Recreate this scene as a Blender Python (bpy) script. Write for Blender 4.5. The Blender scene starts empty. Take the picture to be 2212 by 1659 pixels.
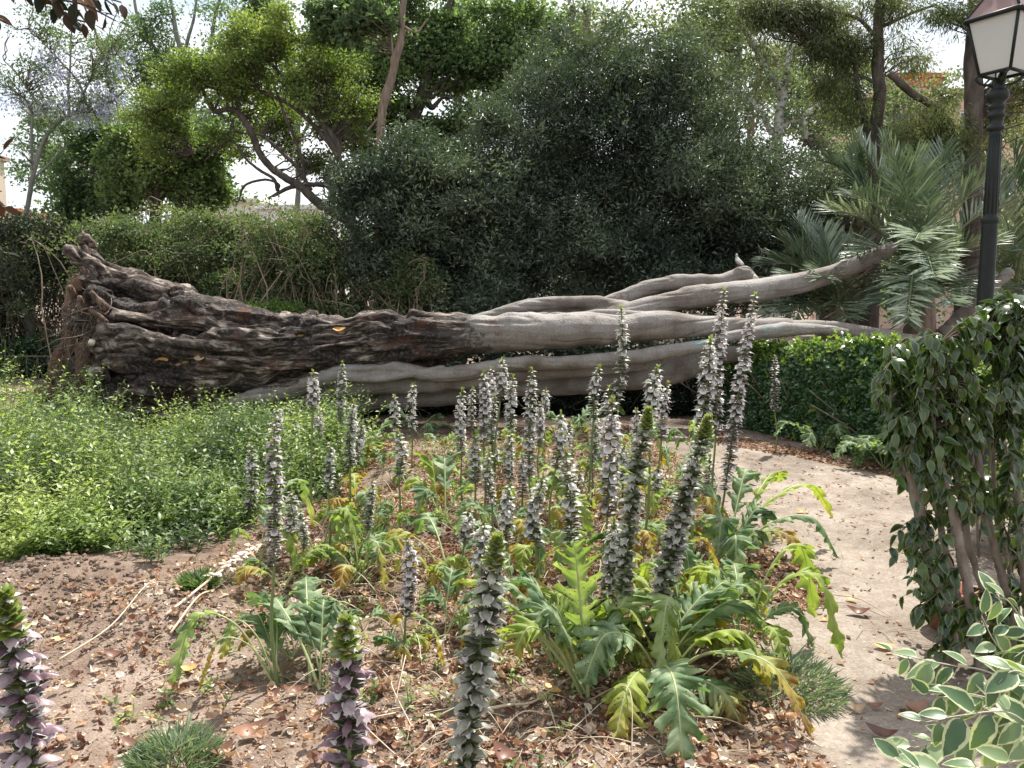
import bpy, math
import numpy as np
from mathutils import Vector

# ------------------------------------------------------------------ camera, world, sun, exposure
scn = bpy.context.scene
COL = scn.collection
CAM_Z = 1.6
PITCH = math.atan(0.1055)
F = 28.0 / 36.0 * 2212.0            # focal length in pixels of a 2212 px wide picture
cd = bpy.data.cameras.new("Camera")
cd.lens = 28.0; cd.sensor_width = 36.0; cd.clip_start = 0.05; cd.clip_end = 3000.0
cam = bpy.data.objects.new("Camera", cd)
cam.location = (0, 0, CAM_Z)
cam.rotation_euler = (math.pi / 2 - PITCH, 0, 0)
COL.objects.link(cam)
scn.camera = cam
scn.render.resolution_x = 1024; scn.render.resolution_y = 768

SUN_EL = math.radians(62.0)
SUN_AZ = math.radians(28.0)         # clockwise from the view direction (+Y) towards +X
w = bpy.data.worlds.new("World"); scn.world = w; w.use_nodes = True
nt = w.node_tree; nt.nodes.clear()
wo = nt.nodes.new("ShaderNodeOutputWorld"); bg = nt.nodes.new("ShaderNodeBackground")
sky = nt.nodes.new("ShaderNodeTexSky"); sky.sky_type = 'NISHITA'; sky.sun_disc = False
sky.sun_elevation = SUN_EL; sky.sun_rotation = SUN_AZ
sky.air_density = 1.2; sky.dust_density = 2.5
tcw = nt.nodes.new("ShaderNodeTexCoord"); mpw = nt.nodes.new("ShaderNodeMapping")
mpw.inputs['Scale'].default_value = (1.0, 1.0, 2.2)
nzw = nt.nodes.new("ShaderNodeTexNoise"); nzw.inputs['Scale'].default_value = 2.3; nzw.inputs['Detail'].default_value = 6
rpw = nt.nodes.new("ShaderNodeValToRGB")
rpw.color_ramp.elements[0].position = 0.34; rpw.color_ramp.elements[1].position = 0.52
mxw = nt.nodes.new("ShaderNodeMixRGB"); mxw.inputs[2].default_value = (6.8, 6.95, 7.2, 1)
nt.links.new(tcw.outputs['Generated'], mpw.inputs[0]); nt.links.new(mpw.outputs[0], nzw.inputs[0])
nt.links.new(nzw.outputs[0], rpw.inputs[0]); nt.links.new(rpw.outputs[0], mxw.inputs[0])
nt.links.new(sky.outputs[0], mxw.inputs[1]); nt.links.new(mxw.outputs[0], bg.inputs[0])
bg.inputs[1].default_value = 0.10
nt.links.new(bg.outputs[0], wo.inputs[0])

sd = bpy.data.lights.new("Sun", 'SUN'); sd.energy = 4.8; sd.angle = math.radians(1.0); sd.color = (1.0, 0.95, 0.87)
so = bpy.data.objects.new("Sun", sd); COL.objects.link(so)
sdir = Vector((math.sin(SUN_AZ) * math.cos(SUN_EL), math.cos(SUN_AZ) * math.cos(SUN_EL), math.sin(SUN_EL)))
so.rotation_euler = sdir.to_track_quat('Z', 'Y').to_euler()
so.location = sdir * 50

scn.view_settings.view_transform = 'Standard'; scn.view_settings.look = 'None'
scn.view_settings.exposure = 0.98; scn.view_settings.gamma = 1.0
scn.cycles.max_bounces = 6; scn.cycles.diffuse_bounces = 3; scn.cycles.glossy_bounces = 2
scn.cycles.transmission_bounces = 4; scn.cycles.transparent_max_bounces = 4
scn.cycles.use_denoising = True

rng = np.random.default_rng(7)
ct, st = math.cos(PITCH), math.sin(PITCH)

# ------------------------------------------------------------------ placement helpers
def P(px, py, Y):
    """world point at distance Y seen at (px,py) of a 2212x1659 picture"""
    u = (px - 1106.0) / F; v = (py - 829.5) / F
    y = ct - v * st; z = -st - v * ct; t = Y / y
    return np.array([u * t, Y, CAM_Z + z * t])

def pm(r, Y): return r * Y / F        # pixels -> metres

def vnoise(p, seed=0):
    """smooth value noise 0..1 at points p (N,3)"""
    p = np.asarray(p, float)
    i = np.floor(p).astype(np.int64); f = p - i; f = f * f * (3 - 2 * f)
    out = np.zeros(len(p))
    for dx in (0, 1):
        for dy in (0, 1):
            for dz in (0, 1):
                n = ((i[:, 0] + dx) * 73856093) ^ ((i[:, 1] + dy) * 19349663) ^ ((i[:, 2] + dz) * 83492791) ^ (seed * 2654435761)
                n = (n ^ (n >> 13)) * 1274126177 & 0x7fffffff
                n = ((n ^ (n >> 16)) & 0xffff) / 65535.0
                wgt = (f[:, 0] if dx else 1 - f[:, 0]) * (f[:, 1] if dy else 1 - f[:, 1]) * (f[:, 2] if dz else 1 - f[:, 2])
                out += n * wgt
    return out

def fbm(p, seed=0, o=3):
    a = 0; s = 0; k = 1.0
    for j in range(o):
        a = a + k * vnoise(np.asarray(p) * 2 ** j, seed + j); s += k; k *= 0.5
    return a / s

def gz(x, y):
    """height of the ground"""
    x = np.atleast_1d(np.asarray(x, float)); y = np.atleast_1d(np.asarray(y, float))
    q = np.stack([x * 1.3, y * 1.3, x * 0], 1)
    h = (fbm(q, 5) - 0.5) * 0.06
    h += (fbm(np.stack([x * 7, y * 7, x * 0], 1), 9) - 0.5) * 0.018
    for (cx, cy, s, a) in ((-2.6, 4.35, 0.50, 0.14), (-1.75, 3.9, 0.38, 0.09), (-0.8, 7.3, 0.45, 0.14), (-2.0, 4.5, .3, .05)):
        d2 = ((x - cx) ** 2 + (y - cy) ** 2) / (s * s)
        h += a * np.exp(-d2) * (0.75 + 0.5 * fbm(np.stack([x * 9, y * 9, x * 0], 1), 3))
    fade = np.clip((30 - y) / 15, 0, 1)
    return h * fade

def G(px, py):
    """point on the ground seen at (px,py)"""
    u = (px - 1106.0) / F; v = (py - 829.5) / F
    z = -st - v * ct; t = -CAM_Z / z
    x, y = u * t, (ct - v * st) * t
    return np.array([x, y, float(gz(x, y)[0])])

def gd(py):
    v = (py - 829.5) / F
    return (ct - v * st) * (-CAM_Z / (-st - v * ct))

def nrm(a):
    a = np.asarray(a, float)
    return a / np.maximum(np.linalg.norm(a, axis=-1, keepdims=True), 1e-9)

# ------------------------------------------------------------------ mesh accumulation
class Acc:
    def __init__(self):
        self.v = []; self.d = []; self.f = {3: [], 4: []}; self.m = {3: [], 4: []}; self.n = 0
    def add(self, v, f, mat=0, dat=None):
        v = np.asarray(v, float).reshape(-1, 3)
        if dat is None: dat = np.tile((0.5, 0, 0, 1.0), (len(v), 1))
        self.v.append(v); self.d.append(dat)
        for ff in (f if isinstance(f, list) else [f]):
            ff = np.asarray(ff, np.int64)
            if ff.size == 0: continue
            k = ff.shape[1]
            self.f[k].append(ff + self.n); self.m[k].append(np.full(len(ff), mat, np.int32))
        self.n += len(v)
    def mesh(self, name, mats, smooth=True):
        me = bpy.data.meshes.new(name)
        v = np.concatenate(self.v); d = np.concatenate(self.d)
        loops = []; sizes = []; mi = []
        for k in (3, 4):
            if self.f[k]:
                ff = np.concatenate(self.f[k]); loops.append(ff.ravel()); sizes.append(np.full(len(ff), k)); mi.append(np.concatenate(self.m[k]))
        loops = np.concatenate(loops); sizes = np.concatenate(sizes); mi = np.concatenate(mi)
        me.vertices.add(len(v)); me.vertices.foreach_set('co', v.astype(np.float32).ravel())
        me.loops.add(len(loops)); me.loops.foreach_set('vertex_index', loops.astype(np.int32))
        me.polygons.add(len(sizes))
        stt = np.concatenate([[0], np.cumsum(sizes)[:-1]]).astype(np.int32)
        me.polygons.foreach_set('loop_start', stt)
        me.polygons.foreach_set('material_index', mi)
        me.update(calc_edges=True)
        me.polygons.foreach_set('use_smooth', np.full(len(sizes), smooth, bool))
        a = me.attributes.new('dat', 'FLOAT_COLOR', 'POINT')
        a.data.foreach_set('color', d.astype(np.float32).ravel())
        for m in (mats if isinstance(mats, (list, tuple)) else [mats]): me.materials.append(m)
        return me

def obj(name, acc, mats, parent=None, smooth=True, loc=None):
    me = acc if isinstance(acc, bpy.types.Mesh) else None
    if me is None:
        if parent is not None and loc is None: loc = np.array(parent.location)
        if loc is not None:
            for k in range(len(acc.v)): acc.v[k] = acc.v[k] - loc
        me = acc.mesh(name, mats, smooth)
    o = bpy.data.objects.new(name, me); COL.objects.link(o)
    if parent is not None: o.parent = parent
    elif loc is not None: o.location = Vector(loc)
    return o

def tag(o, label=None, cat=None, group=None, kind=None):
    if label: o['label'] = label
    if cat: o['category'] = cat
    if group: o['group'] = group
    if kind: o['kind'] = kind
    return o

def thing(name, label, cat, loc=(0, 0, 0), group=None):
    o = bpy.data.objects.new(name, None); COL.objects.link(o)
    o.location = Vector(loc); o.empty_display_size = 0.1
    return tag(o, label, cat, group)

# ------------------------------------------------------------------ materials
def newmat(name):
    m = bpy.data.materials.new(name); m.use_nodes = True
    nt = m.node_tree; nt.nodes.clear()
    return m, nt

def nd(nt, t, **k):
    n = nt.nodes.new(t)
    for a, b in k.items(): setattr(n, a, b)
    return n

def ramp(nt, fac, stops, interp='LINEAR'):
    r = nd(nt, "ShaderNodeValToRGB"); r.color_ramp.interpolation = interp
    e = r.color_ramp.elements
    while len(e) < len(stops): e.new(0.5)
    for k, (p, c) in enumerate(stops):
        e[k].position = p; e[k].color = (c[0], c[1], c[2], 1)
    nt.links.new(fac, r.inputs[0])
    return r.outputs[0]

def leafmat(name, stops, rough=0.5, transl=0.35, tcol=(1.25, 1.35, 0.55), edge=None, spec=0.5, patch=2.2, eoff=0.0):
    """leaf colour by the random number of each leaf; 'edge' paints the margin of variegated leaves"""
    m, nt = newmat(name)
    at = nd(nt, "ShaderNodeAttribute", attribute_name='dat')
    sp = nd(nt, "ShaderNodeSeparateColor"); nt.links.new(at.outputs['Color'], sp.inputs[0])
    geo = nd(nt, "ShaderNodeNewGeometry")
    nz = nd(nt, "ShaderNodeTexNoise"); nz.inputs['Scale'].default_value = patch; nz.inputs['Detail'].default_value = 2
    nt.links.new(geo.outputs['Position'], nz.inputs['Vector'])
    ad = nd(nt, "ShaderNodeMath", operation='MULTIPLY_ADD'); ad.inputs[1].default_value = 0.7; ad.inputs[2].default_value = -0.35
    nt.links.new(nz.outputs[0], ad.inputs[0])
    a2 = nd(nt, "ShaderNodeMath", operation='ADD'); a2.use_clamp = True
    nt.links.new(ad.outputs[0], a2.inputs[0]); nt.links.new(sp.outputs[0], a2.inputs[1])
    col = ramp(nt, a2.outputs[0], stops)
    if edge is not None:
        n2 = nd(nt, "ShaderNodeTexNoise"); n2.inputs['Scale'].default_value = 60; nt.links.new(geo.outputs['Position'], n2.inputs['Vector'])
        a3 = nd(nt, "ShaderNodeMath", operation='MULTIPLY_ADD'); a3.inputs[1].default_value = 0.5
        nt.links.new(n2.outputs[0], a3.inputs[0]); nt.links.new(sp.outputs[1], a3.inputs[2])
        th = ramp(nt, a3.outputs[0], [(0.86 + eoff, (0, 0, 0)), (0.92 + eoff, (1, 1, 1))])
        mx = nd(nt, "ShaderNodeMixRGB"); mx.inputs[2].default_value = (*edge, 1)
        nt.links.new(th, mx.inputs[0]); nt.links.new(col, mx.inputs[1]); col = mx.outputs[0]
    b = nd(nt, "ShaderNodeBsdfPrincipled"); b.inputs['Roughness'].default_value = rough
    b.inputs['Specular IOR Level'].default_value = spec
    nt.links.new(col, b.inputs['Base Color'])
    tr = nd(nt, "ShaderNodeBsdfTranslucent")
    mt = nd(nt, "ShaderNodeMixRGB", blend_type='MULTIPLY'); mt.inputs[0].default_value = 1; mt.inputs[2].default_value = (*tcol, 1)
    nt.links.new(col, mt.inputs[1]); nt.links.new(mt.outputs[0], tr.inputs[0])
    mix = nd(nt, "ShaderNodeMixShader"); mix.inputs[0].default_value = transl
    nt.links.new(b.outputs[0], mix.inputs[1]); nt.links.new(tr.outputs[0], mix.inputs[2])
    o = nd(nt, "ShaderNodeOutputMaterial"); nt.links.new(mix.outputs[0], o.inputs[0])
    return m

def barkmat(name, c1, c2, scale=(14, 14, 3), rough=0.85, bump=0.35, dist=0.02, detail=8, c3=None, spec=0.3):
    m, nt = newmat(name)
    tc = nd(nt, "ShaderNodeTexCoord"); mp = nd(nt, "ShaderNodeMapping"); mp.inputs['Scale'].default_value = scale
    nt.links.new(tc.outputs['Object'], mp.inputs[0])
    nz = nd(nt, "ShaderNodeTexNoise"); nz.inputs['Scale'].default_value = 1; nz.inputs['Detail'].default_value = detail; nz.inputs['Roughness'].default_value = 0.65
    nt.links.new(mp.outputs[0], nz.inputs[0])
    stops = [(0.3, c1), (0.7, c2)] if c3 is None else [(0.28, c1), (0.5, c2), (0.72, c3)]
    col = ramp(nt, nz.outputs[0], stops)
    b = nd(nt, "ShaderNodeBsdfPrincipled"); b.inputs['Roughness'].default_value = rough; b.inputs['Specular IOR Level'].default_value = spec
    nt.links.new(col, b.inputs['Base Color'])
    bp = nd(nt, "ShaderNodeBump"); bp.inputs['Strength'].default_value = bump; bp.inputs['Distance'].default_value = dist
    nt.links.new(nz.outputs[0], bp.inputs['Height']); nt.links.new(bp.outputs[0], b.inputs['Normal'])
    o = nd(nt, "ShaderNodeOutputMaterial"); nt.links.new(b.outputs[0], o.inputs[0])
    return m

def plain(name, c, rough=0.6, metal=0.0, spec=0.5, var=0.15, scale=8.0, bump=0.0):
    m, nt = newmat(name)
    tc = nd(nt, "ShaderNodeTexCoord")
    nz = nd(nt, "ShaderNodeTexNoise"); nz.inputs['Scale'].default_value = scale; nz.inputs['Detail'].default_value = 5
    nt.links.new(tc.outputs['Object'], nz.inputs[0])
    c = np.array(c)
    col = ramp(nt, nz.outputs[0], [(0.3, c * (1 - var)), (0.7, np.minimum(c * (1 + var), 1))])
    b = nd(nt, "ShaderNodeBsdfPrincipled"); b.inputs['Roughness'].default_value = rough; b.inputs['Metallic'].default_value = metal
    b.inputs['Specular IOR Level'].default_value = spec
    nt.links.new(col, b.inputs['Base Color'])
    if bump:
        bp = nd(nt, "ShaderNodeBump"); bp.inputs['Strength'].default_value = bump; bp.inputs['Distance'].default_value = 0.01
        nt.links.new(nz.outputs[0], bp.inputs['Height']); nt.links.new(bp.outputs[0], b.inputs['Normal'])
    o = nd(nt, "ShaderNodeOutputMaterial"); nt.links.new(b.outputs[0], o.inputs[0])
    return m

M = {}
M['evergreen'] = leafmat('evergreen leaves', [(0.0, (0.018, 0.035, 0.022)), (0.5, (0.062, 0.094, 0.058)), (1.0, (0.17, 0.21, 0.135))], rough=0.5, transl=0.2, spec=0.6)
M['arch'] = leafmat('arching tree leaves', [(0.0, (0.08, 0.12, 0.04)), (0.5, (0.18, 0.24, 0.075)), (1.0, (0.33, 0.38, 0.14))], rough=0.5, transl=0.5)
M['midgreen'] = leafmat('mid green leaves', [(0.0, (0.05, 0.09, 0.045)), (0.5, (0.12, 0.18, 0.085)), (1.0, (0.24, 0.31, 0.15))], rough=0.45, transl=0.45, tcol=(1.15, 1.3, .75))
M['bright'] = leafmat('bright green leaves', [(0.0, (0.06, 0.11, 0.045)), (0.5, (0.14, 0.21, 0.09)), (1.0, (0.27, 0.35, 0.15))], rough=0.45, transl=0.45, tcol=(1.2, 1.3, .7))
M['poplar'] = leafmat('grey green leaves', [(0.0, (0.08, 0.12, 0.07)), (0.6, (0.19, 0.24, 0.15)), (0.85, (0.30, 0.33, 0.23)), (1.0, (0.24, 0.17, 0.06))], rough=0.5, transl=0.35)
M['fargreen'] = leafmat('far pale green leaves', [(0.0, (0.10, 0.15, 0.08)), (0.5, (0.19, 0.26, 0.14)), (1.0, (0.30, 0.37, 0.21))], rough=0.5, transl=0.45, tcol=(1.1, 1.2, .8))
M['conifer'] = leafmat('olive feathery foliage', [(0.0, (0.04, 0.06, 0.03)), (0.5, (0.13, 0.16, 0.07)), (0.8, (0.24, 0.26, 0.10)), (1.0, (0.22, 0.16, 0.09))], rough=0.6, transl=0.45)
M['jacleaf'] = leafmat('feathery tree leaves', [(0.0, (0.06, 0.11, 0.04)), (1.0, (0.16, 0.22, 0.10))], rough=0.5, transl=0.4)
M['jacflower'] = leafmat('lilac blossom', [(0.0, (0.36, 0.38, 0.50)), (1.0, (0.52, 0.54, 0.66))], rough=0.6, transl=0.35, tcol=(1, 1, 1.1))
M['bramble'] = leafmat('bramble leaves', [(0.0, (0.04, 0.065, 0.03)), (0.45, (0.11, 0.155, 0.065)), (0.85, (0.21, 0.26, 0.12)), (1.0, (0.28, 0.25, 0.14))], rough=0.5, transl=0.35)
M['gapshade'] = leafmat('leaves painted shade dark', [(0.0, (0.008, 0.014, 0.009)), (0.7, (0.018, 0.032, 0.02)), (1.0, (0.04, 0.065, 0.04))], rough=0.6, transl=0.1, spec=.2)  # near-black: the shade under the trunk is put into the leaf colour
M['darkshrub'] = leafmat('dim shrub leaves', [(0.0, (0.022, 0.035, 0.016)), (0.6, (0.045, 0.065, 0.03)), (1.0, (0.10, 0.09, 0.06))], rough=0.55, transl=0.25)
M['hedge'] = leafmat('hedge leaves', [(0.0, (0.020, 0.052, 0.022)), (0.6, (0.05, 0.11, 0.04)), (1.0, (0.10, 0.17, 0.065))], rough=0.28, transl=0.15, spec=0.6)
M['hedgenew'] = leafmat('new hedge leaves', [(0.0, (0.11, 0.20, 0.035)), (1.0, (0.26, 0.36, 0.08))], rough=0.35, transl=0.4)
M['weed'] = leafmat('weed leaves', [(0.0, (0.03, 0.065, 0.02)), (0.4, (0.115, 0.19, 0.05)), (1.0, (0.36, 0.43, 0.13))], rough=0.45, transl=0.4)
M['acleaf'] = None
M['ficusleaf'] = leafmat('dark glossy leaves', [(0.0, (0.012, 0.030, 0.012)), (0.6, (0.03, 0.06, 0.02)), (1.0, (0.07, 0.12, 0.025))], rough=0.25, transl=0.22, edge=(0.085, 0.125, 0.035), spec=0.6, patch=3)
M['varleaf'] = leafmat('variegated leaves', [(0.0, (0.05, 0.10, 0.05)), (0.5, (0.10, 0.17, 0.085)), (1.0, (0.22, 0.30, 0.16))], rough=0.4, transl=0.3, edge=(0.50, 0.53, 0.34), patch=9, eoff=0.09)
M['bigleaf'] = leafmat('leathery brown green leaves', [(0.0, (0.012, 0.02, 0.014)), (0.5, (0.03, 0.035, 0.02)), (0.8, (0.045, 0.03, 0.02)), (1.0, (0.09, 0.04, 0.02))], rough=0.9, transl=0.1, spec=.15)
M['palm'] = leafmat('palm leaflets', [(0.0, (0.05, 0.085, 0.048)), (0.5, (0.13, 0.18, 0.11)), (1.0, (0.32, 0.37, 0.25))], rough=0.33, transl=0.14, tcol=(1.1, 1.2, .7), patch=1.0, spec=0.7)
M['palmdry'] = leafmat('dry palm leaflets', [(0.0, (0.16, 0.12, 0.07)), (1.0, (0.32, 0.26, 0.15))], rough=0.7, transl=0.2)
M['grass'] = leafmat('grass blades', [(0.0, (0.05, 0.10, 0.03)), (1.0, (0.16, 0.24, 0.06))], rough=0.6, transl=0.4)
M['litter'] = leafmat('dry litter', [(0.0, (0.10, 0.042, 0.026)), (0.3, (0.26, 0.135, 0.08)), (0.5, (0.40, 0.25, 0.155)), (0.75, (0.52, 0.40, 0.28)), (1.0, (0.66, 0.60, 0.52))], rough=0.75, transl=0.2, tcol=(1.1, 0.9, 0.6), patch=1.6)
M['straw'] = leafmat('dry stalks', [(0.0, (0.24, 0.17, 0.11)), (1.0, (0.58, 0.49, 0.36))], rough=0.7, transl=0.0)
M['yellowleaf'] = leafmat('yellow fallen leaf', [(0.0, (0.45, 0.13, 0.02)), (0.5, (0.62, 0.30, 0.05)), (1.0, (0.68, 0.48, 0.20))], rough=0.5, transl=0.25, tcol=(1.2, 0.9, 0.4))
M['brownleaf'] = leafmat('brown fallen leaf', [(0.0, (0.05, 0.03, 0.03)), (0.5, (0.16, 0.07, 0.045)), (1.0, (0.36, 0.20, 0.13))], rough=0.45, transl=0.1, patch=14)
M['petal'] = leafmat('white petals', [(0.0, (0.62, 0.58, 0.60)), (1.0, (0.80, 0.78, 0.78))], rough=0.55, transl=0.35, tcol=(1, 1, 1))
M['hood'] = leafmat('purple green hoods', [(0.0, (0.07, 0.075, 0.045)), (0.4, (0.17, 0.18, 0.13)), (0.75, (0.33, 0.34, 0.27)), (1.0, (0.52, 0.53, 0.45))], rough=0.4, transl=0.3, tcol=(1.1, 1.0, 0.9), patch=55)
M['hoodpurple'] = leafmat('lilac hoods', [(0.0, (0.10, 0.055, 0.07)), (0.5, (0.25, 0.165, 0.20)), (1.0, (0.55, 0.48, 0.49))], rough=0.4, transl=0.3, tcol=(1.1, 1.0, 0.95), patch=75)
M['hoodpink'] = leafmat('greyish pink hoods', [(0.0, (0.09, 0.075, 0.06)), (0.5, (0.24, 0.21, 0.20)), (1.0, (0.52, 0.49, 0.46))], rough=0.4, transl=0.3, tcol=(1.1, 1.0, 0.95), patch=55)
M['bract'] = leafmat('green bracts', [(0.0, (0.035, 0.055, 0.02)), (0.6, (0.075, 0.10, 0.035)), (1.0, (0.15, 0.18, 0.065))], rough=0.45, transl=0.25, patch=12)
M['budtip'] = leafmat('bud tips', [(0.0, (0.16, 0.22, 0.06)), (0.6, (0.26, 0.32, 0.09)), (1.0, (0.30, 0.18, 0.12))], rough=0.45, transl=0.35, patch=12)
M['stem'] = plain('green stem', (0.13, 0.17, 0.06), rough=0.5, scale=20)
M['twig'] = barkmat('twig bark', (0.07, 0.055, 0.04), (0.16, 0.13, 0.10), scale=(20, 20, 20), bump=0.1)
M['drytwig'] = barkmat('dry twig bark', (0.16, 0.12, 0.08), (0.34, 0.27, 0.19), scale=(20, 20, 20), bump=0.1)
M['darkbark'] = barkmat('dark bark', (0.025, 0.02, 0.016), (0.075, 0.06, 0.05), scale=(10, 10, 3), c3=(0.13, 0.11, 0.09))
M['brownbark'] = barkmat('brown bark', (0.10, 0.07, 0.055), (0.22, 0.16, 0.12), scale=(16, 16, 2), c3=(0.34, 0.28, 0.22))
M['rootbark'] = barkmat('root bark', (0.03, 0.018, 0.013), (0.10, 0.062, 0.045), scale=(30, 30, 9), c3=(0.30, 0.23, 0.18), dist=.03, bump=.8)
M['greybark'] = barkmat('grey bark', (0.12, 0.13, 0.11), (0.24, 0.25, 0.22), scale=(6, 6, 2))
M['whitebark'] = barkmat('white bark', (0.10, 0.09, 0.07), (0.42, 0.43, 0.39), scale=(9, 9, 16), c3=(0.52, 0.52, 0.48), bump=0.15)
M['ficusbark'] = barkmat('pale smooth bark', (0.10, 0.075, 0.055), (0.20, 0.165, 0.135), scale=(24, 24, 9), bump=0.3, dist=0.006, c3=(0.30, 0.265, 0.225))
M['iron'] = plain('green black painted iron', (0.008, 0.012, 0.011), rough=0.5, metal=0.0, spec=0.3, var=0.3, scale=14, bump=0.05)
M['rust'] = plain('rusty iron', (0.10, 0.075, 0.06), rough=0.7, var=0.4, scale=20)

def trunkmat():
    m, nt = newmat('fallen trunk bark')
    L = nt.links
    at = nd(nt, "ShaderNodeAttribute", attribute_name='dat')
    sp = nd(nt, "ShaderNodeSeparateColor"); L.new(at.outputs['Color'], sp.inputs[0])
    at2 = nd(nt, "ShaderNodeAttribute", attribute_name='grain')     # coordinates that follow the wood grain
    # fibrous bark
    mp = nd(nt, "ShaderNodeMapping"); mp.inputs['Scale'].default_value = (5.5, 30, 30); L.new(at2.outputs['Vector'], mp.inputs[0])
    fib = nd(nt, "ShaderNodeTexNoise"); fib.inputs['Scale'].default_value = 1; fib.inputs['Detail'].default_value = 9; fib.inputs['Roughness'].default_value = 0.68
    fib.inputs['Distortion'].default_value = 0.4; L.new(mp.outputs[0], fib.inputs[0])
    mpb = nd(nt, "ShaderNodeMapping"); mpb.inputs['Scale'].default_value = (1.3, 3.6, 3.6); L.new(at2.outputs['Vector'], mpb.inputs[0])
    big = nd(nt, "ShaderNodeTexNoise"); big.inputs['Scale'].default_value = 1; big.inputs['Detail'].default_value = 4; L.new(mpb.outputs[0], big.inputs[0])
    cf = ramp(nt, fib.outputs[0], [(0.38, (0.014, 0.009, 0.007)), (0.46, (0.07, 0.048, 0.038)), (0.53, (0.20, 0.155, 0.125)), (0.62, (0.55, 0.48, 0.41))])  # fibre grain; paler tones lifted to suggest top-lit streaks
    crust = nd(nt, "ShaderNodeTexNoise"); crust.inputs['Scale'].default_value = 26; crust.inputs['Detail'].default_value = 8; crust.inputs['Roughness'].default_value = 0.75
    tc = nd(nt, "ShaderNodeTexCoord"); L.new(tc.outputs['Object'], crust.inputs[0])
    cc = ramp(nt, crust.outputs[0], [(0.38, (0.010, 0.008, 0.007)), (0.51, (0.04, 0.030, 0.026)), (0.64, (0.22, 0.18, 0.155))])
    msel = ramp(nt, big.outputs[0], [(0.44, (0, 0, 0)), (0.54, (1, 1, 1))])
    mc = nd(nt, "ShaderNodeMixRGB"); L.new(msel, mc.inputs[0]); L.new(cc, mc.inputs[1]); L.new(cf, mc.inputs[2])
    red = nd(nt, "ShaderNodeTexNoise"); red.inputs['Scale'].default_value = 3.1; red.inputs['Detail'].default_value = 5; L.new(tc.outputs['Object'], red.inputs[0])
    rm = ramp(nt, red.outputs[0], [(0.58, (0, 0, 0)), (0.70, (0.6, 0.6, 0.6))])
    mr = nd(nt, "ShaderNodeMixRGB"); mr.inputs[2].default_value = (0.17, 0.075, 0.05, 1); L.new(rm, mr.inputs[0]); L.new(mc.outputs[0], mr.inputs[1])
    # smooth grey bark
    sm = nd(nt, "ShaderNodeTexNoise"); sm.inputs['Scale'].default_value = 2.4; sm.inputs['Detail'].default_value = 6; L.new(tc.outputs['Object'], sm.inputs[0])
    cs = ramp(nt, sm.outputs[0], [(0.30, (0.115, 0.092, 0.076)), (0.47, (0.19, 0.17, 0.152)), (0.70, (0.265, 0.25, 0.235))])
    fine = nd(nt, "ShaderNodeTexNoise"); fine.inputs['Scale'].default_value = 55; fine.inputs['Detail'].default_value = 4; L.new(tc.outputs['Object'], fine.inputs[0])
    cfi = ramp(nt, fine.outputs[0], [(0.32, (0.80, 0.79, 0.78)), (0.5, (1.0, 1.0, 1.0)), (0.68, (1.16, 1.16, 1.16))])
    ms = nd(nt, "ShaderNodeMixRGB", blend_type='MULTIPLY'); ms.inputs[0].default_value = 1; L.new(cs, ms.inputs[1]); L.new(cfi, ms.inputs[2])
    # rings across the limbs
    mpr = nd(nt, "ShaderNodeMapping"); mpr.inputs['Scale'].default_value = (16, 2.0, 2.0); L.new(at2.outputs['Vector'], mpr.inputs[0])
    ring = nd(nt, "ShaderNodeTexNoise"); ring.inputs['Scale'].default_value = 1; ring.inputs['Detail'].default_value = 3; L.new(mpr.outputs[0], ring.inputs[0])
    cr = ramp(nt, ring.outputs[0], [(0.33, (0.72, 0.70, 0.68)), (0.40, (1, 1, 1)), (0.66, (1, 1, 1)), (0.72, (1.18, 1.16, 1.14))])
    ms2 = nd(nt, "ShaderNodeMixRGB", blend_type='MULTIPLY'); ms2.inputs[0].default_value = 0.35; L.new(ms.outputs[0], ms2.inputs[1]); L.new(cr, ms2.inputs[2])
    # brown scabs on the grey bark
    sc = nd(nt, "ShaderNodeTexNoise"); sc.inputs['Scale'].default_value = 3.3; sc.inputs['Detail'].default_value = 9; sc.inputs['Roughness'].default_value = 0.7
    L.new(tc.outputs['Object'], sc.inputs[0])
    scm = ramp(nt, sc.outputs[0], [(0.605, (0, 0, 0)), (0.66, (.85, .85, .85))])
    ms3 = nd(nt, "ShaderNodeMixRGB"); ms3.inputs[2].default_value = (0.115, 0.078, 0.060, 1)
    L.new(scm, ms3.inputs[0]); L.new(ms2.outputs[0], ms3.inputs[1])
    # faded cyan spray paint (blue channel of dat)
    pn = nd(nt, "ShaderNodeMath", operation='MULTIPLY'); L.new(sp.outputs[2], pn.inputs[0])
    pr = ramp(nt, fine.outputs[0], [(0.40, (0.15, 0.15, 0.15)), (0.55, (0.85, 0.85, 0.85))]); L.new(pr, pn.inputs[1])
    ms4 = nd(nt, "ShaderNodeMixRGB"); ms4.inputs[2].default_value = (0.17, 0.33, 0.32, 1); L.new(pn.outputs[0], ms4.inputs[0]); L.new(ms3.outputs[0], ms4.inputs[1])
    # blend by roughness mask broken up by noise
    bl0 = nd(nt, "ShaderNodeMath", operation='MULTIPLY_ADD'); bl0.inputs[1].default_value = 0.55; L.new(crust.outputs[0], bl0.inputs[0]); L.new(sp.outputs[0], bl0.inputs[2])
    bl = nd(nt, "ShaderNodeMath", operation='MULTIPLY_ADD'); bl.inputs[1].default_value = 1.1; L.new(big.outputs[0], bl.inputs[0]); L.new(bl0.outputs[0], bl.inputs[2])
    bls = nd(nt, "ShaderNodeMath", operation='MULTIPLY'); bls.inputs[1].default_value = 0.5; L.new(bl.outputs[0], bls.inputs[0])
    bm = ramp(nt, bls.outputs[0], [(0.60, (0, 0, 0)), (0.70, (1, 1, 1))])
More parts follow.
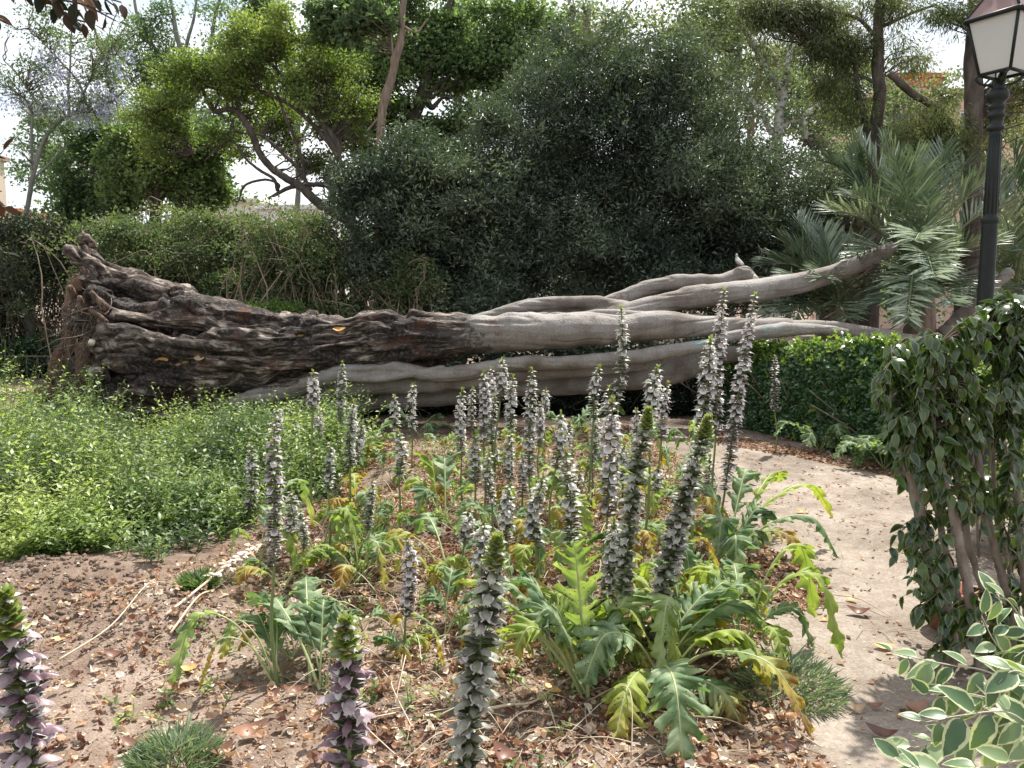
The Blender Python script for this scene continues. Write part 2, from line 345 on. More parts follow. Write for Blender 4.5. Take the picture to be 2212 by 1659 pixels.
    fin = nd(nt, "ShaderNodeMixRGB"); L.new(bm, fin.inputs[0]); L.new(ms4.outputs[0], fin.inputs[1]); L.new(mr.outputs[0], fin.inputs[2])
    # painted shade in the bark crevices, masked from the mesh (green channel)
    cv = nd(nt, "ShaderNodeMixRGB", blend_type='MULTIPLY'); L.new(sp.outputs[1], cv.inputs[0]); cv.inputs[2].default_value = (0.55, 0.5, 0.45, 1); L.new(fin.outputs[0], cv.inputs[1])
    b = nd(nt, "ShaderNodeBsdfPrincipled"); b.inputs['Roughness'].default_value = 0.72; b.inputs['Specular IOR Level'].default_value = 0.35
    L.new(cv.outputs[0], b.inputs['Base Color'])
    hs = nd(nt, "ShaderNodeMath", operation='ADD'); L.new(fib.outputs[0], hs.inputs[0]); L.new(crust.outputs[0], hs.inputs[1])
    hm = nd(nt, "ShaderNodeMath", operation='MULTIPLY'); L.new(hs.outputs[0], hm.inputs[0]); L.new(bm, hm.inputs[1])
    hf = nd(nt, "ShaderNodeMath", operation='MULTIPLY_ADD'); hf.inputs[1].default_value = 0.12; L.new(fine.outputs[0], hf.inputs[0]); L.new(hm.outputs[0], hf.inputs[2])
    bp = nd(nt, "ShaderNodeBump"); bp.inputs['Strength'].default_value = 1.0; bp.inputs['Distance'].default_value = 0.07
    L.new(hf.outputs[0], bp.inputs['Height']); L.new(bp.outputs[0], b.inputs['Normal'])
    o = nd(nt, "ShaderNodeOutputMaterial"); L.new(b.outputs[0], o.inputs[0])
    return m

def soilmat(name, stops, sc=5.0, bump=0.6, grit=1.0):
    m, nt = newmat(name); L = nt.links
    geo = nd(nt, "ShaderNodeNewGeometry")
    a = nd(nt, "ShaderNodeTexNoise"); a.inputs['Scale'].default_value = sc; a.inputs['Detail'].default_value = 10; a.inputs['Roughness'].default_value = 0.7
    L.new(geo.outputs['Position'], a.inputs[0])
    b_ = nd(nt, "ShaderNodeTexNoise"); b_.inputs['Scale'].default_value = 1.1; b_.inputs['Detail'].default_value = 5; L.new(geo.outputs['Position'], b_.inputs[0])
    v = nd(nt, "ShaderNodeTexVoronoi"); v.inputs['Scale'].default_value = 75; L.new(geo.outputs['Position'], v.inputs['Vector'])
    g = nd(nt, "ShaderNodeTexNoise"); g.inputs['Scale'].default_value = 130; g.inputs['Detail'].default_value = 4; L.new(geo.outputs['Position'], g.inputs[0])
    mxv = nd(nt, "ShaderNodeMath", operation='MULTIPLY_ADD'); mxv.inputs[1].default_value = 0.5; L.new(b_.outputs[0], mxv.inputs[0])
    h1 = nd(nt, "ShaderNodeMath", operation='MULTIPLY_ADD'); h1.inputs[1].default_value = 0.35; L.new(a.outputs[0], h1.inputs[0])
    h2 = nd(nt, "ShaderNodeMath", operation='MULTIPLY'); h2.inputs[1].default_value = 0.15 ; L.new(g.outputs[0], h2.inputs[0])
    L.new(h2.outputs[0], h1.inputs[2]); L.new(h1.outputs[0], mxv.inputs[2])
    col = ramp(nt, mxv.outputs[0], stops)
    peb = ramp(nt, v.outputs['Color'], [(0.0, (0.72, 0.72, 0.72)), (0.7, (1.0, 1.0, 1.0)), (1.0, (1.3, 1.28, 1.25))])
    mm = nd(nt, "ShaderNodeMixRGB", blend_type='MULTIPLY'); mm.inputs[0].default_value = 0.8 * grit; L.new(col, mm.inputs[1]); L.new(peb, mm.inputs[2])
    b = nd(nt, "ShaderNodeBsdfPrincipled"); b.inputs['Roughness'].default_value = 0.92; b.inputs['Specular IOR Level'].default_value = 0.2
    L.new(mm.outputs[0], b.inputs['Base Color'])
    hh = nd(nt, "ShaderNodeMath", operation='MULTIPLY_ADD'); hh.inputs[1].default_value = -0.35; L.new(v.outputs['Distance'], hh.inputs[0]); L.new(a.outputs[0], hh.inputs[2])
    bp = nd(nt, "ShaderNodeBump"); bp.inputs['Strength'].default_value = bump; bp.inputs['Distance'].default_value = 0.02
    L.new(hh.outputs[0], bp.inputs['Height']); L.new(bp.outputs[0], b.inputs['Normal'])
    o = nd(nt, "ShaderNodeOutputMaterial"); L.new(b.outputs[0], o.inputs[0])
    return m

M['trunk'] = trunkmat()
M['soil'] = soilmat('bed soil', [(0.41, (0.085, 0.058, 0.043)), (0.5, (0.19, 0.138, 0.105)), (0.60, (0.30, 0.235, 0.19))], bump=1.0)
M['path'] = soilmat('sandy path', [(0.42, (0.15, 0.122, 0.098)), (0.5, (0.225, 0.186, 0.150)), (0.58, (0.30, 0.255, 0.212))], sc=7, bump=0.6)
M['rootsoil'] = soilmat('root soil', [(0.36, (0.06, 0.032, 0.022)), (0.5, (0.12, 0.07, 0.048)), (0.64, (0.22, 0.15, 0.11))], sc=9, bump=1.0)
M['pebble'] = leafmat('pebbles', [(0.0, (0.16, 0.12, 0.10)), (0.6, (0.32, 0.26, 0.21)), (1.0, (0.55, 0.50, 0.45))], rough=0.8, transl=0.0)

def acleafmat():
    m, nt = newmat('lobed leaf'); L = nt.links
    at = nd(nt, "ShaderNodeAttribute", attribute_name='dat')   # r random, g edge, b along, a yellowing
    sp = nd(nt, "ShaderNodeSeparateColor"); L.new(at.outputs['Color'], sp.inputs[0])
    geo = nd(nt, "ShaderNodeNewGeometry")
    nz = nd(nt, "ShaderNodeTexNoise"); nz.inputs['Scale'].default_value = 9; nz.inputs['Detail'].default_value = 4; L.new(geo.outputs['Position'], nz.inputs[0])
    base = ramp(nt, nz.outputs[0], [(0.32, (0.08, 0.15, 0.07)), (0.5, (0.17, 0.25, 0.13)), (0.66, (0.34, 0.42, 0.27))])
    lime = ramp(nt, nz.outputs[0], [(0.3, (0.17, 0.25, 0.045)), (0.7, (0.36, 0.42, 0.11))])
    yel = ramp(nt, nz.outputs[0], [(0.35, (0.24, 0.12, 0.04)), (0.5, (0.40, 0.29, 0.07)), (0.66, (0.36, 0.36, 0.10))])
    r1 = ramp(nt, sp.outputs[0], [(0.45, (0, 0, 0)), (0.75, (1, 1, 1))])
    m1 = nd(nt, "ShaderNodeMixRGB"); L.new(r1, m1.inputs[0]); L.new(base, m1.inputs[1]); L.new(lime, m1.inputs[2])
    # yellow and brown towards the tips of ageing leaves
    t1 = nd(nt, "ShaderNodeMath", operation='MULTIPLY'); L.new(sp.outputs[2], t1.inputs[0]); L.new(at.outputs['Alpha'], t1.inputs[1])
    t2 = nd(nt, "ShaderNodeMath", operation='MULTIPLY_ADD'); t2.inputs[1].default_value = 0.5; L.new(nz.outputs[0], t2.inputs[0]); L.new(t1.outputs[0], t2.inputs[2])
    r2 = ramp(nt, t2.outputs[0], [(0.55, (0, 0, 0)), (0.85, (1, 1, 1))])
    m2 = nd(nt, "ShaderNodeMixRGB"); L.new(r2, m2.inputs[0]); L.new(m1.outputs[0], m2.inputs[1]); L.new(yel, m2.inputs[2])
    # pale midrib
    r3 = ramp(nt, sp.outputs[1], [(0.0, (0.75, 0.75, 0.75)), (0.10, (0.0, 0.0, 0.0))])
    m3 = nd(nt, "ShaderNodeMixRGB"); m3.inputs[2].default_value = (0.42, 0.48, 0.26, 1); L.new(r3, m3.inputs[0]); L.new(m2.outputs[0], m3.inputs[1])
    # brown spots
    v = nd(nt, "ShaderNodeTexVoronoi"); v.inputs['Scale'].default_value = 70; L.new(geo.outputs['Position'], v.inputs['Vector'])
    rs = ramp(nt, v.outputs['Distance'], [(0.18, (1, 1, 1)), (0.24, (0, 0, 0))])
    n3 = nd(nt, "ShaderNodeTexNoise"); n3.inputs['Scale'].default_value = 5; L.new(geo.outputs['Position'], n3.inputs[0])
    rn = ramp(nt, n3.outputs[0], [(0.56, (0, 0, 0)), (0.60, (1, 1, 1))])
    ms = nd(nt, "ShaderNodeMath", operation='MULTIPLY'); L.new(rs, ms.inputs[0]); L.new(rn, ms.inputs[1])
    m4 = nd(nt, "ShaderNodeMixRGB"); m4.inputs[2].default_value = (0.10, 0.05, 0.02, 1); L.new(ms.outputs[0], m4.inputs[0]); L.new(m3.outputs[0], m4.inputs[1])
    b = nd(nt, "ShaderNodeBsdfPrincipled"); b.inputs['Roughness'].default_value = 0.6; b.inputs['Specular IOR Level'].default_value = 0.3; L.new(m4.outputs[0], b.inputs['Base Color'])
    bp = nd(nt, "ShaderNodeBump"); bp.inputs['Strength'].default_value = 0.8; bp.inputs['Distance'].default_value = 0.02; L.new(nz.outputs[0], bp.inputs['Height']); L.new(bp.outputs[0], b.inputs['Normal'])
    tr = nd(nt, "ShaderNodeBsdfTranslucent")
    mt = nd(nt, "ShaderNodeMixRGB", blend_type='MULTIPLY'); mt.inputs[0].default_value = 1; mt.inputs[2].default_value = (1.3, 1.4, 0.5, 1)
    L.new(m4.outputs[0], mt.inputs[1]); L.new(mt.outputs[0], tr.inputs[0])
    mix = nd(nt, "ShaderNodeMixShader"); mix.inputs[0].default_value = 0.42
    L.new(b.outputs[0], mix.inputs[1]); L.new(tr.outputs[0], mix.inputs[2])
    o = nd(nt, "ShaderNodeOutputMaterial"); L.new(mix.outputs[0], o.inputs[0])
    return m
M['acleaf'] = acleafmat()

# ------------------------------------------------------------------ geometry helpers
def catmull(pts, n):
    """smooth curve through pts (k,d) sampled at n points"""
    p = np.asarray(pts, float)
    if len(p) == 2:
        t = np.linspace(0, 1, n)[:, None]; return p[0] * (1 - t) + p[1] * t
    p = np.vstack([2 * p[0] - p[1], p, 2 * p[-1] - p[-2]])
    k = len(p) - 3
    u = np.linspace(0, k - 1e-6, n); i = np.floor(u).astype(int); t = (u - i)[:, None]
    a, b, c, d = p[i], p[i + 1], p[i + 2], p[i + 3]
    return 0.5 * (2 * b + (c - a) * t + (2 * a - 5 * b + 4 * c - d) * t ** 2 + (3 * b - a - 3 * c + d) * t ** 3)

def frames(c):
    t = nrm(np.gradient(c, axis=0))
    up = np.array([0.13, 0.2, 0.97])
    a = np.zeros_like(c); r = np.cross(t[0], up)
    if np.linalg.norm(r) < 0.2: r = np.cross(t[0], [1, 0, 0])
    a[0] = nrm(r)
    for k in range(1, len(c)):
        v = a[k - 1] - t[k] * np.dot(a[k - 1], t[k]); a[k] = nrm(v)
    return t, a, np.cross(t, a)

def tube(acc, c, r, seg=8, mat=0, rnd=0.5, cap=True, wob=0.0, seed=0, dat=None, flat=1.0):
    c = np.asarray(c, float); n = len(c); r = np.broadcast_to(np.asarray(r, float), (n,)).copy()
    t, a, b = frames(c)
    th = np.linspace(0, 2 * math.pi, seg, endpoint=False)
    ring = a[:, None, :] * np.cos(th)[None, :, None] + b[:, None, :] * np.sin(th)[None, :, None] * flat
    v = c[:, None, :] + ring * r[:, None, None]
    if wob:
        nv = vnoise(v.reshape(-1, 3) * 3.0 / max(r.mean(), 1e-3) * 0.25, seed).reshape(n, seg)
        v = c[:, None, :] + ring * (r[:, None] * (1 + wob * (nv - 0.5) * 2))[:, :, None]
    v = v.reshape(-1, 3)
    i = np.arange(n - 1)[:, None] * seg; j = np.arange(seg)[None, :]; j2 = (j + 1) % seg
    q = np.stack([i + j, i + j2, i + seg + j2, i + seg + j], -1).reshape(-1, 4)
    fl = [q]
    if cap:
        v = np.vstack([v, c[0] - t[0] * r[0] * .3, c[-1] + t[-1] * r[-1] * .3])
        j = np.arange(seg); j2 = (j + 1) % seg; o = (n - 1) * seg
        fl.append(np.stack([np.full(seg, n * seg), j2, j], 1)); fl.append(np.stack([np.full(seg, n * seg + 1), o + j, o + j2], 1))
    d = np.tile((rnd, 0, 0, 1.0) if dat is None else dat, (len(v), 1))
    acc.add(v, fl, mat, d)

def basis(d, n):
    y = nrm(d); x = np.cross(y, n); bad = np.linalg.norm(x, axis=1) < 1e-3
    x[bad] = np.cross(y[bad], [0.3, 0.5, 0.8]); x = nrm(x); z = np.cross(x, y)
    return np.stack([x, y, z], -1)

def tpl_diamond(wd=0.5, fold=0.12, droop=0.0):
    v = np.array([[0, 0, 0], [wd / 2, .45, fold], [0, 1, -droop], [-wd / 2, .45, fold]])
    return v, np.array([[0, 1, 2], [0, 2, 3]]), np.array([[0, 0], [1, .5], [1, 1], [1, .5]], float)

def tpl_leaf(wd=0.5, fold=0.1, droop=0.25, n=5, tip=1.0):
    """leaf with a midrib; columns: margin, inner, midrib, inner, margin"""
    t = np.linspace(0, 1, n + 1); w = wd / 2 * np.sin(math.pi * t ** 0.75) ** 0.8; w[-1] = 0.0; w[0] = 0.005
    z = -droop * t ** 2
    V = []; D = []
    for k in range(n + 1):
        for s, e in ((-1, 1), (-.62, .62), (0, 0), (.62, .62), (1, 1)):
            V.append((s * w[k], t[k], z[k] + fold * abs(s) * w[k] / (wd / 2 + 1e-6) * wd)); D.append((max(e, 1.0 if k in (n,) else e), t[k]))
    q = []
    for k in range(n):
        for s in range(4): q.append((k * 5 + s, k * 5 + s + 1, k * 5 + s + 6, k * 5 + s + 5))
    return np.array(V), np.array(q), np.array(D, float)

def scatter(acc, tpl, pos, d, nr, sc, rnd, mat=0):
    v, f, e = tpl; pos = np.asarray(pos); N = len(pos)
    if N == 0: return
    R = basis(np.asarray(d, float), np.asarray(nr, float))
    sc = np.asarray(sc, float)
    if sc.ndim == 1: sc = np.repeat(sc[:, None], 3, 1)
    vv = np.einsum('nij,nkj->nki', R, v[None] * sc[:, None, :]) + pos[:, None, :]
    ff = (f[None] + (np.arange(N) * len(v))[:, None, None]).reshape(-1, f.shape[1])
    dat = np.zeros((N, len(v), 4)); dat[:, :, 0] = np.asarray(rnd)[:, None]; dat[:, :, 1] = e[None, :, 0]; dat[:, :, 2] = e[None, :, 1]; dat[:, :, 3] = 1
    acc.add(vv.reshape(-1, 3), ff, mat, dat.reshape(-1, 4))

def rdir(n, up=0.0, out=None, o=0.0):
    d = rng.normal(size=(n, 3)); d = nrm(d)
    if out is not None: d = d + out * o
    d[:, 2] += up
    return nrm(d)

D2 = tpl_diamond(0.55, 0.1, 0.08); DN = tpl_diamond(0.30, 0.06, 0.08); DW = tpl_diamond(0.8, 0.12, 0.15)

def crown(acc, blobs, depth, n, leaf, per=14, cl=0.22, tpl=D2, mat=0, up=0.1, gap=0.42, gfreq=1.3, seed=0, thick=None, shell=0.6, flatten=0.7, upn=0.9, vary=0.35, hang=0.0, spr=7):
    """leaf clumps spread through ellipsoids given in pixels: (px, py, rx, ry[, dY[, weight]])"""
    vol = np.array([b[2] * b[3] * (b[5] if len(b) > 5 else 1) for b in blobs], float); vol /= vol.sum()
    cen = []
    for b, fr in zip(blobs, vol):
        Y = depth + (b[4] if len(b) > 4 else 0)
        c = P(b[0], b[1], Y); rx, rz = pm(b[2], Y), pm(b[3], Y); ry = thick if thick else 0.8 * min(rx, rz * 1.3)
        k = max(3, int(n * fr * 2.4))
        ns = max(4, int(spr * (1 + b[2] * b[3] / 3500.0)))
        u = rdir(ns); rr = rng.random(ns) ** (1 / 3.0); rr = shell * rr ** 0.45 + (1 - shell) * rr
        sc_ = u * (rr * (0.72 + 0.55 * rng.random(ns)))[:, None]
        sr = 0.20 + 0.22 * rng.random(ns)
        j = rng.integers(0, ns, k)
        p = sc_[j] + rng.normal(size=(k, 3)) * (sr[j] * 0.62)[:, None] * np.array([1.15, 1, 0.75])
        p[:, 2] -= 0.10 * np.sum((p[:, :2] - sc_[j][:, :2]) ** 2, 1) / sr[j] ** 2 * sr[j]
        p = c + p * np.array([rx, ry, rz]) * 1.05
        g = fbm(p * gfreq, seed + 11, 2)
        p = p[g > gap]
        cen.append(p[:int(n * fr) + 1])
    cen = np.concatenate(cen)
    N = len(cen)
    cs = cl * (0.6 + 0.8 * rng.random(N))
    clr = np.clip(fbm(cen * 0.9, seed + 5, 2) * 0.9 + rng.normal(size=N) * 0.14, 0, 1)
    ax = rdir(N, up=0.15)
    t = rng.random((N, per))
    off = rdir(N * per).reshape(N, per, 3) * (rng.random((N, per, 1)) ** 0.5) * cs[:, None, None]
    off[:, :, 2] *= flatten
    off[:, :, 2] -= hang * t * cs[:, None]
    pos = (cen[:, None, :] + off).reshape(-1, 3)
    d = nrm(off.reshape(-1, 3) + rdir(N * per) * cl * 0.6 + np.array([0, 0, (up - hang) * cl]))
    nr = rdir(N * per, up=upn)
    rn = np.clip(np.repeat(clr, per) + rng.normal(size=N * per) * 0.16, 0, 1)
    sc = leaf * (1 - vary + 2 * vary * rng.random(N * per))
    scatter(acc, tpl, pos, d, nr, sc, rn, mat)
    return cen

def limb(acc, pts, depth, seg=9, n=None, mat=0, wob=0.12, dY=0.0, thin=1.0):
    """branch through picture points (px, py, r[, dY])"""
    q = [np.concatenate([P(p[0], p[1], depth + (p[3] if len(p) > 3 else 0) + dY), [pm(p[2] * thin, depth)]]) for p in pts]
    n = n or 7 * len(pts)
    c = catmull(q, n)
    jit = (np.stack([vnoise(c[:, :3] * 1.7 + s, 3 + s) for s in (0, 20, 40)], 1) - 0.5) * 0.08
    c[:, :3] += jit * np.minimum(1, np.linspace(0, 4, n))[:, None]
    tube(acc, c[:, :3], np.maximum(c[:, 3], 0.006), seg, mat, wob=wob)
    return c[:, :3]

def twigs(acc, skel, cen, n, r0=0.02, mat=0, seg=4, maxd=3.0):
    """thin curved twigs from the nearest limb point out to the clumps"""
    if len(cen) == 0: return
    idx = rng.choice(len(cen), min(n, len(cen)), replace=False)
    for k in idx:
        d = np.linalg.norm(skel - cen[k] + np.array([0, 0, 0.3]), axis=1); j = np.argmin(d)
        if d[j] > maxd: continue
        a, b = skel[j], cen[k]; m = (a + b) / 2 + rng.normal(size=3) * 0.12 * d[j]
        c = catmull([a, m, b], 7)
        c[1:-1] += rng.normal(size=(5, 3)) * 0.03 * d[j] ** .5
        r = r0 * (0.4 + 0.6 * min(1, d[j]))
        tube(acc, c, np.linspace(r, r * 0.25, 7), seg, mat, cap=False)

# ------------------------------------------------------------------ ground and path
def grid_sheet(xs, ys, zoff=0.0):
    X, Y = np.meshgrid(xs, ys); x = X.ravel(); y = Y.ravel(); z = gz(x, y) + zoff
    nx, ny = len(xs), len(ys)
    i = (np.arange(ny - 1)[:, None] * nx + np.arange(nx - 1)[None, :]).ravel()
    return np.stack([x, y, z], 1), np.stack([i, i + 1, i + nx + 1, i + nx], 1)

def stretch(a, b, n, far, k=14):
    c = np.linspace(a, b, n); s = (b - a) / n
    e = np.geomspace(1, (far - abs(b)) / s, k)[0:] * s
    return np.concatenate([a - e[::-1] if a < 0 else [a], c, b + e])

xs = np.concatenate([-np.geomspace(900, 7.2, 18), np.linspace(-7, 7, 300), np.geomspace(7.2, 900, 18)])
ys = np.concatenate([[-60, -20, -6, -2], np.linspace(0.5, 12.5, 290), np.geomspace(12.8, 1500, 26)])
ga = Acc(); v, f = grid_sheet(xs, ys); ga.add(v, f)
tag(obj('ground', ga, M['soil']), kind='structure')

path_px = [(1400, 908), (1470, 916), (1600, 936), (1720, 962), (1800, 990), (1900, 1012), (2050, 1010), (2212, 1020), (2700, 1060), (3600, 1300), (3600, 3300),
           (2050, 3300), (1960, 2200), (1830, 1760), (1760, 1640), (1700, 1500), (1650, 1400), (1620, 1300), (1640, 1220), (1590, 1120), (1520, 1040), (1440, 985), (1370, 950), (1340, 920)]
poly = np.array([G(a, b)[:2] for a, b in path_px])
def inside(x, y, poly):
    r = np.zeros(len(x), bool); n = len(poly)
    for k in range(n):
        x1, y1 = poly[k]; x2, y2 = poly[(k + 1) % n]
        c = ((y1 > y) != (y2 > y)) & (x < (x2 - x1) * (y - y1) / (y2 - y1 + 1e-12) + x1); r ^= c
    return r
xs = np.arange(0.2, 7.5, 0.035); ys = np.arange(0.6, 11.2, 0.035)
v, f = grid_sheet(xs, ys, 0.006)
jx = (fbm(v * [2.5, 2.5, 0] + 3, 21) - .5) * 0.5; jy = (fbm(v * [2.5, 2.5, 0] + 9, 22) - .5) * 0.5
def sdist(x, y, poly):
    p = np.stack([x, y], 1); best = np.full(len(x), 1e9)
    for k in range(len(poly)):
        a_, b_ = poly[k], poly[(k + 1) % len(poly)]; ab = b_ - a_; t = np.clip(((p - a_) @ ab) / (ab @ ab + 1e-12), 0, 1)
        best = np.minimum(best, np.linalg.norm(p - a_ - t[:, None] * ab, axis=1))
    return np.where(inside(x, y, poly), best, -best)
sdv = sdist(v[:, 0] + jx, v[:, 1] + jy, poly) + (fbm(v * [14, 14, 0], 23) - .5) * .10
v[:, 2] += np.clip(sdv * 0.25, -0.03, 0.0)
f = f[(sdv > -0.15)[f].any(1)]
us = np.unique(f); mp_ = -np.ones(len(v), int); mp_[us] = np.arange(len(us))
pa = Acc(); pa.add(v[us], mp_[f])
tag(obj('path', pa, M['path']), kind='structure')
def on_path(x, y): return inside(np.asarray(x), np.asarray(y), poly)

# ------------------------------------------------------------------ the fallen tree
TD = 10.15
S = []      # strands: (points (px,py,r), depth offset, roughness per point)
def strand(pts, dy=0.0, rough=1.0, rough_end=None):
    k = len(pts); re = rough if rough_end is None else rough_end
    arr = []
    for i, p in enumerate(pts):
        d = dy + (p[3] if len(p) > 3 else 0)
        arr.append([p[0], p[1], p[2], d, rough + (re - rough) * i / (k - 1) if len(p) < 5 else p[4]])
    S.append(arr)
def rg(px):  # bark turns from rough to smooth along the trunk
    return float(np.clip((1130 - px) / 260.0, 0, 1))
def st_(pts, dy=0.0):
    strand([(a, b, c, 0, rg(a)) for a, b, c in pts], dy)
st_([(183, 512, 9), (196, 550, 20), (232, 592, 30), (300, 634, 38), (380, 664, 40), (480, 694, 36), (560, 712, 32), (640, 716, 34), (760, 718, 33), (900, 718, 30), (1010, 712, 22)], 0.15)
st_([(156, 538, 6), (176, 560, 13), (200, 590, 20), (214, 630, 24), (250, 668, 26), (330, 700, 30), (430, 712, 32), (560, 728, 34)], -0.12)
st_([(193, 631, 8), (228, 650, 13), (262, 674, 15), (310, 678, 14), (370, 664, 12), (430, 668, 13), (520, 690, 20), (640, 700, 20)], -0.42)
st_([(172, 660, 40), (230, 700, 52), (300, 730, 58), (420, 740, 60), (540, 738, 52), (680, 728, 45)], -0.05)
st_([(160, 770, 55), (230, 790, 80), (330, 785, 92), (450, 780, 90), (600, 774, 80), (760, 762, 66), (880, 752, 52), (980, 735, 36), (1080, 722, 26)], 0.30)
# sinuous middle strands
st_([(250, 690, 14), (340, 700, 20), (430, 704, 18), (500, 700, 17), (560, 712, 18), (620, 722, 24), (690, 715, 22), (780, 700, 20), (880, 702, 20), (980, 700, 18)], -0.50)
st_([(225, 730, 20), (300, 742, 24), (400, 748, 24), (480, 738, 20), (560, 734, 22), (640, 735, 18)], -0.62)
# front ridge: becomes the big grey trunk
strand([(252, 890, 24, 0, 1), (300, 850, 34, 0, 1), (360, 822, 38, 0, 1), (445, 800, 42, 0, 1), (530, 784, 46, 0, 1), (640, 764, 46, 0, 1), (750, 748, 46, 0, 1), (880, 736, 46, 0, .95), (960, 728, 46, 0, .55),
        (1050, 721, 43, 0, .2), (1150, 717, 41, 0, 0), (1260, 713, 39, 0, 0), (1340, 712, 33, 0, 0), (1440, 704, 31, 0, 0), (1520, 702, 24, 0, 0), (1600, 706, 19, 0, 0), (1700, 709, 18, 0, 0), (1775, 705, 15, 0, 0), (1860, 718, 13, 0, 0), (1960, 733, 12, 0, 0), (2080, 740, 11, 0, 0), (2170, 700, 11, .3, 0), (2240, 680, 11, .5, 0)], -0.48)
st_([(240, 850, 26), (330, 860, 34), (430, 845, 40), (560, 835, 36), (660, 815, 34), (760, 800, 30), (860, 790, 26)], -0.30)
st_([(205, 925, 14), (240, 915, 18), (300, 902, 24), (370, 880, 30), (450, 868, 30), (560, 850, 28), (660, 835, 22)], -0.40)
st_([(225, 942, 9), (262, 932, 16), (320, 918, 18), (400, 900, 20)], -0.55)
st_([(204, 741, 9), (222, 758, 12), (246, 776, 16), (300, 790, 20), (380, 790, 22)], -0.62)
st_([(205, 796, 12), (218, 820, 16), (232, 846, 18), (262, 868, 20)], -0.66)
# pale aerial roots fused along the underside
def sm_(pts, dy=0.0): strand([(a, b, c, 0, 0.0) for a, b, c in pts], dy)
sm_([(500, 872, 14), (600, 848, 18), (702, 813, 19), (760, 799, 15), (815, 803, 14), (860, 797, 13), (920, 808, 15), (975, 808, 16), (1040, 797, 16), (1090, 791, 16), (1150, 788, 16), (1250, 782, 17), (1350, 772, 16), (1440, 758, 15), (1520, 743, 13), (1580, 728, 12), (1660, 718, 15), (1750, 712, 13), (1830, 720, 10)], -0.66)
sm_([(400, 900, 12), (500, 880, 16), (600, 862, 20), (702, 840, 22), (800, 832, 24), (907, 830, 25), (1000, 818, 25), (1090, 812, 24), (1180, 800, 20), (1290, 798, 16), (1400, 788, 12)], -0.42)
sm_([(700, 806, 8), (760, 816, 9), (830, 818, 9), (900, 806, 8), (960, 796, 8)], -0.70)
sm_([(430, 912, 14), (540, 896, 18), (660, 880, 22), (770, 872, 22), (880, 864, 22), (980, 850, 22), (1080, 838, 22), (1180, 828, 22), (1280, 818, 26), (1370, 806, 32), (1430, 796, 36), (1490, 786, 32), (1545, 772, 22), (1620, 766, 17), (1700, 764, 15), (1790, 768, 13)], -0.12)
sm_([(1040, 842, 12), (1140, 840, 14), (1240, 836, 16), (1340, 826, 18), (1430, 818, 18), (1500, 800, 14)], -0.2)
# upper limbs
sm_([(985, 694, 9), (1040, 684, 11), (1110, 668, 14), (1165, 656, 15), (1230, 654, 15), (1300, 656, 16), (1370, 668, 15), (1430, 688, 14)], 0.15)
sm_([(1000, 700, 10), (1080, 688, 9), (1140, 682, 7), (1220, 684, 8), (1320, 676, 9), (1400, 686, 10)], -0.15)
sm_([(1100, 680, 14), (1200, 676, 16), (1300, 668, 16), (1400, 680, 16)], 0.25)
sm_([(1250, 672, 12), (1315, 652, 16), (1370, 634, 18), (1410, 620, 18), (1480, 611, 15), (1540, 606, 15), (1580, 602, 18), (1604, 594, 20), (1622, 600, 14), (1640, 610, 6)], 0.35)
sm_([(1180, 700, 18), (1300, 686, 22), (1400, 664, 23), (1500, 644, 24), (1590, 630, 26), (1660, 622, 24), (1720, 614, 22), (1790, 594, 21), (1850, 572, 20), (1890, 555, 19), (1935, 532, 14)], 0.1)
sm_([(2035, 724, 14), (2075, 685, 15), (2110, 652, 14), (2150, 615, 13), (2185, 585, 12)], 1.0)
sm_([(1330, 700, 20), (1430, 698, 22), (1500, 700, 18), (1600, 706, 12)], -0.1)

ta = Acc(); sk = []
for arr in S:
    q = []
    for (px, py, r, dy, ro) in arr:
        Y = TD + dy; p = P(px, py, Y); q.append([*p, pm(r, Y), ro])
    n = len(arr) * 9
    c = catmull(q, n); c[:, 3] = np.maximum(c[:, 3], 0.02)
    wv = (np.stack([vnoise(c[:, :3] * 2.2 + s, 33 + s) for s in (0, 20, 40)], 1) - 0.5) * 0.05
    c[:, :3] += wv
    t, a, b = frames(c[:, :3])
    # gradient along the curve stored for grain
    al = np.concatenate([[0], np.cumsum(np.linalg.norm(np.diff(c[:, :3], axis=0), axis=1))])
    sk.append(np.hstack([c, t]))
    tube(ta, c[:, :3], c[:, 3], 14, wob=0.15, seed=4)
sk = np.concatenate(sk)      # x y z r rough tx ty tz
me = ta.mesh('trunk', M['trunk'])
tmp = bpy.data.objects.new('tmp_trunk', me); COL.objects.link(tmp)
rm = tmp.modifiers.new('r', 'REMESH'); rm.mode = 'VOXEL'; rm.voxel_size = 0.017; rm.use_smooth_shade = True
sm = tmp.modifiers.new('s', 'SMOOTH'); sm.factor = 0.5; sm.iterations = 4
dg = bpy.context.evaluated_depsgraph_get(); dg.update()
ev = tmp.evaluated_get(dg); m2 = bpy.data.meshes.new_from_object(ev)
bpy.data.objects.remove(tmp)
nv = len(m2.vertices); co = np.zeros(nv * 3, np.float32); m2.vertices.foreach_get('co', co); co = co.reshape(-1, 3).astype(float)
nn = np.zeros(nv * 3, np.float32); m2.vertex_normals.foreach_get('vector', nn); nn = nn.reshape(-1, 3).astype(float)
rough = np.zeros(nv); smooth_w = np.zeros(nv)
for a0 in range(0, nv, 20000):
    p = co[a0:a0 + 20000]
    d = np.linalg.norm(p[:, None, :] - sk[None, :, :3], axis=2) / sk[None, :, 3]
    k = np.argpartition(d, 14, axis=1)[:, :14]; dd = np.take_along_axis(d, k, 1); wgt = np.exp(-dd * 3.5) + 1e-9
    rough[a0:a0 + 20000] = (sk[k, 4] * wgt).sum(1) / wgt.sum(1)
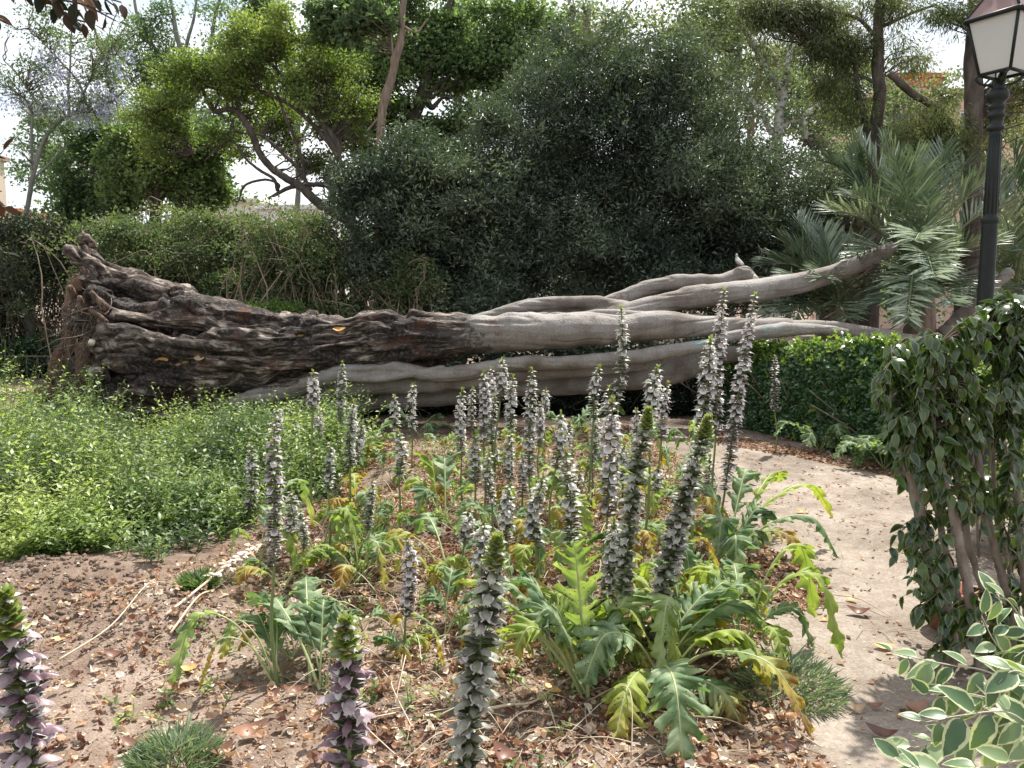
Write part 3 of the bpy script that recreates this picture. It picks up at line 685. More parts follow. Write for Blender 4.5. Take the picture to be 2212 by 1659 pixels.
# grain coordinates: fan out along the root flare at the left
xc = np.array([-6.2, -5.6, -5.0, -4.2, -3.4, -2.4, -1.2, 0, 1.2, 2.4, 5.0])
hi = np.array([2.05, 1.98, 1.70, 1.58, 1.48, 1.43, 1.42, 1.42, 1.44, 1.5, 1.8]); lo = np.array([-0.1, -0.05, -0.02, 0.02, 0.12, 0.25, 0.35, 0.42, 0.5, 0.7, 0.95])
H = np.interp(co[:, 0], xc, hi); Lw = np.interp(co[:, 0], xc, lo)
tz = (co[:, 2] - Lw) / np.maximum(H - Lw, 0.1) * 1.15
tz += 0.05 * np.sin(co[:, 0] * 1.7)
grain = np.stack([co[:, 0], co[:, 1] * 0.7, tz], 1)
wq = grain * np.array([1.6, 6.5, 9.0]) + 0.5 * (np.stack([vnoise(co * 1.5, 71), vnoise(co * 1.5, 72), vnoise(co * 1.5, 73)], 1))
ridge = 1 - np.abs(2 * vnoise(wq, 50) - 1)
ridge2 = 1 - np.abs(2 * vnoise(wq * np.array([1.6, 2.6, 2.6]) + 7, 51) - 1)
lump = fbm(co * 7, 60, 3)
groove = np.clip(1 - np.abs(2 * vnoise(wq * np.array([0.8, 1.5, 1.5]) + 31, 52) - 1) * 4.5, 0, 1)
disp = rough * (-0.07 * groove + 0.11 * (ridge ** 1.6 - 0.45) + 0.05 * (ridge2 - 0.5) + 0.045 * (lump - 0.5))
disp += (1 - rough) * (0.030 * (fbm(co * np.array([1.6, 3, 3]), 80, 2) - 0.5) + 0.016 * np.clip(fbm(co * 4.5, 81, 2) - .62, 0, 1) * 5 - 0.012 * np.clip(1 - np.abs(2 * vnoise(grain * np.array([1.2, 7, 9]) + 5, 82) - 1) * 6, 0, 1))
rknob = np.clip((co[:, 0] * -1 - 4.9), 0, 1) * 0.10 * (fbm(co * np.array([5, 5, 5]), 63, 3) - 0.5)
co2 = co + nn * (disp + rknob)[:, None]
m2.vertices.foreach_set('co', co2.astype(np.float32).ravel())
crev_shade = np.clip((0.42 - ridge) * 2.2, 0, 1) * rough * 0.8  # mask of the shade painted into the furrows of rough bark
paint = np.zeros(nv)
for (px, py, r) in ((1507, 742, 9), (1530, 738, 5), (1655, 712, 8), (1680, 706, 6)):
    c = P(px, py, TD - 0.7); d = np.sqrt((co[:, 0] - c[0]) ** 2 + ((co[:, 2] - c[2]) * 2.2) ** 2) / pm(r * 1.3, TD)
    paint = np.maximum(paint, np.clip(1.4 - d, 0, 1) * (nn[:, 1] < 0.2))
at = m2.attributes.new('dat', 'FLOAT_COLOR', 'POINT') if 'dat' not in m2.attributes else m2.attributes['dat']
at.data.foreach_set('color', np.stack([rough, crev_shade, paint, np.ones(nv)], 1).astype(np.float32).ravel())
g_ = m2.attributes.new('grain', 'FLOAT_VECTOR', 'POINT'); g_.data.foreach_set('vector', grain.astype(np.float32).ravel())
m2.materials.clear(); m2.materials.append(M['trunk'])
m2.polygons.foreach_set('use_smooth', np.ones(len(m2.polygons), bool)); m2.update()
fallen = thing('fallen_tree', 'huge uprooted tree lying on its side with torn brown root end and smooth grey limbs', 'fallen tree', (0, 0, 0))
to = bpy.data.objects.new('trunk', m2); COL.objects.link(to); to.parent = fallen
# surface lookup for things resting on the trunk
from mathutils.bvhtree import BVHTree
bvh = BVHTree.FromPolygons([tuple(x) for x in co2], [tuple(p.vertices) for p in m2.polygons])
def on_trunk(px, py):
    o = Vector((0, 0, CAM_Z)); q = P(px, py, 5.0); d = (Vector(q) - o).normalized()
    h = bvh.ray_cast(o, d)
    return (np.array(h[0]), np.array(h[1])) if h[0] is not None else (P(px, py, TD), np.array([0, -0.3, 1]))

# root plate: torn soil and fibres at the left end
ra = Acc()
for pts, dy in (([(186, 600, 16), (180, 650, 26), (178, 700, 32), (170, 760, 38), (160, 820, 46), (150, 880, 48), (150, 920, 40)], 0.25),
                ([(165, 640, 14), (162, 690, 22), (158, 740, 22), (140, 800, 28), (125, 860, 30), (118, 900, 28)], 0.0),
                ([(205, 700, 22), (200, 760, 30), (195, 830, 36), (185, 890, 36)], -0.25),
                ([(158, 640, 10), (160, 625, 8), (172, 610, 8)], -0.2),
                ([(120, 830, 14), (108, 870, 20), (98, 900, 16)], 0.1)):
    q = [[*P(a, b, TD + dy), pm(r, TD + dy)] for a, b, r in pts]; c = catmull(q, 40); tube(ra, c[:, :3], c[:, 3], 14, wob=0.3, seed=8)
me = ra.mesh('root_plate', M['rootsoil']); tmp = bpy.data.objects.new('tmp_root', me); COL.objects.link(tmp)
rm = tmp.modifiers.new('r', 'REMESH'); rm.mode = 'VOXEL'; rm.voxel_size = 0.022; rm.use_smooth_shade = True
dg = bpy.context.evaluated_depsgraph_get(); dg.update(); m3 = bpy.data.meshes.new_from_object(tmp.evaluated_get(dg)); bpy.data.objects.remove(tmp)
nv = len(m3.vertices); co = np.zeros(nv * 3, np.float32); m3.vertices.foreach_get('co', co); co = co.reshape(-1, 3).astype(float)
nn = np.zeros(nv * 3, np.float32); m3.vertex_normals.foreach_get('vector', nn); nn = nn.reshape(-1, 3)
co += nn * ((fbm(co * [6, 6, 4], 90, 4) - 0.5) * 0.30 + (np.abs(2 * vnoise(co * [16, 16, 5], 91) - 1) - .5) * 0.05)[:, None]
m3.vertices.foreach_set('co', co.astype(np.float32).ravel()); m3.materials.clear(); m3.materials.append(M['rootsoil'])
m3.polygons.foreach_set('use_smooth', np.ones(len(m3.polygons), bool)); m3.update()
ro = bpy.data.objects.new('root_plate', m3); COL.objects.link(ro); ro.parent = fallen
fa = Acc()
for k in range(130):
    y0 = 640 + 260 * rng.random(); x0 = np.interp(y0, [600, 700, 800, 900], [165, 140, 125, 100]) + rng.random() * 90
    a = P(x0, y0, TD - 0.35 - 0.3 * rng.random()); L = 0.15 + 0.5 * rng.random()
    dd = np.array([-0.5 + 0.7 * rng.random(), -0.5 * rng.random(), -0.9])
    pts = [a]
    for j in range(5): dd = dd + rng.normal(size=3) * 0.45; pts.append(pts[-1] + nrm(dd) * L / 5)
    tube(fa, catmull(pts, 12), np.linspace(0.008, 0.002, 12), 4, rnd=rng.random() * .6, cap=False)
obj('root_fibres', fa, M['twig'], fallen)['kind'] = 'stuff'
for (px, py, tx, ty, r, dy) in ((160, 642, 150, 618, 10, -.35), (176, 672, 172, 640, 8, -.5), (232, 668, 196, 630, 9, -.55), (215, 690, 245, 715, 8, -.6), (196, 668, 232, 695, 6, -.62)):
    sa = Acc(); q = np.array([[*P(px, py, TD + dy), pm(r, TD)], [*P((px + tx) / 2, (py + ty) / 2, TD + dy - .05), pm(r * .85, TD)], [*P(tx, ty, TD + dy - .1), pm(r * .5, TD)]])
    c = catmull(q, 12); tube(sa, c[:, :3], c[:, 3], 8, wob=0.3, seed=5); obj('root', sa, M['rootbark'], fallen)
for (px, py, tx, ty, r, dy) in ((186, 520, 176, 497, 9, .12), (200, 535, 192, 508, 8, .15), (160, 548, 148, 532, 8, -.15), (170, 560, 160, 540, 7, -.12), (188, 560, 183, 530, 9, 0), (176, 610, 158, 592, 9, -.1), (170, 640, 146, 636, 9, -.1), (160, 690, 140, 684, 9, -.1), (158, 720, 138, 712, 8, -.1), (190, 600, 176, 578, 8, -.2), (168, 655, 150, 664, 8, -.3)):
    sa = Acc(); q = np.array([[*P(px, py, TD + dy), pm(r, TD)], [*P((px + tx) / 2 + 2, (py + ty) / 2, TD + dy), pm(r * .7, TD)], [*P(tx, ty, TD + dy), pm(1.5, TD)]])
    c = catmull(q, 12); tube(sa, c[:, :3], c[:, 3], 7, wob=0.45, seed=6); obj('splinter', sa, M['rootbark'], fallen)
# sawn white face of a cut root
ca = Acc(); p0 = P(202, 741, TD - 0.70); tube(ca, [p0, p0 + np.array([-0.03, -0.03, 0.012])], [0.055, 0.052], 14, flat=0.75)
obj('cut_face', ca, plain('pale sawn wood', (0.55, 0.50, 0.43), rough=0.8), fallen)
ca = Acc(); p0 = P(1625, 601, TD + 0.33); tube(ca, catmull([p0, P(1634, 604, TD + .33), P(1643, 610, TD + .33)], 8), np.linspace(0.06, 0.015, 8), 10, wob=.25)
obj('broken_tip', ca, plain('pale torn wood', (0.50, 0.46, 0.40), rough=0.8, scale=30), fallen)
print("trunk done", nv)

#%%MARK_TREES
# ------------------------------------------------------------------ trees and shrubs behind
def tree(name, label, cat, depth, limbs, bark, blobs, leafm, n, leaf, group=None, ntwig=0, extra=None, twigmat=None, thin=.85, **kw):
    base = limbs[0][0]; b0 = P(base[0], base[1], depth); loc = (b0[0], b0[1], 0)
    t = thing(name, label, cat, loc, group)
    sk_ = []
    for k, l in enumerate(limbs):
        a = Acc(); c = limb(a, l, depth, wob=0.18, thin=thin); sk_.append(c)
        if k == 0 and b0[2] > 0.05:
            r0 = pm(l[0][2], depth); g0 = np.array([b0[0], b0[1], 0.0]); tube(a, [g0, (g0 + b0) / 2, b0], [r0 * 1.35, r0 * 1.1, r0], 9, cap=False)
        obj('trunk' if k == 0 else 'branch', a, bark, t)
    a = Acc(); cen = crown(a, blobs, depth, n, leaf, **kw)
    if extra: extra(a)
    if ntwig: twigs(a, np.concatenate(sk_), cen, ntwig, mat=1)
    c = obj('crown', a, [leafm, twigmat or M['twig'], M['jacflower']], t, smooth=False)
    return t

# jacaranda at the far left
jb = [(60, 230, 70, 60), (150, 170, 90, 60), (235, 190, 60, 60), (170, 90, 110, 60), (60, 120, 60, 60), (250, 110, 60, 50), (95, 300, 60, 40), (30, 180, 40, 50), (110, 40, 90, 40)]
def jac_flowers(a):
    crown(a, [(50, 215, 50, 35), (150, 215, 70, 35), (235, 200, 50, 45), (95, 165, 55, 30), (250, 150, 30, 40), (200, 250, 50, 30), (130, 130, 80, 20)], 17, 210, 0.06, per=14, cl=0.24, mat=2, gap=0.40, seed=3, shell=0.3, vary=.4)
tree('flowering_tree', 'slender grey tree with lilac blossom and sparse leaves at the far left', 'tree', 17,
     [[(52, 500, 9), (60, 440, 8), (72, 385, 8), (84, 330, 7), (112, 278, 7), (145, 250, 6), (200, 236, 5), (246, 215, 4), (282, 175, 2)],
      [(72, 370, 6), (66, 300, 5), (68, 240, 4), (50, 210, 3), (0, 180, 2)], [(112, 272, 5), (80, 220, 4), (45, 170, 3), (5, 130, 2)],
      [(150, 248, 5), (148, 180, 4), (150, 110, 3), (160, 30, 2)], [(190, 236, 5), (170, 180, 4), (120, 120, 3), (60, 60, 2)],
      [(74, 385, 4), (110, 350, 3), (150, 310, 2)], [(165, 240, 4), (200, 160, 3), (235, 90, 2), (250, 20, 1.5)], [(250, 212, 3), (230, 140, 3), (270, 60, 2)]],
     M['greybark'], jb, M['jacleaf'], 520, 0.06, ntwig=260, thin=.62, extra=jac_flowers, per=13, cl=0.22, gap=0.45, seed=2, shell=0.3)

# two dense trees left, behind the bramble
tree('leafy_tree', 'dense green tree with short trunk just right of the lilac blossom tree', 'tree', 19,
     [[(237, 500, 13), (236, 450, 12), (232, 400, 9), (225, 330, 7)], [(234, 420, 7), (200, 370, 5), (170, 330, 3)], [(232, 400, 7), (270, 340, 5), (290, 280, 3)],
      [(232, 380, 6), (236, 300, 6), (240, 200, 5), (210, 80, 3), (180, 0, 2)]],
     M['darkbark'], [(200, 330, 75, 55), (180, 395, 70, 50), (245, 400, 70, 60), (270, 300, 75, 60), (150, 440, 40, 30), (210, 450, 60, 40), (290, 350, 60, 60), (250, 230, 40, 60, 1)], M['midgreen'],
     1300, 0.095, ntwig=160, per=16, cl=0.27, gap=0.40, seed=6, tpl=DW)
tree('leafy_tree', 'dense green tree whose dark trunk shows above the bramble beside the pale building', 'tree', 18,
     [[(335, 490, 14), (338, 440, 14), (345, 390, 11), (360, 330, 8)], [(340, 430, 8), (380, 390, 6), (430, 360, 4)], [(345, 400, 8), (310, 350, 5), (280, 330, 3)]],
     M['darkbark'], [(340, 300, 90, 60), (400, 350, 80, 60), (330, 390, 70, 55), (440, 400, 60, 45), (470, 350, 45, 60), (270, 340, 60, 50), (390, 430, 70, 30)], M['bright'],
     1400, 0.09, ntwig=160, per=16, cl=0.25, gap=0.40, seed=9, tpl=DW)
# tall airy tree above them
tree('tall_tree', 'tall airy tree with bare grey upper branches rising behind the dense left trees', 'tree', 23,
     [[(380, 480, 12), (385, 400, 11), (392, 300, 10), (398, 200, 9), (392, 110, 7), (375, 40, 5), (368, -30, 4)], [(396, 120, 5), (410, 80, 4), (420, 20, 3), (425, -30, 3)],
      [(395, 190, 6), (330, 100, 5), (300, 40, 4), (285, -30, 3)], [(398, 220, 5), (440, 160, 4), (455, 110, 4), (465, 40, 4), (480, -20, 3)], [(455, 110, 4), (480, 150, 3), (520, 60, 3), (560, -10, 2)],
      [(330, 100, 3), (300, 80, 3), (290, 75, 2)]],
     M['greybark'], [(385, 110, 60, 70), (450, 60, 80, 60), (540, 90, 80, 60), (300, 90, 60, 50), (370, 190, 60, 70), (600, 70, 50, 50), (480, 130, 60, 50), (330, 180, 50, 60), (560, 20, 80, 40)], M['midgreen'],
     1700, 0.09, ntwig=200, per=13, cl=0.32, gap=0.47, seed=12, shell=0.3)
# arching tree
arch_l = [[(775, 500, 15), (740, 470, 15), (689, 440, 15), (650, 405, 14), (615, 382, 13), (581, 357, 12), (556, 324, 11), (540, 285, 10), (515, 249, 9), (490, 238, 8), (461, 241, 8), (445, 215, 7), (432, 195, 6), (420, 210, 5), (398, 232, 5), (365, 238, 4), (324, 241, 3)],
          [(735, 470, 12), (722, 440, 12), (716, 400, 11), (718, 365, 10), (730, 324, 10), (712, 290, 9), (689, 261, 9), (668, 230, 8), (647, 207, 7), (615, 170, 6), (581, 137, 5), (560, 135, 4), (544, 145, 3)],
          [(772, 423, 11), (735, 408, 10), (706, 398, 9), (675, 398, 8), (647, 400, 8), (622, 405, 7), (602, 415, 6), (581, 427, 4)],
          [(660, 400, 6), (655, 365, 6), (647, 332, 5), (635, 300, 5), (622, 266, 5), (610, 230, 4), (598, 199, 4)],
          [(672, 411, 7), (640, 360, 6), (602, 324, 6), (575, 300, 5), (556, 290, 5), (520, 288, 4), (498, 282, 4), (481, 299, 3), (450, 318, 3), (415, 332, 2)],
          [(600, 412, 6), (590, 385, 5), (560, 365, 5), (530, 340, 4), (515, 320, 4), (490, 305, 3), (440, 350, 2)],
          [(600, 412, 4), (600, 395, 4), (570, 385, 4), (530, 400, 4), (515, 435, 3)], [(730, 330, 8), (700, 285, 7), (690, 250, 6), (650, 215, 6), (640, 195, 5), (610, 170, 4)],
          [(540, 145, 4), (500, 152, 4), (455, 158, 3), (420, 165, 2)], [(461, 241, 4), (470, 210, 4), (455, 190, 3), (410, 200, 2)], [(760, 440, 9), (755, 380, 8), (700, 300, 7), (640, 235, 6), (560, 200, 4), (500, 190, 2)],
          [(600, 165, 4), (600, 120, 3), (640, 80, 2)]]
tree('arching_tree', 'yellow green tree with dark twisted limbs arching left over the bramble', 'tree', 16, arch_l, M['darkbark'],
     [(470, 130, 75, 45), (560, 110, 80, 45), (400, 190, 60, 50), (640, 130, 70, 55), (700, 190, 60, 60), (470, 200, 70, 40), (360, 240, 60, 40), (560, 185, 60, 35, .5), (430, 270, 60, 40), (610, 240, 40, 30, .8), (520, 330, 30, 20, .6), (620, 60, 50, 50),
      (760, 250, 60, 70, .8), (540, 70, 60, 40), (690, 350, 45, 40, 1), (560, 260, 50, 30, .8), (640, 320, 40, 30, 1), (700, 110, 60, 50), (330, 300, 50, 40)], M['arch'], 2500, 0.07, ntwig=600,
     per=16, cl=0.20, gap=0.41, seed=15, tpl=D2, twigmat=M['darkbark'], shell=0.4, thin=.66)
# bare peeled trunk and the big leaning tree
tree('peeled_tree', 'tall brown trunk with peeling bark rising straight from the dark evergreens', 'tree', 15.5,
     [[(818, 420, 11), (820, 330, 11), (828, 250, 11), (835, 215, 12), (848, 160, 10), (852, 130, 11), (862, 90, 9), (868, 40, 8), (878, -20, 7)], [(835, 245, 4), (815, 262, 3), (795, 285, 2)], [(866, 60, 5), (830, 30, 4), (790, 0, 3)],
      [(850, 140, 3), (845, 105, 3), (840, 60, 2)], [(868, 55, 4), (900, 70, 3), (925, 40, 2)]],
     M['brownbark'], [(760, 50, 60, 50), (820, 20, 60, 40), (720, 30, 50, 40), (880, 20, 40, 30)], M['midgreen'], 230, 0.11, ntwig=60, per=13, cl=0.2, gap=0.42, seed=18, tpl=DW, shell=.3)
tree('leaning_tree', 'big bright green tree with thick dark leaning trunk behind the peeled trunk', 'tree', 18.5,
     [[(860, 420, 19), (868, 330, 19), (882, 270, 18), (905, 220, 17), (922, 170, 14), (935, 120, 13), (952, 70, 12), (968, 20, 10), (985, -30, 9)], [(905, 225, 9), (940, 190, 6), (980, 160, 4), (1040, 130, 3)], [(935, 115, 8), (970, 90, 7), (990, 40, 6), (1010, -10, 5)],
      [(895, 240, 8), (930, 210, 5), (1000, 178, 4), (1050, 170, 3)], [(918, 180, 8), (930, 230, 7), (960, 210, 4), (1010, 225, 3)], [(880, 300, 7), (850, 330, 5), (830, 345, 3)], [(920, 170, 4), (905, 120, 3), (880, 60, 3)], [(1000, 230, 8), (985, 290, 9), (970, 360, 10)]],
     M['darkbark'], [(800, 130, 85, 60), (760, 200, 70, 50), (900, 80, 90, 60), (1010, 60, 90, 60), (1100, 90, 80, 70), (1040, 150, 90, 50), (960, 150, 70, 50, .5), (850, 210, 70, 50), (1000, 270, 80, 50), (930, 300, 80, 40), (1120, 30, 70, 50), (800, 260, 70, 40), (1080, 220, 60, 50), (960, 0, 120, 40), (770, 330, 50, 50)],
     M['bright'], 3300, 0.085, ntwig=400, per=14, cl=0.27, gap=0.40, seed=21, tpl=DW, twigmat=M['darkbark'], shell=.4)
# thin bare topped trees above the evergreens
tree('bare_tree', 'thin half bare tree poking up above the middle of the dark evergreens', 'tree', 22,
     [[(1260, 300, 6), (1262, 200, 5), (1265, 120, 5), (1270, 60, 4), (1268, 10, 3)], [(1262, 110, 3), (1290, 70, 3), (1330, 40, 2), (1370, 0, 2)], [(1262, 130, 3), (1245, 80, 2), (1235, 0, 2)], [(1265, 90, 3), (1300, 95, 3), (1310, 40, 2)]],
     M['brownbark'], [(1270, 60, 60, 50), (1240, 30, 50, 40), (1330, 60, 40, 40)], M['poplar'], 90, 0.12, ntwig=60, per=12, cl=0.25, gap=0.42, seed=24, shell=.3)
# pale barked trees on the right
pl = [(1470, 60, 60, 60), (1540, 30, 70, 50), (1500, 130, 50, 60), (1600, 90, 60, 60), (1650, 170, 60, 60), (1560, 240, 50, 50, .6), (1740, 230, 50, 60), (1800, 270, 50, 50), (1730, 330, 50, 40), (1450, 150, 50, 40), (1620, 290, 60, 40), (1780, 180, 60, 50), (1830, 330, 50, 50), (1640, 40, 50, 50)]
tree('pale_tree', 'white barked tree forking high above the right end of the evergreens', 'tree', 21,
     [[(1672, 420, 15), (1676, 340, 14), (1680, 303, 13), (1686, 237, 12), (1692, 205, 12), (1675, 175, 9), (1655, 145, 8), (1635, 110, 7), (1604, 60, 6), (1568, 0, 5)], [(1692, 205, 8), (1702, 150, 8), (1706, 100, 7), (1712, 20, 5)],
      [(1667, 290, 7), (1645, 245, 7), (1620, 215, 6), (1590, 195, 6), (1550, 166, 5), (1515, 152, 4), (1481, 146, 3)], [(1692, 274, 8), (1705, 262, 7), (1725, 255, 6), (1742, 244, 6), (1760, 232, 5), (1785, 212, 4)], [(1672, 170, 6), (1680, 140, 5), (1668, 115, 5), (1640, 90, 4)],
      [(1740, 300, 7), (1736, 262, 6), (1732, 250, 5)]],
     M['whitebark'], pl, M['poplar'], 900, 0.085, ntwig=300, per=13, cl=0.27, gap=0.46, seed=27, tpl=DW, shell=.3)
tree('pale_tree', 'grey trunked tree left of the forked white barked one', 'tree', 24,
     [[(1583, 420, 10), (1584, 300, 10), (1586, 263, 10), (1592, 205, 9), (1598, 124, 7), (1600, 40, 5)], [(1586, 250, 5), (1560, 240, 4), (1548, 255, 3)]],
     M['greybark'], [(1560, 100, 70, 70), (1500, 200, 60, 50), (1600, 200, 50, 50), (1540, 280, 50, 40), (1450, 30, 70, 50)], M['poplar'], 420, 0.10, ntwig=100, per=13, cl=0.3, gap=0.44, seed=28, shell=.3)
tree('pale_tree', 'brownish trunk between the grey trunked tree and the white barked one', 'tree', 23,
     [[(1618, 420, 9), (1620, 300, 9), (1624, 240, 8), (1636, 170, 6), (1650, 110, 4)]], M['brownbark'], [(1640, 90, 60, 50), (1660, 230, 40, 50), (1720, 120, 50, 50)], M['poplar'], 200, 0.10, ntwig=60, per=12, cl=0.28, gap=0.44, seed=29, shell=.3)

# feathery dark trunked trees top right
def feathery(name, label, depth, limbs, blobs, n, seed, ntwig=200):
    return tree(name, label, 'tree', depth, limbs, M['darkbark'], blobs, M['conifer'], n, 0.085, ntwig=ntwig, per=46, cl=0.27, gap=0.43, seed=seed, tpl=tpl_diamond(0.16, 0.02, 0.1), shell=.35, hang=0.55, upn=0.2, gfreq=1.0, twigmat=M['darkbark'])
feathery('feathery_tree', 'dark straight trunk with olive feathery foliage standing left of the lamp post', 13,
         [[(1888, 460, 18), (1890, 370, 17), (1890, 310, 16), (1894, 220, 15), (1897, 120, 14), (1900, -30, 12)], [(1888, 330, 9), (1868, 270, 8), (1855, 215, 7), (1850, 150, 6), (1845, 100, 5), (1800, 50, 4)], [(1855, 140, 5), (1820, 110, 4), (1770, 100, 3)], [(1896, 80, 6), (1850, 40, 4), (1780, 20, 3)],
          [(1892, 180, 5), (1840, 160, 4), (1770, 190, 3)], [(1897, 60, 5), (1960, 30, 4), (2020, 10, 3)]],
         [(1700, 25, 90, 35), (1800, 95, 60, 35), (1810, 20, 90, 38), (1800, 175, 55, 32), (1840, 90, 50, 60), (1840, 230, 40, 32), (1950, 15, 80, 30), (1620, 15, 50, 25), (1960, 110, 35, 30)], 620, 31)
feathery('feathery_tree', 'thick dark trunk rising directly behind the street lamp', 12.5,
         [[(2098, 560, 26), (2100, 420, 24), (2098, 330, 22), (2104, 230, 21), (2106, 120, 20), (2110, -30, 18)], [(2085, 330, 12), (2050, 270, 11), (2010, 230, 10), (1975, 205, 9), (1945, 178, 9), (1920, 160, 8)], [(2050, 262, 6), (2010, 320, 5), (1990, 380, 3)], [(2105, 120, 7), (2160, 80, 5), (2240, 60, 4)]],
         [(2040, 30, 60, 30), (2150, 230, 60, 60, .5), (2190, 290, 50, 60), (2000, 260, 60, 40), (1990, 310, 60, 40), (2190, 60, 50, 40), (2060, 320, 60, 40), (2250, 200, 50, 80)], 420, 34)

tree('garden_tree', 'loose yellowish green tree in front of the pink building', 'tree', 24,
     [[(2010, 560, 9), (2012, 420, 8), (2020, 330, 6), (2030, 270, 4)], [(2015, 380, 5), (1960, 320, 4), (1930, 280, 2)], [(2015, 370, 5), (2080, 300, 4), (2120, 260, 2)]],
     M['brownbark'], [(1950, 205, 60, 35), (2050, 200, 60, 35), (1880, 330, 60, 60), (1940, 290, 60, 50), (2020, 270, 70, 50), (2090, 300, 60, 60), (2170, 290, 60, 60), (1960, 370, 70, 50), (2060, 380, 80, 60), (1840, 400, 50, 60), (2200, 380, 60, 60), (1790, 340, 40, 60)], M['poplar'], 1100, 0.10, ntwig=150, per=14, cl=0.30, gap=0.42, seed=38, tpl=DW, shell=.3)
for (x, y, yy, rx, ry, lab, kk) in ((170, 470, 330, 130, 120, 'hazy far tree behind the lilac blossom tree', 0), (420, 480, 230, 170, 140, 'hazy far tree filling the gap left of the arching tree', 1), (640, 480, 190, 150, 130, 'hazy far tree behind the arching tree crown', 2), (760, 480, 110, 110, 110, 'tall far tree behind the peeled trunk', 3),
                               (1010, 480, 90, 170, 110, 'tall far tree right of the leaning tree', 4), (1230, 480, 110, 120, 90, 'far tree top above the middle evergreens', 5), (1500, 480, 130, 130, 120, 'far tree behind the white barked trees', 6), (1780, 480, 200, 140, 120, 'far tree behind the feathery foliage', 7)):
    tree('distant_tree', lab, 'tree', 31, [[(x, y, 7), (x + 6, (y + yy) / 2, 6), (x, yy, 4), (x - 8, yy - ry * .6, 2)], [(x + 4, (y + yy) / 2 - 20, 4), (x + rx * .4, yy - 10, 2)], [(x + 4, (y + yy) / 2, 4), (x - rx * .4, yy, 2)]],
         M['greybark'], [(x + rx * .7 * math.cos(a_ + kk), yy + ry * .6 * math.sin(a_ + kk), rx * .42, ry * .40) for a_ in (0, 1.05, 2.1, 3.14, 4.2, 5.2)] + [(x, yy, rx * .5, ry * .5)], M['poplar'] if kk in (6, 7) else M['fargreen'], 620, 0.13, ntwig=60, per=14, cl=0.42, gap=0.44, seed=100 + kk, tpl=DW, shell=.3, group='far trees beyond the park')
# great dark evergreens
tree('evergreen_tree', 'huge dark evergreen dome towering behind the grey limbs of the fallen tree', 'tree', 14.5,
     [[(1400, 700, 20), (1395, 560, 16), (1380, 400, 12), (1380, 250, 8), (1400, 150, 5)], [(1395, 500, 9), (1300, 380, 7), (1200, 250, 5)], [(1395, 480, 9), (1520, 360, 7), (1620, 330, 4)], [(1390, 330, 6), (1450, 220, 5), (1470, 130, 3)]],
     M['darkbark'], [(1240, 190, 100, 60), (1150, 240, 80, 55), (1390, 200, 90, 75), (1460, 150, 50, 45), (1320, 130, 60, 35), (1470, 270, 110, 90), (1330, 330, 150, 100), (1545, 370, 85, 60), (1230, 300, 110, 80), (1600, 430, 130, 100), (1450, 460, 170, 120, -.5), (1720, 430, 90, 90), (1280, 480, 130, 110), (1600, 560, 130, 80), (1400, 590, 170, 80, -.4), (1740, 520, 70, 80), (1240, 590, 110, 80), (1200, 130, 60, 40), (1700, 600, 100, 70)],
     M['evergreen'], 11500, 0.085, ntwig=150, per=20, cl=0.22, gap=0.33, spr=8, seed=41, tpl=DN, shell=0.75, thick=1.5, twigmat=M['darkbark'])
tree('evergreen_tree', 'lower dark evergreen mound behind the middle of the fallen trunk', 'tree', 13.6,
     [[(960, 700, 14), (955, 560, 11), (940, 440, 8), (900, 370, 5)], [(955, 520, 7), (1040, 420, 5), (1090, 350, 3)], [(955, 540, 7), (850, 460, 5), (800, 400, 3)]],
     M['darkbark'], [(850, 380, 90, 60), (800, 440, 60, 70), (960, 360, 110, 60), (1060, 330, 90, 60), (920, 470, 130, 80), (1060, 450, 120, 90), (880, 560, 120, 70), (1020, 590, 130, 90, -.3), (1140, 400, 60, 60), (1130, 530, 90, 100), (1000, 660, 120, 50)],
     M['evergreen'], 6800, 0.085, ntwig=100, per=20, cl=0.22, gap=0.33, spr=8, seed=44, tpl=DN, shell=0.75, thick=1.3, twigmat=M['darkbark'])

# bramble bank on the left: thin stems and small leaves
def shrub(name, label, depth, blobs, leafm, n, leaf, seed, nst=120, thick=1.0, stems=None, twm=None, cat='shrub', group=None, **kw):
    b = blobs[0]; x0 = P(b[0], b[1], depth)[0]
    t = thing(name, label, cat, (x0, depth, 0), group)
    a = Acc(); cen = crown(a, blobs, depth, n, leaf, seed=seed, thick=thick, **kw)
    obj('foliage', a, [leafm, M['twig']], t, smooth=False)
    s = Acc()
    idx = rng.choice(len(cen), min(nst, len(cen)), replace=False)
    for k in idx:
        c = cen[k]; g = np.array([c[0] + rng.normal() * 0.5, depth + rng.normal() * 0.35, 0.0])
        m = (c + g) / 2 + np.array([rng.normal() * 0.2, rng.normal() * 0.15, 0.25])
        e = c + np.array([rng.normal() * 0.25, -0.15 * rng.random(), 0.12 * rng.normal() - 0.03])
        cc = catmull([g, m, c, e], 14); cc[1:] += rng.normal(size=(13, 3)) * 0.02
        tube(s, cc, np.linspace(0.014, 0.004, 14), 4, cap=False)
    obj('stems', s, twm or M['twig'], t)['kind'] = 'stuff'
    return t
shrub('bramble_shrub', 'tangled green bramble right behind the torn root end of the fallen tree', 13.0,
      [(260, 530, 80, 50), (330, 510, 90, 55), (430, 520, 90, 60), (300, 590, 90, 60), (410, 600, 100, 60), (500, 590, 80, 60), (240, 620, 50, 60), (520, 520, 60, 50), (360, 660, 120, 60), (500, 650, 70, 40)],
      M['bramble'], 3300, 0.055, 51, nst=240, per=16, cl=0.20, gap=0.38, thick=0.8, twm=M['drytwig'], shell=.6)
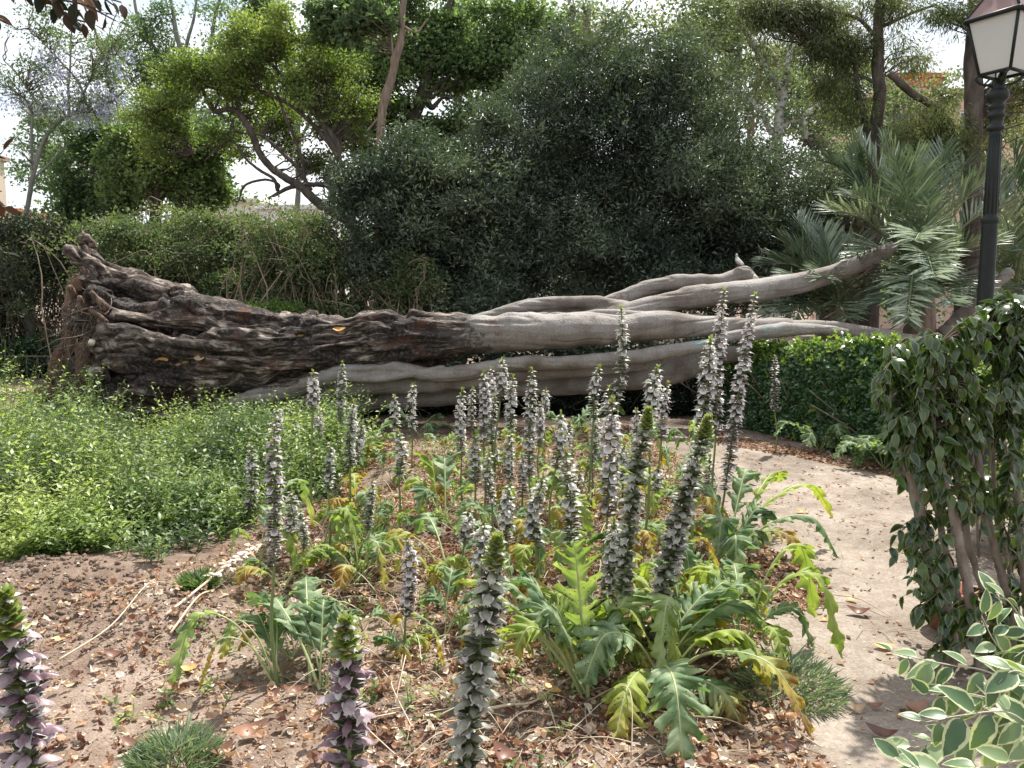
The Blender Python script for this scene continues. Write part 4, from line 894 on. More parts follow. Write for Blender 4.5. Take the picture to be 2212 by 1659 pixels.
shrub('bramble_shrub', 'paler bramble with bare straw coloured canes between the green bramble and the evergreens', 12.4,
      [(600, 540, 70, 50), (680, 550, 80, 50), (770, 560, 80, 45), (850, 600, 80, 50), (640, 620, 90, 60), (760, 630, 110, 50), (900, 640, 60, 40), (560, 600, 60, 60), (880, 670, 60, 30), (680, 500, 60, 25), (600, 480, 40, 25)],
      M['bramble'], 3000, 0.055, 54, nst=420, per=15, cl=0.20, gap=0.42, thick=0.8, twm=M['drytwig'], shell=.6)
shrub('shadowy_shrub', 'dim brownish shrub filling the left edge behind the iron fence', 17.0,
      [(40, 560, 90, 60), (130, 540, 70, 60), (30, 640, 90, 70), (120, 630, 70, 70), (-50, 600, 70, 90), (160, 590, 60, 60), (70, 500, 110, 35)],
      M['darkshrub'], 2300, 0.075, 57, nst=200, per=16, cl=0.26, gap=0.38, thick=1.2)
shrub('low_hedge', 'low dark clipped hedge running behind the iron fence', 16.6,
      [(-20, 770, 80, 35), (60, 768, 80, 35), (140, 768, 80, 35)], M['hedge'], 700, 0.07, 58, nst=40, per=16, cl=0.22, gap=0.3, thick=0.5, cat='hedge')
shrub('gap_shade_shrub', 'low shrubs added to darken the gap under the right part of the fallen tree', 11.9,
      [(x, 790 + 14 * math.sin(x), 75, 60) for x in range(900, 1640, 70)], M['evergreen'], 1500, 0.08, 62, nst=50, per=16, cl=0.2, gap=0.22, thick=0.5)  # added to hide sunlit ground and keep the gap dark
shrub('gap_shade_shrub', 'near black foliage added as painted shade in the hollow beneath the middle of the fallen trunk', 11.2,
      [(x, 868 + 8 * math.sin(x), 60, 46) for x in range(520, 1600, 60)], M['gapshade'], 2000, 0.07, 63, nst=30, per=16, cl=0.16, gap=0.15, thick=0.25)  # added row; its near-black leaves stand in for shadow beneath the trunk
shrub('yellow_tuft', 'pale yellow green tuft glimpsed behind the upper edge of the trunk', 11.4,
      [(575, 665, 40, 12), (620, 672, 40, 10), (545, 672, 20, 10)], M['grass'], 160, 0.06, 59, nst=10, per=14, cl=0.10, gap=0.3, thick=0.3, cat='plant')
# far greenery that closes the gaps low down
shrub('distant_trees', 'far band of green trees beyond the park seen through gaps', 34, [(x, 560 + 20 * math.sin(x), 130, 70 + 20 * math.sin(x * 3)) for x in range(-100, 2400, 130)],
      M['midgreen'], 3600, 0.22, 61, nst=20, per=14, cl=0.7, gap=0.2, thick=3.0, cat='trees')['kind'] = 'stuff'
ga2 = Acc()
n = 9000; x = -11 + 6.5 * rng.random(n); y = 17.6 + 8 * rng.random(n)
scatter(ga2, DN, np.stack([x, y, gz(x, y)], 1), rdir(n, up=1.6), rdir(n), 0.15 + .15 * rng.random(n), rng.random(n))
tag(obj('grass', ga2, M['grass'], smooth=False), 'sunlit green grass behind the low hedge at the left', 'grass', kind='stuff')
print("trees done")

# ------------------------------------------------------------------ palms
def frond(parent, base, tip, sag, L=0.42, n=58, mat=None, drop=0.12, w=0.026):
    base = np.asarray(base); tip = np.asarray(tip)
    mid = (base + tip) / 2 + np.array([0, 0, sag])
    c = catmull([base, mid, tip], 40)
    t, a, b = frames(c)
    side = nrm(np.cross(t, [0, 0, 1.0]) + 1e-6); up = np.cross(side, t)
    ac = Acc(); tube(ac, c, np.linspace(0.022, 0.004, 40), 5, 1, cap=False, rnd=.7)
    tp = (np.array([[0, 0, 0], [w / 2, .3, 0], [-w / 2, .3, 0], [w / 2.2, .7, -0.05], [-w / 2.2, .7, -0.05], [0, 1, -drop]]) , np.array([[0, 1, 2], [1, 3, 4], [1, 4, 2], [3, 5, 4]]), np.zeros((6, 2)))
    ks = np.linspace(0.14, 0.99, n); P_ = []; D_ = []; N_ = []; S_ = []
    for s in (-1, 1):
        for k in ks:
            i = min(39, int(k * 39)); P_.append(c[i])
            ang = 0.95 - 0.55 * k
            d = side[i] * s * math.sin(ang) + t[i] * math.cos(ang) + up[i] * (0.30 + 0.16 * rng.normal()); D_.append(d + rng.normal(size=3) * 0.10)
            N_.append(up[i] * 0.7 + side[i] * s * -0.5); S_.append([1, L * (0.35 + 0.75 * math.sin(math.pi * (0.12 + 0.80 * k))) , L])
    S_ = np.array(S_); S_[:, 0] = 1.0; sc = np.stack([np.ones(len(S_)), S_[:, 1], S_[:, 1]], 1)
    scatter(ac, tp, np.array(P_), np.array(D_), np.array(N_), sc, np.clip(rng.random(len(P_)) * .5 + rng.random() * .5, 0, 1), 0)
    return obj('frond', ac, [mat or M['palm'], M['stem']], parent, smooth=False)

def palm(label, depth, c, tips, **kw):
    b = P(c[0], c[1], depth); t = thing('palm', label, 'palm', (b[0], b[1], 0))
    a = Acc(); tube(a, [np.array([b[0], b[1], -0.05]), np.array([b[0], b[1], b[2] * .5]), b], [0.24, 0.22, 0.16], 12, wob=.3)
    obj('trunk', a, M['brownbark'], t)
    for (tx, ty, dy) in tips:
        tip = P(tx, ty, depth + dy); d = np.linalg.norm(tip - b)
        frond(t, b + rng.normal(size=3) * 0.06, tip, 0.10 * d + 0.08 * d * (abs(tip[0] - b[0]) / d), L=0.40 + 0.06 * d, n=int(24 + 13 * d), **kw)
    return t
palm('tall feather palm with long upright silvery fronds in the middle of the palm clump', 11.4, (1990, 620),
     [(1905, 305, .3), (1975, 335, -.2), (2040, 320, .5), (1795, 350, .5), (1850, 300, .9), (1790, 450, -.3), (1840, 420, -.9), (1940, 360, -1.0), (2085, 350, .8), (2130, 380, -.6), (2180, 440, .3), (2150, 520, -1), (1850, 560, -1.2), (1900, 660, -1.5), (2060, 660, -1.5), (2010, 440, -1.4), (2120, 640, -1.3), (1960, 700, -1.6), (1890, 480, 1), (1975, 520, -2.4), (1960, 690, -2.4), (2020, 600, -2.6)])
palm('low feather palm with splayed fronds left of the other palms by the evergreens', 11.3, (1800, 660),
     [(1655, 570, 0), (1690, 520, .3), (1740, 505, .6), (1640, 640, -.3), (1660, 680, -.6), (1720, 470, 1), (1780, 500, .3), (1850, 520, .6), (1880, 560, -.5), (1700, 610, -.8), (1900, 620, -.9), (1780, 600, -1.2), (1830, 690, -1.2), (1710, 690, -.9)])
palm('feather palm at the right edge behind the lamp post', 13.2, (2190, 620),
     [(2130, 330, .5), (2190, 320, 0), (2240, 350, 0), (2100, 420, .5), (2060, 500, 0), (2260, 420, -.5), (2300, 500, 0), (2090, 590, -.8), (2130, 690, -1), (2230, 690, -1), (2160, 450, -1), (2290, 620, -1), (2220, 540, -1.3), (2050, 600, .4)])
def fan_palm():
    b = P(1850, 470, 13.6); t = thing('fan_palm', 'fan palm with pleated fans and brown thatch between the palm clump and evergreens', 'palm', (b[0], b[1], 0))
    a = Acc(); tube(a, catmull([np.array([b[0], b[1], -0.05]), np.array([b[0], b[1], 1.5]), b], 12), np.linspace(0.28, 0.2, 12), 12, wob=.4); obj('trunk', a, M['brownbark'], t)
    a = Acc(); n = 260; th = rng.random(n) * 2 * math.pi; z = b[2] - 1.1 * rng.random(n)
    pos = np.stack([b[0] + 0.25 * np.cos(th), b[1] + 0.25 * np.sin(th), z], 1); d = np.stack([np.cos(th) * .35, np.sin(th) * .35, -np.ones(n)], 1)
    scatter(a, tpl_diamond(0.12, .02, 0), pos, d, np.stack([np.cos(th), np.sin(th), 0 * th], 1), 0.4 + .4 * rng.random(n), rng.random(n)); o = obj('thatch', a, M['palmdry'], t, smooth=False)
    for (tx, ty, dy) in ((1770, 500, -.6), (1830, 520, -1), (1790, 430, .2), (1900, 400, .3), (1920, 500, -.5), (1850, 370, 0)):
        c = P(tx, ty, 13.6 + dy); a = Acc(); tube(a, catmull([b, (b + c) / 2 + np.array([0, 0, .12]), c], 10), 0.014, 5, 1, cap=False)
        dr = nrm(c - b); sd = nrm(np.cross(dr, [0, 0, 1])); upv = np.cross(sd, dr)
        m = 34; an = np.linspace(-2.1, 2.1, m); D = np.cos(an)[:, None] * dr + np.sin(an)[:, None] * sd
        D[:, 2] -= 0.25
        scatter(a, tpl_diamond(0.085, .015, 0.12), np.repeat(c[None], m, 0), D, np.repeat(upv[None], m, 0), 0.62 + .06 * rng.random(m), rng.random(m) * .6)
        obj('fan_leaf', a, [M['palm'], M['stem']], t, smooth=False)
fan_palm()

# ------------------------------------------------------------------ clipped hedge on the right
def hedge():
    """box hedge, rounded top, in plan a slab that runs away to the left"""
    t = thing('clipped_hedge', 'rounded green hedge with lime new shoots beside the sandy path', 'hedge', (G(1850, 1000)[0], 8.6, 0))
    c = np.array([[*G(1560, 915)[:2]], [*G(1960, 1015)[:2]]])
    a = Acc(); n = 5200
    # front plane from c0 to c1, extends back 1.5 m
    def surf(n, side):
        u = rng.random(n); back = rng.random(n)
        px = c[0][None] * (1 - u[:, None]) + c[1][None] * u[:, None]
        Ht = np.interp(u, [0, .25, .5, .75, 1], [0.66, 0.92, 1.06, 1.14, 1.14])
        if side == 'front':
            h = rng.random(n) ** .9; z = h * Ht; y0 = np.where(h > .8, (h - .8) * 1.2, 0) + 0.10 + .06 * rng.normal(size=n) + 0.25 * (0.35 - np.minimum(h, .35)) * rng.random(n)
            nrmv = np.stack([-0.1 + 0 * u, -1 + 0 * u, 0.5 + 0 * u], 1)
        else:
            y0 = 0.25 + 0.6 * back; z = Ht - .08 * back - 0.03 * rng.random(n) + 0.05 * rng.normal(size=n); nrmv = np.stack([0 * u, -0.2 + 0 * u, 1 + 0 * u], 1)
        bump_ = (fbm(np.stack([px[:, 0] * 3, z * 3, px[:, 1]], 1), 66) - .5)
        p = np.stack([px[:, 0] + 0.1 * y0, px[:, 1] + y0 + bump_ * .5, z + (bump_ * .30 if side != 'front' else 0)], 1)
        return p, nrmv, Ht
    for side, n in (('front', 4600), ('top', 2300), ):
        p, nv_, Ht = surf(n, side)
        keep = fbm(p * 2.5, 67) > (0.34 if side == 'front' else .25); p = p[keep]; nv_ = nv_[keep]; Ht = Ht[keep]
        N = len(p); per = 7
        ax = nrm(nv_ + rdir(N) * 0.55)
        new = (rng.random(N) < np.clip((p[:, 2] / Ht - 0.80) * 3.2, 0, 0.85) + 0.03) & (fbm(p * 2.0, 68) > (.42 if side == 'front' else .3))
        for m_, msk in ((0, ~new), (1, new)):
            q = p[msk]; A = ax[msk]; K = len(q)
            if K == 0: continue
            A2 = np.repeat(A, per, 0); d = nrm(A2 * 0.55 + rdir(K * per) * 1.0)
            pos = np.repeat(q, per, 0) + A2 * (0.03 if m_ else 0.0)
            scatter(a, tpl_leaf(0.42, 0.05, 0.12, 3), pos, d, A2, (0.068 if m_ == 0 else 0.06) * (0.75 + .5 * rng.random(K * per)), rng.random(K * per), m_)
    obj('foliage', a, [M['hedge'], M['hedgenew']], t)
    core = Acc(); u = np.linspace(0, 1, 20); rows = []
    b = Acc()
    for k in range(150):
        u = rng.random(); q = c[0] * (1 - u) + c[1] * u; g = np.array([q[0] + .1, q[1] + 0.45 + .35 * rng.random(), 0]); e = g + np.array([rng.normal() * .3, abs(rng.normal()) * .12, 0.45 + .3 * rng.random()])
        tube(b, catmull([g, (g + e) / 2 + rng.normal(size=3) * .06, e], 8), np.linspace(.014, .006, 8), 5, cap=False)
    # inner leaves so the hedge is not hollow
    ii = Acc(); n = 16000; u = rng.random(n); q = c[0][None] * (1 - u[:, None]) + c[1][None] * u[:, None]
    Ht = np.interp(u, [0, .25, .5, .75, 1], [0.55, 0.80, 0.94, 1.02, 1.02]); pos = np.stack([q[:, 0] + .05, q[:, 1] + 0.2 + .6 * rng.random(n), Ht * rng.random(n)], 1)
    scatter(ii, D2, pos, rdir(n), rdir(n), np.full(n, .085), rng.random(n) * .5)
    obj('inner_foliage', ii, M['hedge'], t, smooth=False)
    obj('stems', b, M['twig'], t)['kind'] = 'stuff'
hedge()

# ------------------------------------------------------------------ fence, lamp, bird, buildings
def box(acc, c, s, mat=0, R=None, bev=0.0):
    s = np.asarray(s) / 2; v = np.array([[x, y, z] for x in (-1, 1) for y in (-1, 1) for z in (-1, 1)], float) * s
    if R is not None: v = v @ R.T
    f = np.array([[0, 1, 3, 2], [4, 6, 7, 5], [0, 4, 5, 1], [2, 3, 7, 6], [0, 2, 6, 4], [1, 5, 7, 3]])
    acc.add(v + np.asarray(c), f, mat)

FY = 15.2
def fence():
    x0, x1 = P(-60, 800, FY)[0], P(330, 800, FY)[0]; H = 0.56
    t = thing('iron_fence', 'low wrought iron fence with wavy bars left of the root end', 'fence', (x0, FY, 0))
    for z in (0.05, H - 0.03):
        a = Acc(); tube(a, [[x0, FY, z], [x1, FY, z]], 0.010, 6); obj('rail', a, M['rust'], t)
    xs = np.arange(x0, x1, 0.21)
    for k, x in enumerate(xs):
        a = Acc()
        if k % 6 == 3:
            tube(a, [[x, FY, -0.02], [x, FY, H], [x, FY, H + .02], [x, FY, H + .10]], [.022, .022, .03, .012], 8); obj('post', a, M['iron'], t); continue
        if k % 2: tube(a, [[x, FY, 0.0], [x, FY, H - .03]], 0.007, 5)
        else:
            for s in (-1, 1):
                tube(a, catmull([[x, FY, 0.0], [x, FY, .12], [x + s * .045, FY, .26], [x + s * .012, FY, .38], [x, FY, H - .03]], 14), 0.006, 5)
        obj('baluster', a, M['rust'], t)
fence()

def lathe(acc, c, prof, seg=20, mat=0):
    n = len(prof); th = np.linspace(0, 2 * math.pi, seg, endpoint=False)
    v = np.array([[r * math.cos(a), r * math.sin(a), z] for r, z in prof for a in th]) + np.asarray(c)
    i = np.arange(n - 1)[:, None] * seg; j = np.arange(seg)[None]; j2 = (j + 1) % seg
    acc.add(v, np.stack([i + j, i + j2, i + seg + j2, i + seg + j], -1).reshape(-1, 4), mat)

def lamp():
    Y = 6.9; bx = P(2128, 648, Y)[0]; t = thing('street_lamp', 'dark green cast iron lamp post with a white glazed lantern at the right', 'street lamp', (bx, Y, 0))
    z = lambda py: P(2130, py, Y)[2]
    zb = z(168); r = lambda px: pm(px, Y)
    a = Acc(); lathe(a, (bx, Y, 0), [(0.16, 0), (0.16, .12), (0.13, .16), (0.12, .5), (0.135, .53), (0.10, .58), (.085, .62), (r(17), .9), (r(16), z(640)), (r(15.5), z(500)), (r(15.2), z(484))], 24); obj('post_base', a, M['iron'], t)
    a = Acc(); prof = [(r(15.2), z(484)), (r(17.5), z(480)), (r(17.5), z(472)), (r(14), z(468)), (r(13.5), z(462)), (r(12.5), z(380)), (r(11.5), z(290)), (r(11), z(282))]
    lathe(a, (bx, Y, 0), prof, 20)
    for k in range(10):
        th = k * math.pi / 5; x, y = math.cos(th), math.sin(th)
        tube(a, [[bx + r(12.6) * x, Y + r(12.6) * y, z(462)], [bx + r(11) * x, Y + r(11) * y, z(292)]], r(1.8), 6)
    obj('shaft', a, M['iron'], t)
    a = Acc(); prof = [(r(11), z(284)), (r(17), z(281)), (r(17), z(275)), (r(13), z(272)), (r(13), z(256)), (r(16.5), z(253)), (r(16.5), z(247)), (r(13), z(244)), (r(15), z(236)), (r(17), z(232)), (r(15), z(228)), (r(12), z(224)), (r(20), z(215)), (r(22), z(205)), (r(19), z(196)), (r(12), z(192)), (r(14), z(188)), (r(14), z(184)), (r(8), z(180)), (r(5), z(172)), (0.0, z(171))]
    lathe(a, (bx, Y, 0), prof, 24); obj('capital', a, M['iron'], t)
    # lantern
    ang = math.radians(31); cs, sn = math.cos(ang), math.sin(ang); cx = bx + 0.03
    def corner(k, h, zz):
        x = (1 if k in (0, 1) else -1) * h; y = (1 if k in (1, 2) else -1) * h
        return np.array([cx + x * cs - y * sn, Y + x * sn + y * cs, zz])
    hb, ht = 0.125, 0.205; z0, z1, z2, z3 = z(160), z(42), z(-32), z(-62)
    fr = Acc()
    for k in range(4):
        tube(fr, [corner(k, hb, z0), corner(k, ht, z1)], 0.013, 6); k2 = (k + 1) % 4
        tube(fr, [corner(k, hb, z0), corner(k2, hb, z0)], 0.014, 6); tube(fr, [corner(k, ht + .012, z1), corner(k2, ht + .012, z1)], 0.020, 8)
        tube(fr, [corner(k, ht, z1 + .02), corner(k, .08, z2)], 0.012, 6)
    obj('lantern_frame', fr, M['iron'], t)
    gm = plain('frosted lantern glass', (0.72, 0.73, 0.72), rough=0.35, var=.05, scale=60)
    m, nt_ = newmat('frosted glass'); bb = nd(nt_, "ShaderNodeBsdfPrincipled"); bb.inputs['Base Color'].default_value = (.8, .81, .79, 1); bb.inputs['Roughness'].default_value = .4
    trl = nd(nt_, "ShaderNodeBsdfTranslucent"); trl.inputs[0].default_value = (.8, .81, .79, 1); mx = nd(nt_, "ShaderNodeMixShader"); mx.inputs[0].default_value = .55
    nt_.links.new(bb.outputs[0], mx.inputs[1]); nt_.links.new(trl.outputs[0], mx.inputs[2]); oo = nd(nt_, "ShaderNodeOutputMaterial"); nt_.links.new(mx.outputs[0], oo.inputs[0])
    for k in range(4):
        k2 = (k + 1) % 4; a = Acc(); ins = lambda c_: c_ * .985 + np.array([cx, Y, c_[2]]) * .015
        q = [ins(corner(k, hb, z0)), ins(corner(k2, hb, z0)), ins(corner(k2, ht, z1)), ins(corner(k, ht, z1))]
        q2 = [x * .985 + np.array([cx, Y, x[2]]) * .015 for x in q]
        a.add(np.array(q + q2), np.array([[0, 1, 2, 3], [7, 6, 5, 4], [0, 4, 5, 1], [1, 5, 6, 2], [2, 6, 7, 3], [3, 7, 4, 0]])); obj('glass_pane', a, m, t, smooth=False)
    rf = Acc(); top = [corner(k, .075, z2) for k in range(4)]; bot = [corner(k, ht + .01, z1 + .015) for k in range(4)]; cap = [corner(k, .05, z3) for k in range(4)]
    rf.add(np.array(bot + top + cap), np.array([[0, 1, 5, 4], [1, 2, 6, 5], [2, 3, 7, 6], [3, 0, 4, 7], [4, 5, 9, 8], [5, 6, 10, 9], [6, 7, 11, 10], [7, 4, 8, 11], [8, 9, 10, 11], [0, 3, 2, 1]]))
    obj('lantern_roof', rf, plain('reddish painted roof', (0.20, 0.12, 0.11), rough=.45, var=.2), t, smooth=False)
    # curled brackets below the lantern
    for k in range(4):
        a = Acc(); c1 = corner(k, hb, z0); cc = np.array([bx, Y, 0]); d = c1 - np.array([cx, Y, z0])
        pts = [np.array([bx, Y, z(186)]) + d * .12, np.array([bx, Y, z(180)]) + d * .75, np.array([bx, Y, z(168)]) + d * .98, c1]
        tube(a, catmull(pts, 12), 0.010, 6); obj('bracket', a, M['iron'], t)
    a = Acc(); tube(a, [[bx, Y, z(176)], [cx, Y, z0 + .02]], .022, 8); obj('stem', a, M['iron'], t)
lamp()

def bird():
    p, nr = on_trunk(1597, 585)
    p = P(1595, 583, TD + 0.33); h = bvh.ray_cast(Vector(p) + Vector((0, 0, .5)), Vector((0, 0, -1)))
    if h[0] is not None: p = np.array(h[0])
    H = 0.17
    t = thing('pigeon', 'small grey pigeon perched on the stub of the upper limb', 'bird', tuple(p))
    a = Acc()
    pts = np.array([[0.075, 0, .035, .006], [0.05, 0, .05, .016], [0.015, 0, .075, .030], [-0.015, 0, .10, .034], [-.03, 0, .13, .026], [-.034, 0, .15, .016], [-.036, 0, .168, .0165], [-.04, 0, .18, .014], [-.045, 0, .188, .006]])
    R = np.array([[.5, .87], [-.87, .5]])
    c = catmull(pts, 30); xy = c[:, :2] @ R.T; cc = np.column_stack([xy, c[:, 2]]) + p; tube(a, cc, c[:, 3], 14)
    obj('body', a, plain('grey feathers', (0.33, 0.31, 0.30), rough=.7, var=.25, scale=30), t)
    a = Acc(); hd = np.array([-.05, 0, .176]); be = np.array([-.068, 0, .170]); f = lambda v: np.array([*(v[:2] @ R.T), v[2]]) + p
    tube(a, [f(hd), f(be)], [.005, .001], 6); obj('beak', a, plain('dark beak', (.08, .07, .07)), t)
    for s in (-1, 1):
        a = Acc(); w0 = np.array([-.02, s * .030, .125, .006]); w1 = np.array([.03, s * .030, .08, .022]); w2 = np.array([.085, s * .012, .04, .004]); wq_ = catmull([w0, w1, w2], 12)
        cc = np.column_stack([wq_[:, :2] @ R.T, wq_[:, 2]]) + p; tube(a, cc, wq_[:, 3], 8, flat=.4); obj('wing', a, plain('wing feathers', (0.25, 0.24, 0.24), rough=.7, var=.3, scale=30), t)
        a = Acc(); tube(a, [f(np.array([-.002, s * .014, .06])), f(np.array([-.004, s * .016, -.004]))], .0035, 5); tube(a, [f(np.array([-.004, s * .016, .002])), f(np.array([-.028, s * .02, .002]))], .003, 5); obj('leg', a, plain('pink leg', (.35, .15, .13)), t)
bird()

def building(label, x0, x1, ytop, ybot, Y, wall, roof, rows, cols, depth=9, balcony=False):
    a0 = P(x0, ytop, Y); a1 = P(x1, ybot, Y); w_ = a1[0] - a0[0]; zt, zb = a0[2], 0.0
    t = thing('building', label, 'building', (a0[0] + w_ / 2, Y, 0))
    a = Acc(); box(a, ((a0[0] + a1[0]) / 2, Y + depth / 2, zt / 2), (w_, depth, zt)); obj('wall', a, plain('render wall ' + label[:8], wall, rough=.85, var=.06, scale=.6), t, smooth=False)
    a = Acc(); box(a, ((a0[0] + a1[0]) / 2, Y + depth / 2, zt + .15), (w_ + .5, depth + .5, .3)); obj('roof', a, plain('roof ' + label[:8], roof, rough=.8), t, smooth=False)
    fm = plain('window frame', (.55, .52, .48)); gm = plain('window glass', (.06, .07, .08), rough=.15, spec=.8)
    hh = 3.0
    for r in range(rows):
        zc = zt - 1.7 - r * hh
        if zc < 1: break
        for c in range(cols):
            xc = a0[0] + w_ * (c + .5) / cols; ww = min(1.5, w_ / cols * .55)
            f = Acc(); box(f, (xc, Y - .03, zc), (ww + .2, .1, 1.6)); fo = obj('window', f, fm, t, smooth=False)
            g = Acc(); box(g, (xc, Y - .10, zc), (ww, .05, 1.4)); go = bpy.data.objects.new('pane', None) if False else obj('pane', g, gm, None, smooth=False, loc=np.array(t.location)); go.location = (0, 0, 0); go.parent = fo
        if balcony:
            b = Acc(); box(b, ((a0[0] + a1[0]) / 2, Y - .75, zc - 1.15), (w_ * .92, 1.3, .18)); box(b, ((a0[0] + a1[0]) / 2, Y - 1.36, zc - .65), (w_ * .92, .08, .85)); obj('balcony', b, plain('balcony', (.42, .24, .18)), t, smooth=False)
    return t
building('beige apartment block with brick red balconies at the left edge', -160, 12, 345, 640, 55, (.50, .43, .34), (.30, .20, .15), 6, 6, depth=.8, balcony=True)
building('low building with red tiled roof beside the beige apartment block', 10, 46, 458, 640, 70, (.55, .46, .38), (.42, .12, .07), 2, 1)
building('pale building glimpsed through the arching tree above the bramble', 398, 560, 438, 640, 60, (.62, .58, .48), (.55, .50, .40), 3, 6)
building('white low building with railings right of the pale building', 560, 700, 452, 640, 58, (.66, .65, .62), (.6, .6, .58), 3, 5)
building('pink rendered building behind the feathery trees at the right', 1900, 2500, 205, 640, 45, (.60, .42, .33), (.50, .36, .28), 5, 8)
building('small red rooftop block left of the pink building', 1935, 2012, 168, 640, 60, (.36, .07, .055), (.30, .06, .05), 1, 2, depth=2)
#%%MARK_NEAR
# ------------------------------------------------------------------ acanthus flower stalks
def shell(L, W, arc, nu=4, nv=3, cup=0.4, tip=0.15, w0=.25):
    """curved petal-like patch along +Y arching in Z; returns verts, quads, (edge, along)"""
    t = np.linspace(0, 1, nu + 1); s = np.linspace(-1, 1, nv + 1)
    ang = arc * t; y = np.cumsum(np.concatenate([[0], np.cos(ang[1:]) / nu])) * L; z = np.cumsum(np.concatenate([[0], -np.sin(ang[1:]) / nu])) * L
    wd = W / 2 * (w0 + (1 - w0) * np.sin(math.pi * np.minimum(t * .95 + .05, 1) ** .8)) ; wd[-1] = W / 2 * tip
    V = []; D = []
    for k in range(nu + 1):
        for q in s: V.append((q * wd[k], y[k] , z[k] - cup * wd[k] * q * q)); D.append((abs(q), t[k]))
    f = [(k * (nv + 1) + j, k * (nv + 1) + j + 1, (k + 1) * (nv + 1) + j + 1, (k + 1) * (nv + 1) + j) for k in range(nu) for j in range(nv)]
    return np.array(V, float), np.array(f), np.array(D, float)

HOOD_N = shell(0.048, 0.026, 1.35, 6, 4, 0.9, .5)
LIP_N = shell(0.034, 0.036, 1.2, 5, 6, -0.25, .75)
BRACT_N = shell(0.036, 0.020, 0.8, 4, 4, 0.6, .05)
HOOD_F = shell(0.048, 0.022, 1.25, 3, 2, 0.9, .5); LIP_F = shell(0.035, 0.030, 1.3, 2, 2, -0.2, .8); BRACT_F = shell(0.034, 0.016, 0.8, 2, 2, .6, .1)

def flower_at(acc, p, d, tpls, s, rn, mats=(0, 1, 2), lip=True):
    """p base on stem (N,3), d outward directions (N,3)"""
    up = np.tile([0, 0, 1.0], (len(p), 1))
    scatter(acc, tpls[0], p + up * 0.008 * s[:, None], nrm(d + up * 0.95), nrm(up - d * 0.7), s, rn, mats[0])
    if lip is not None:
        k = lip; scatter(acc, tpls[1], (p + d * 0.013 * s[:, None] + up * 0.008 * s[:, None])[k], nrm(d + up * .25)[k], up[k], s[k], rn[k], mats[1])
    scatter(acc, tpls[2], p - up * 0.004, nrm(d + up * 0.75), up - d * .6, s, rn, mats[2])

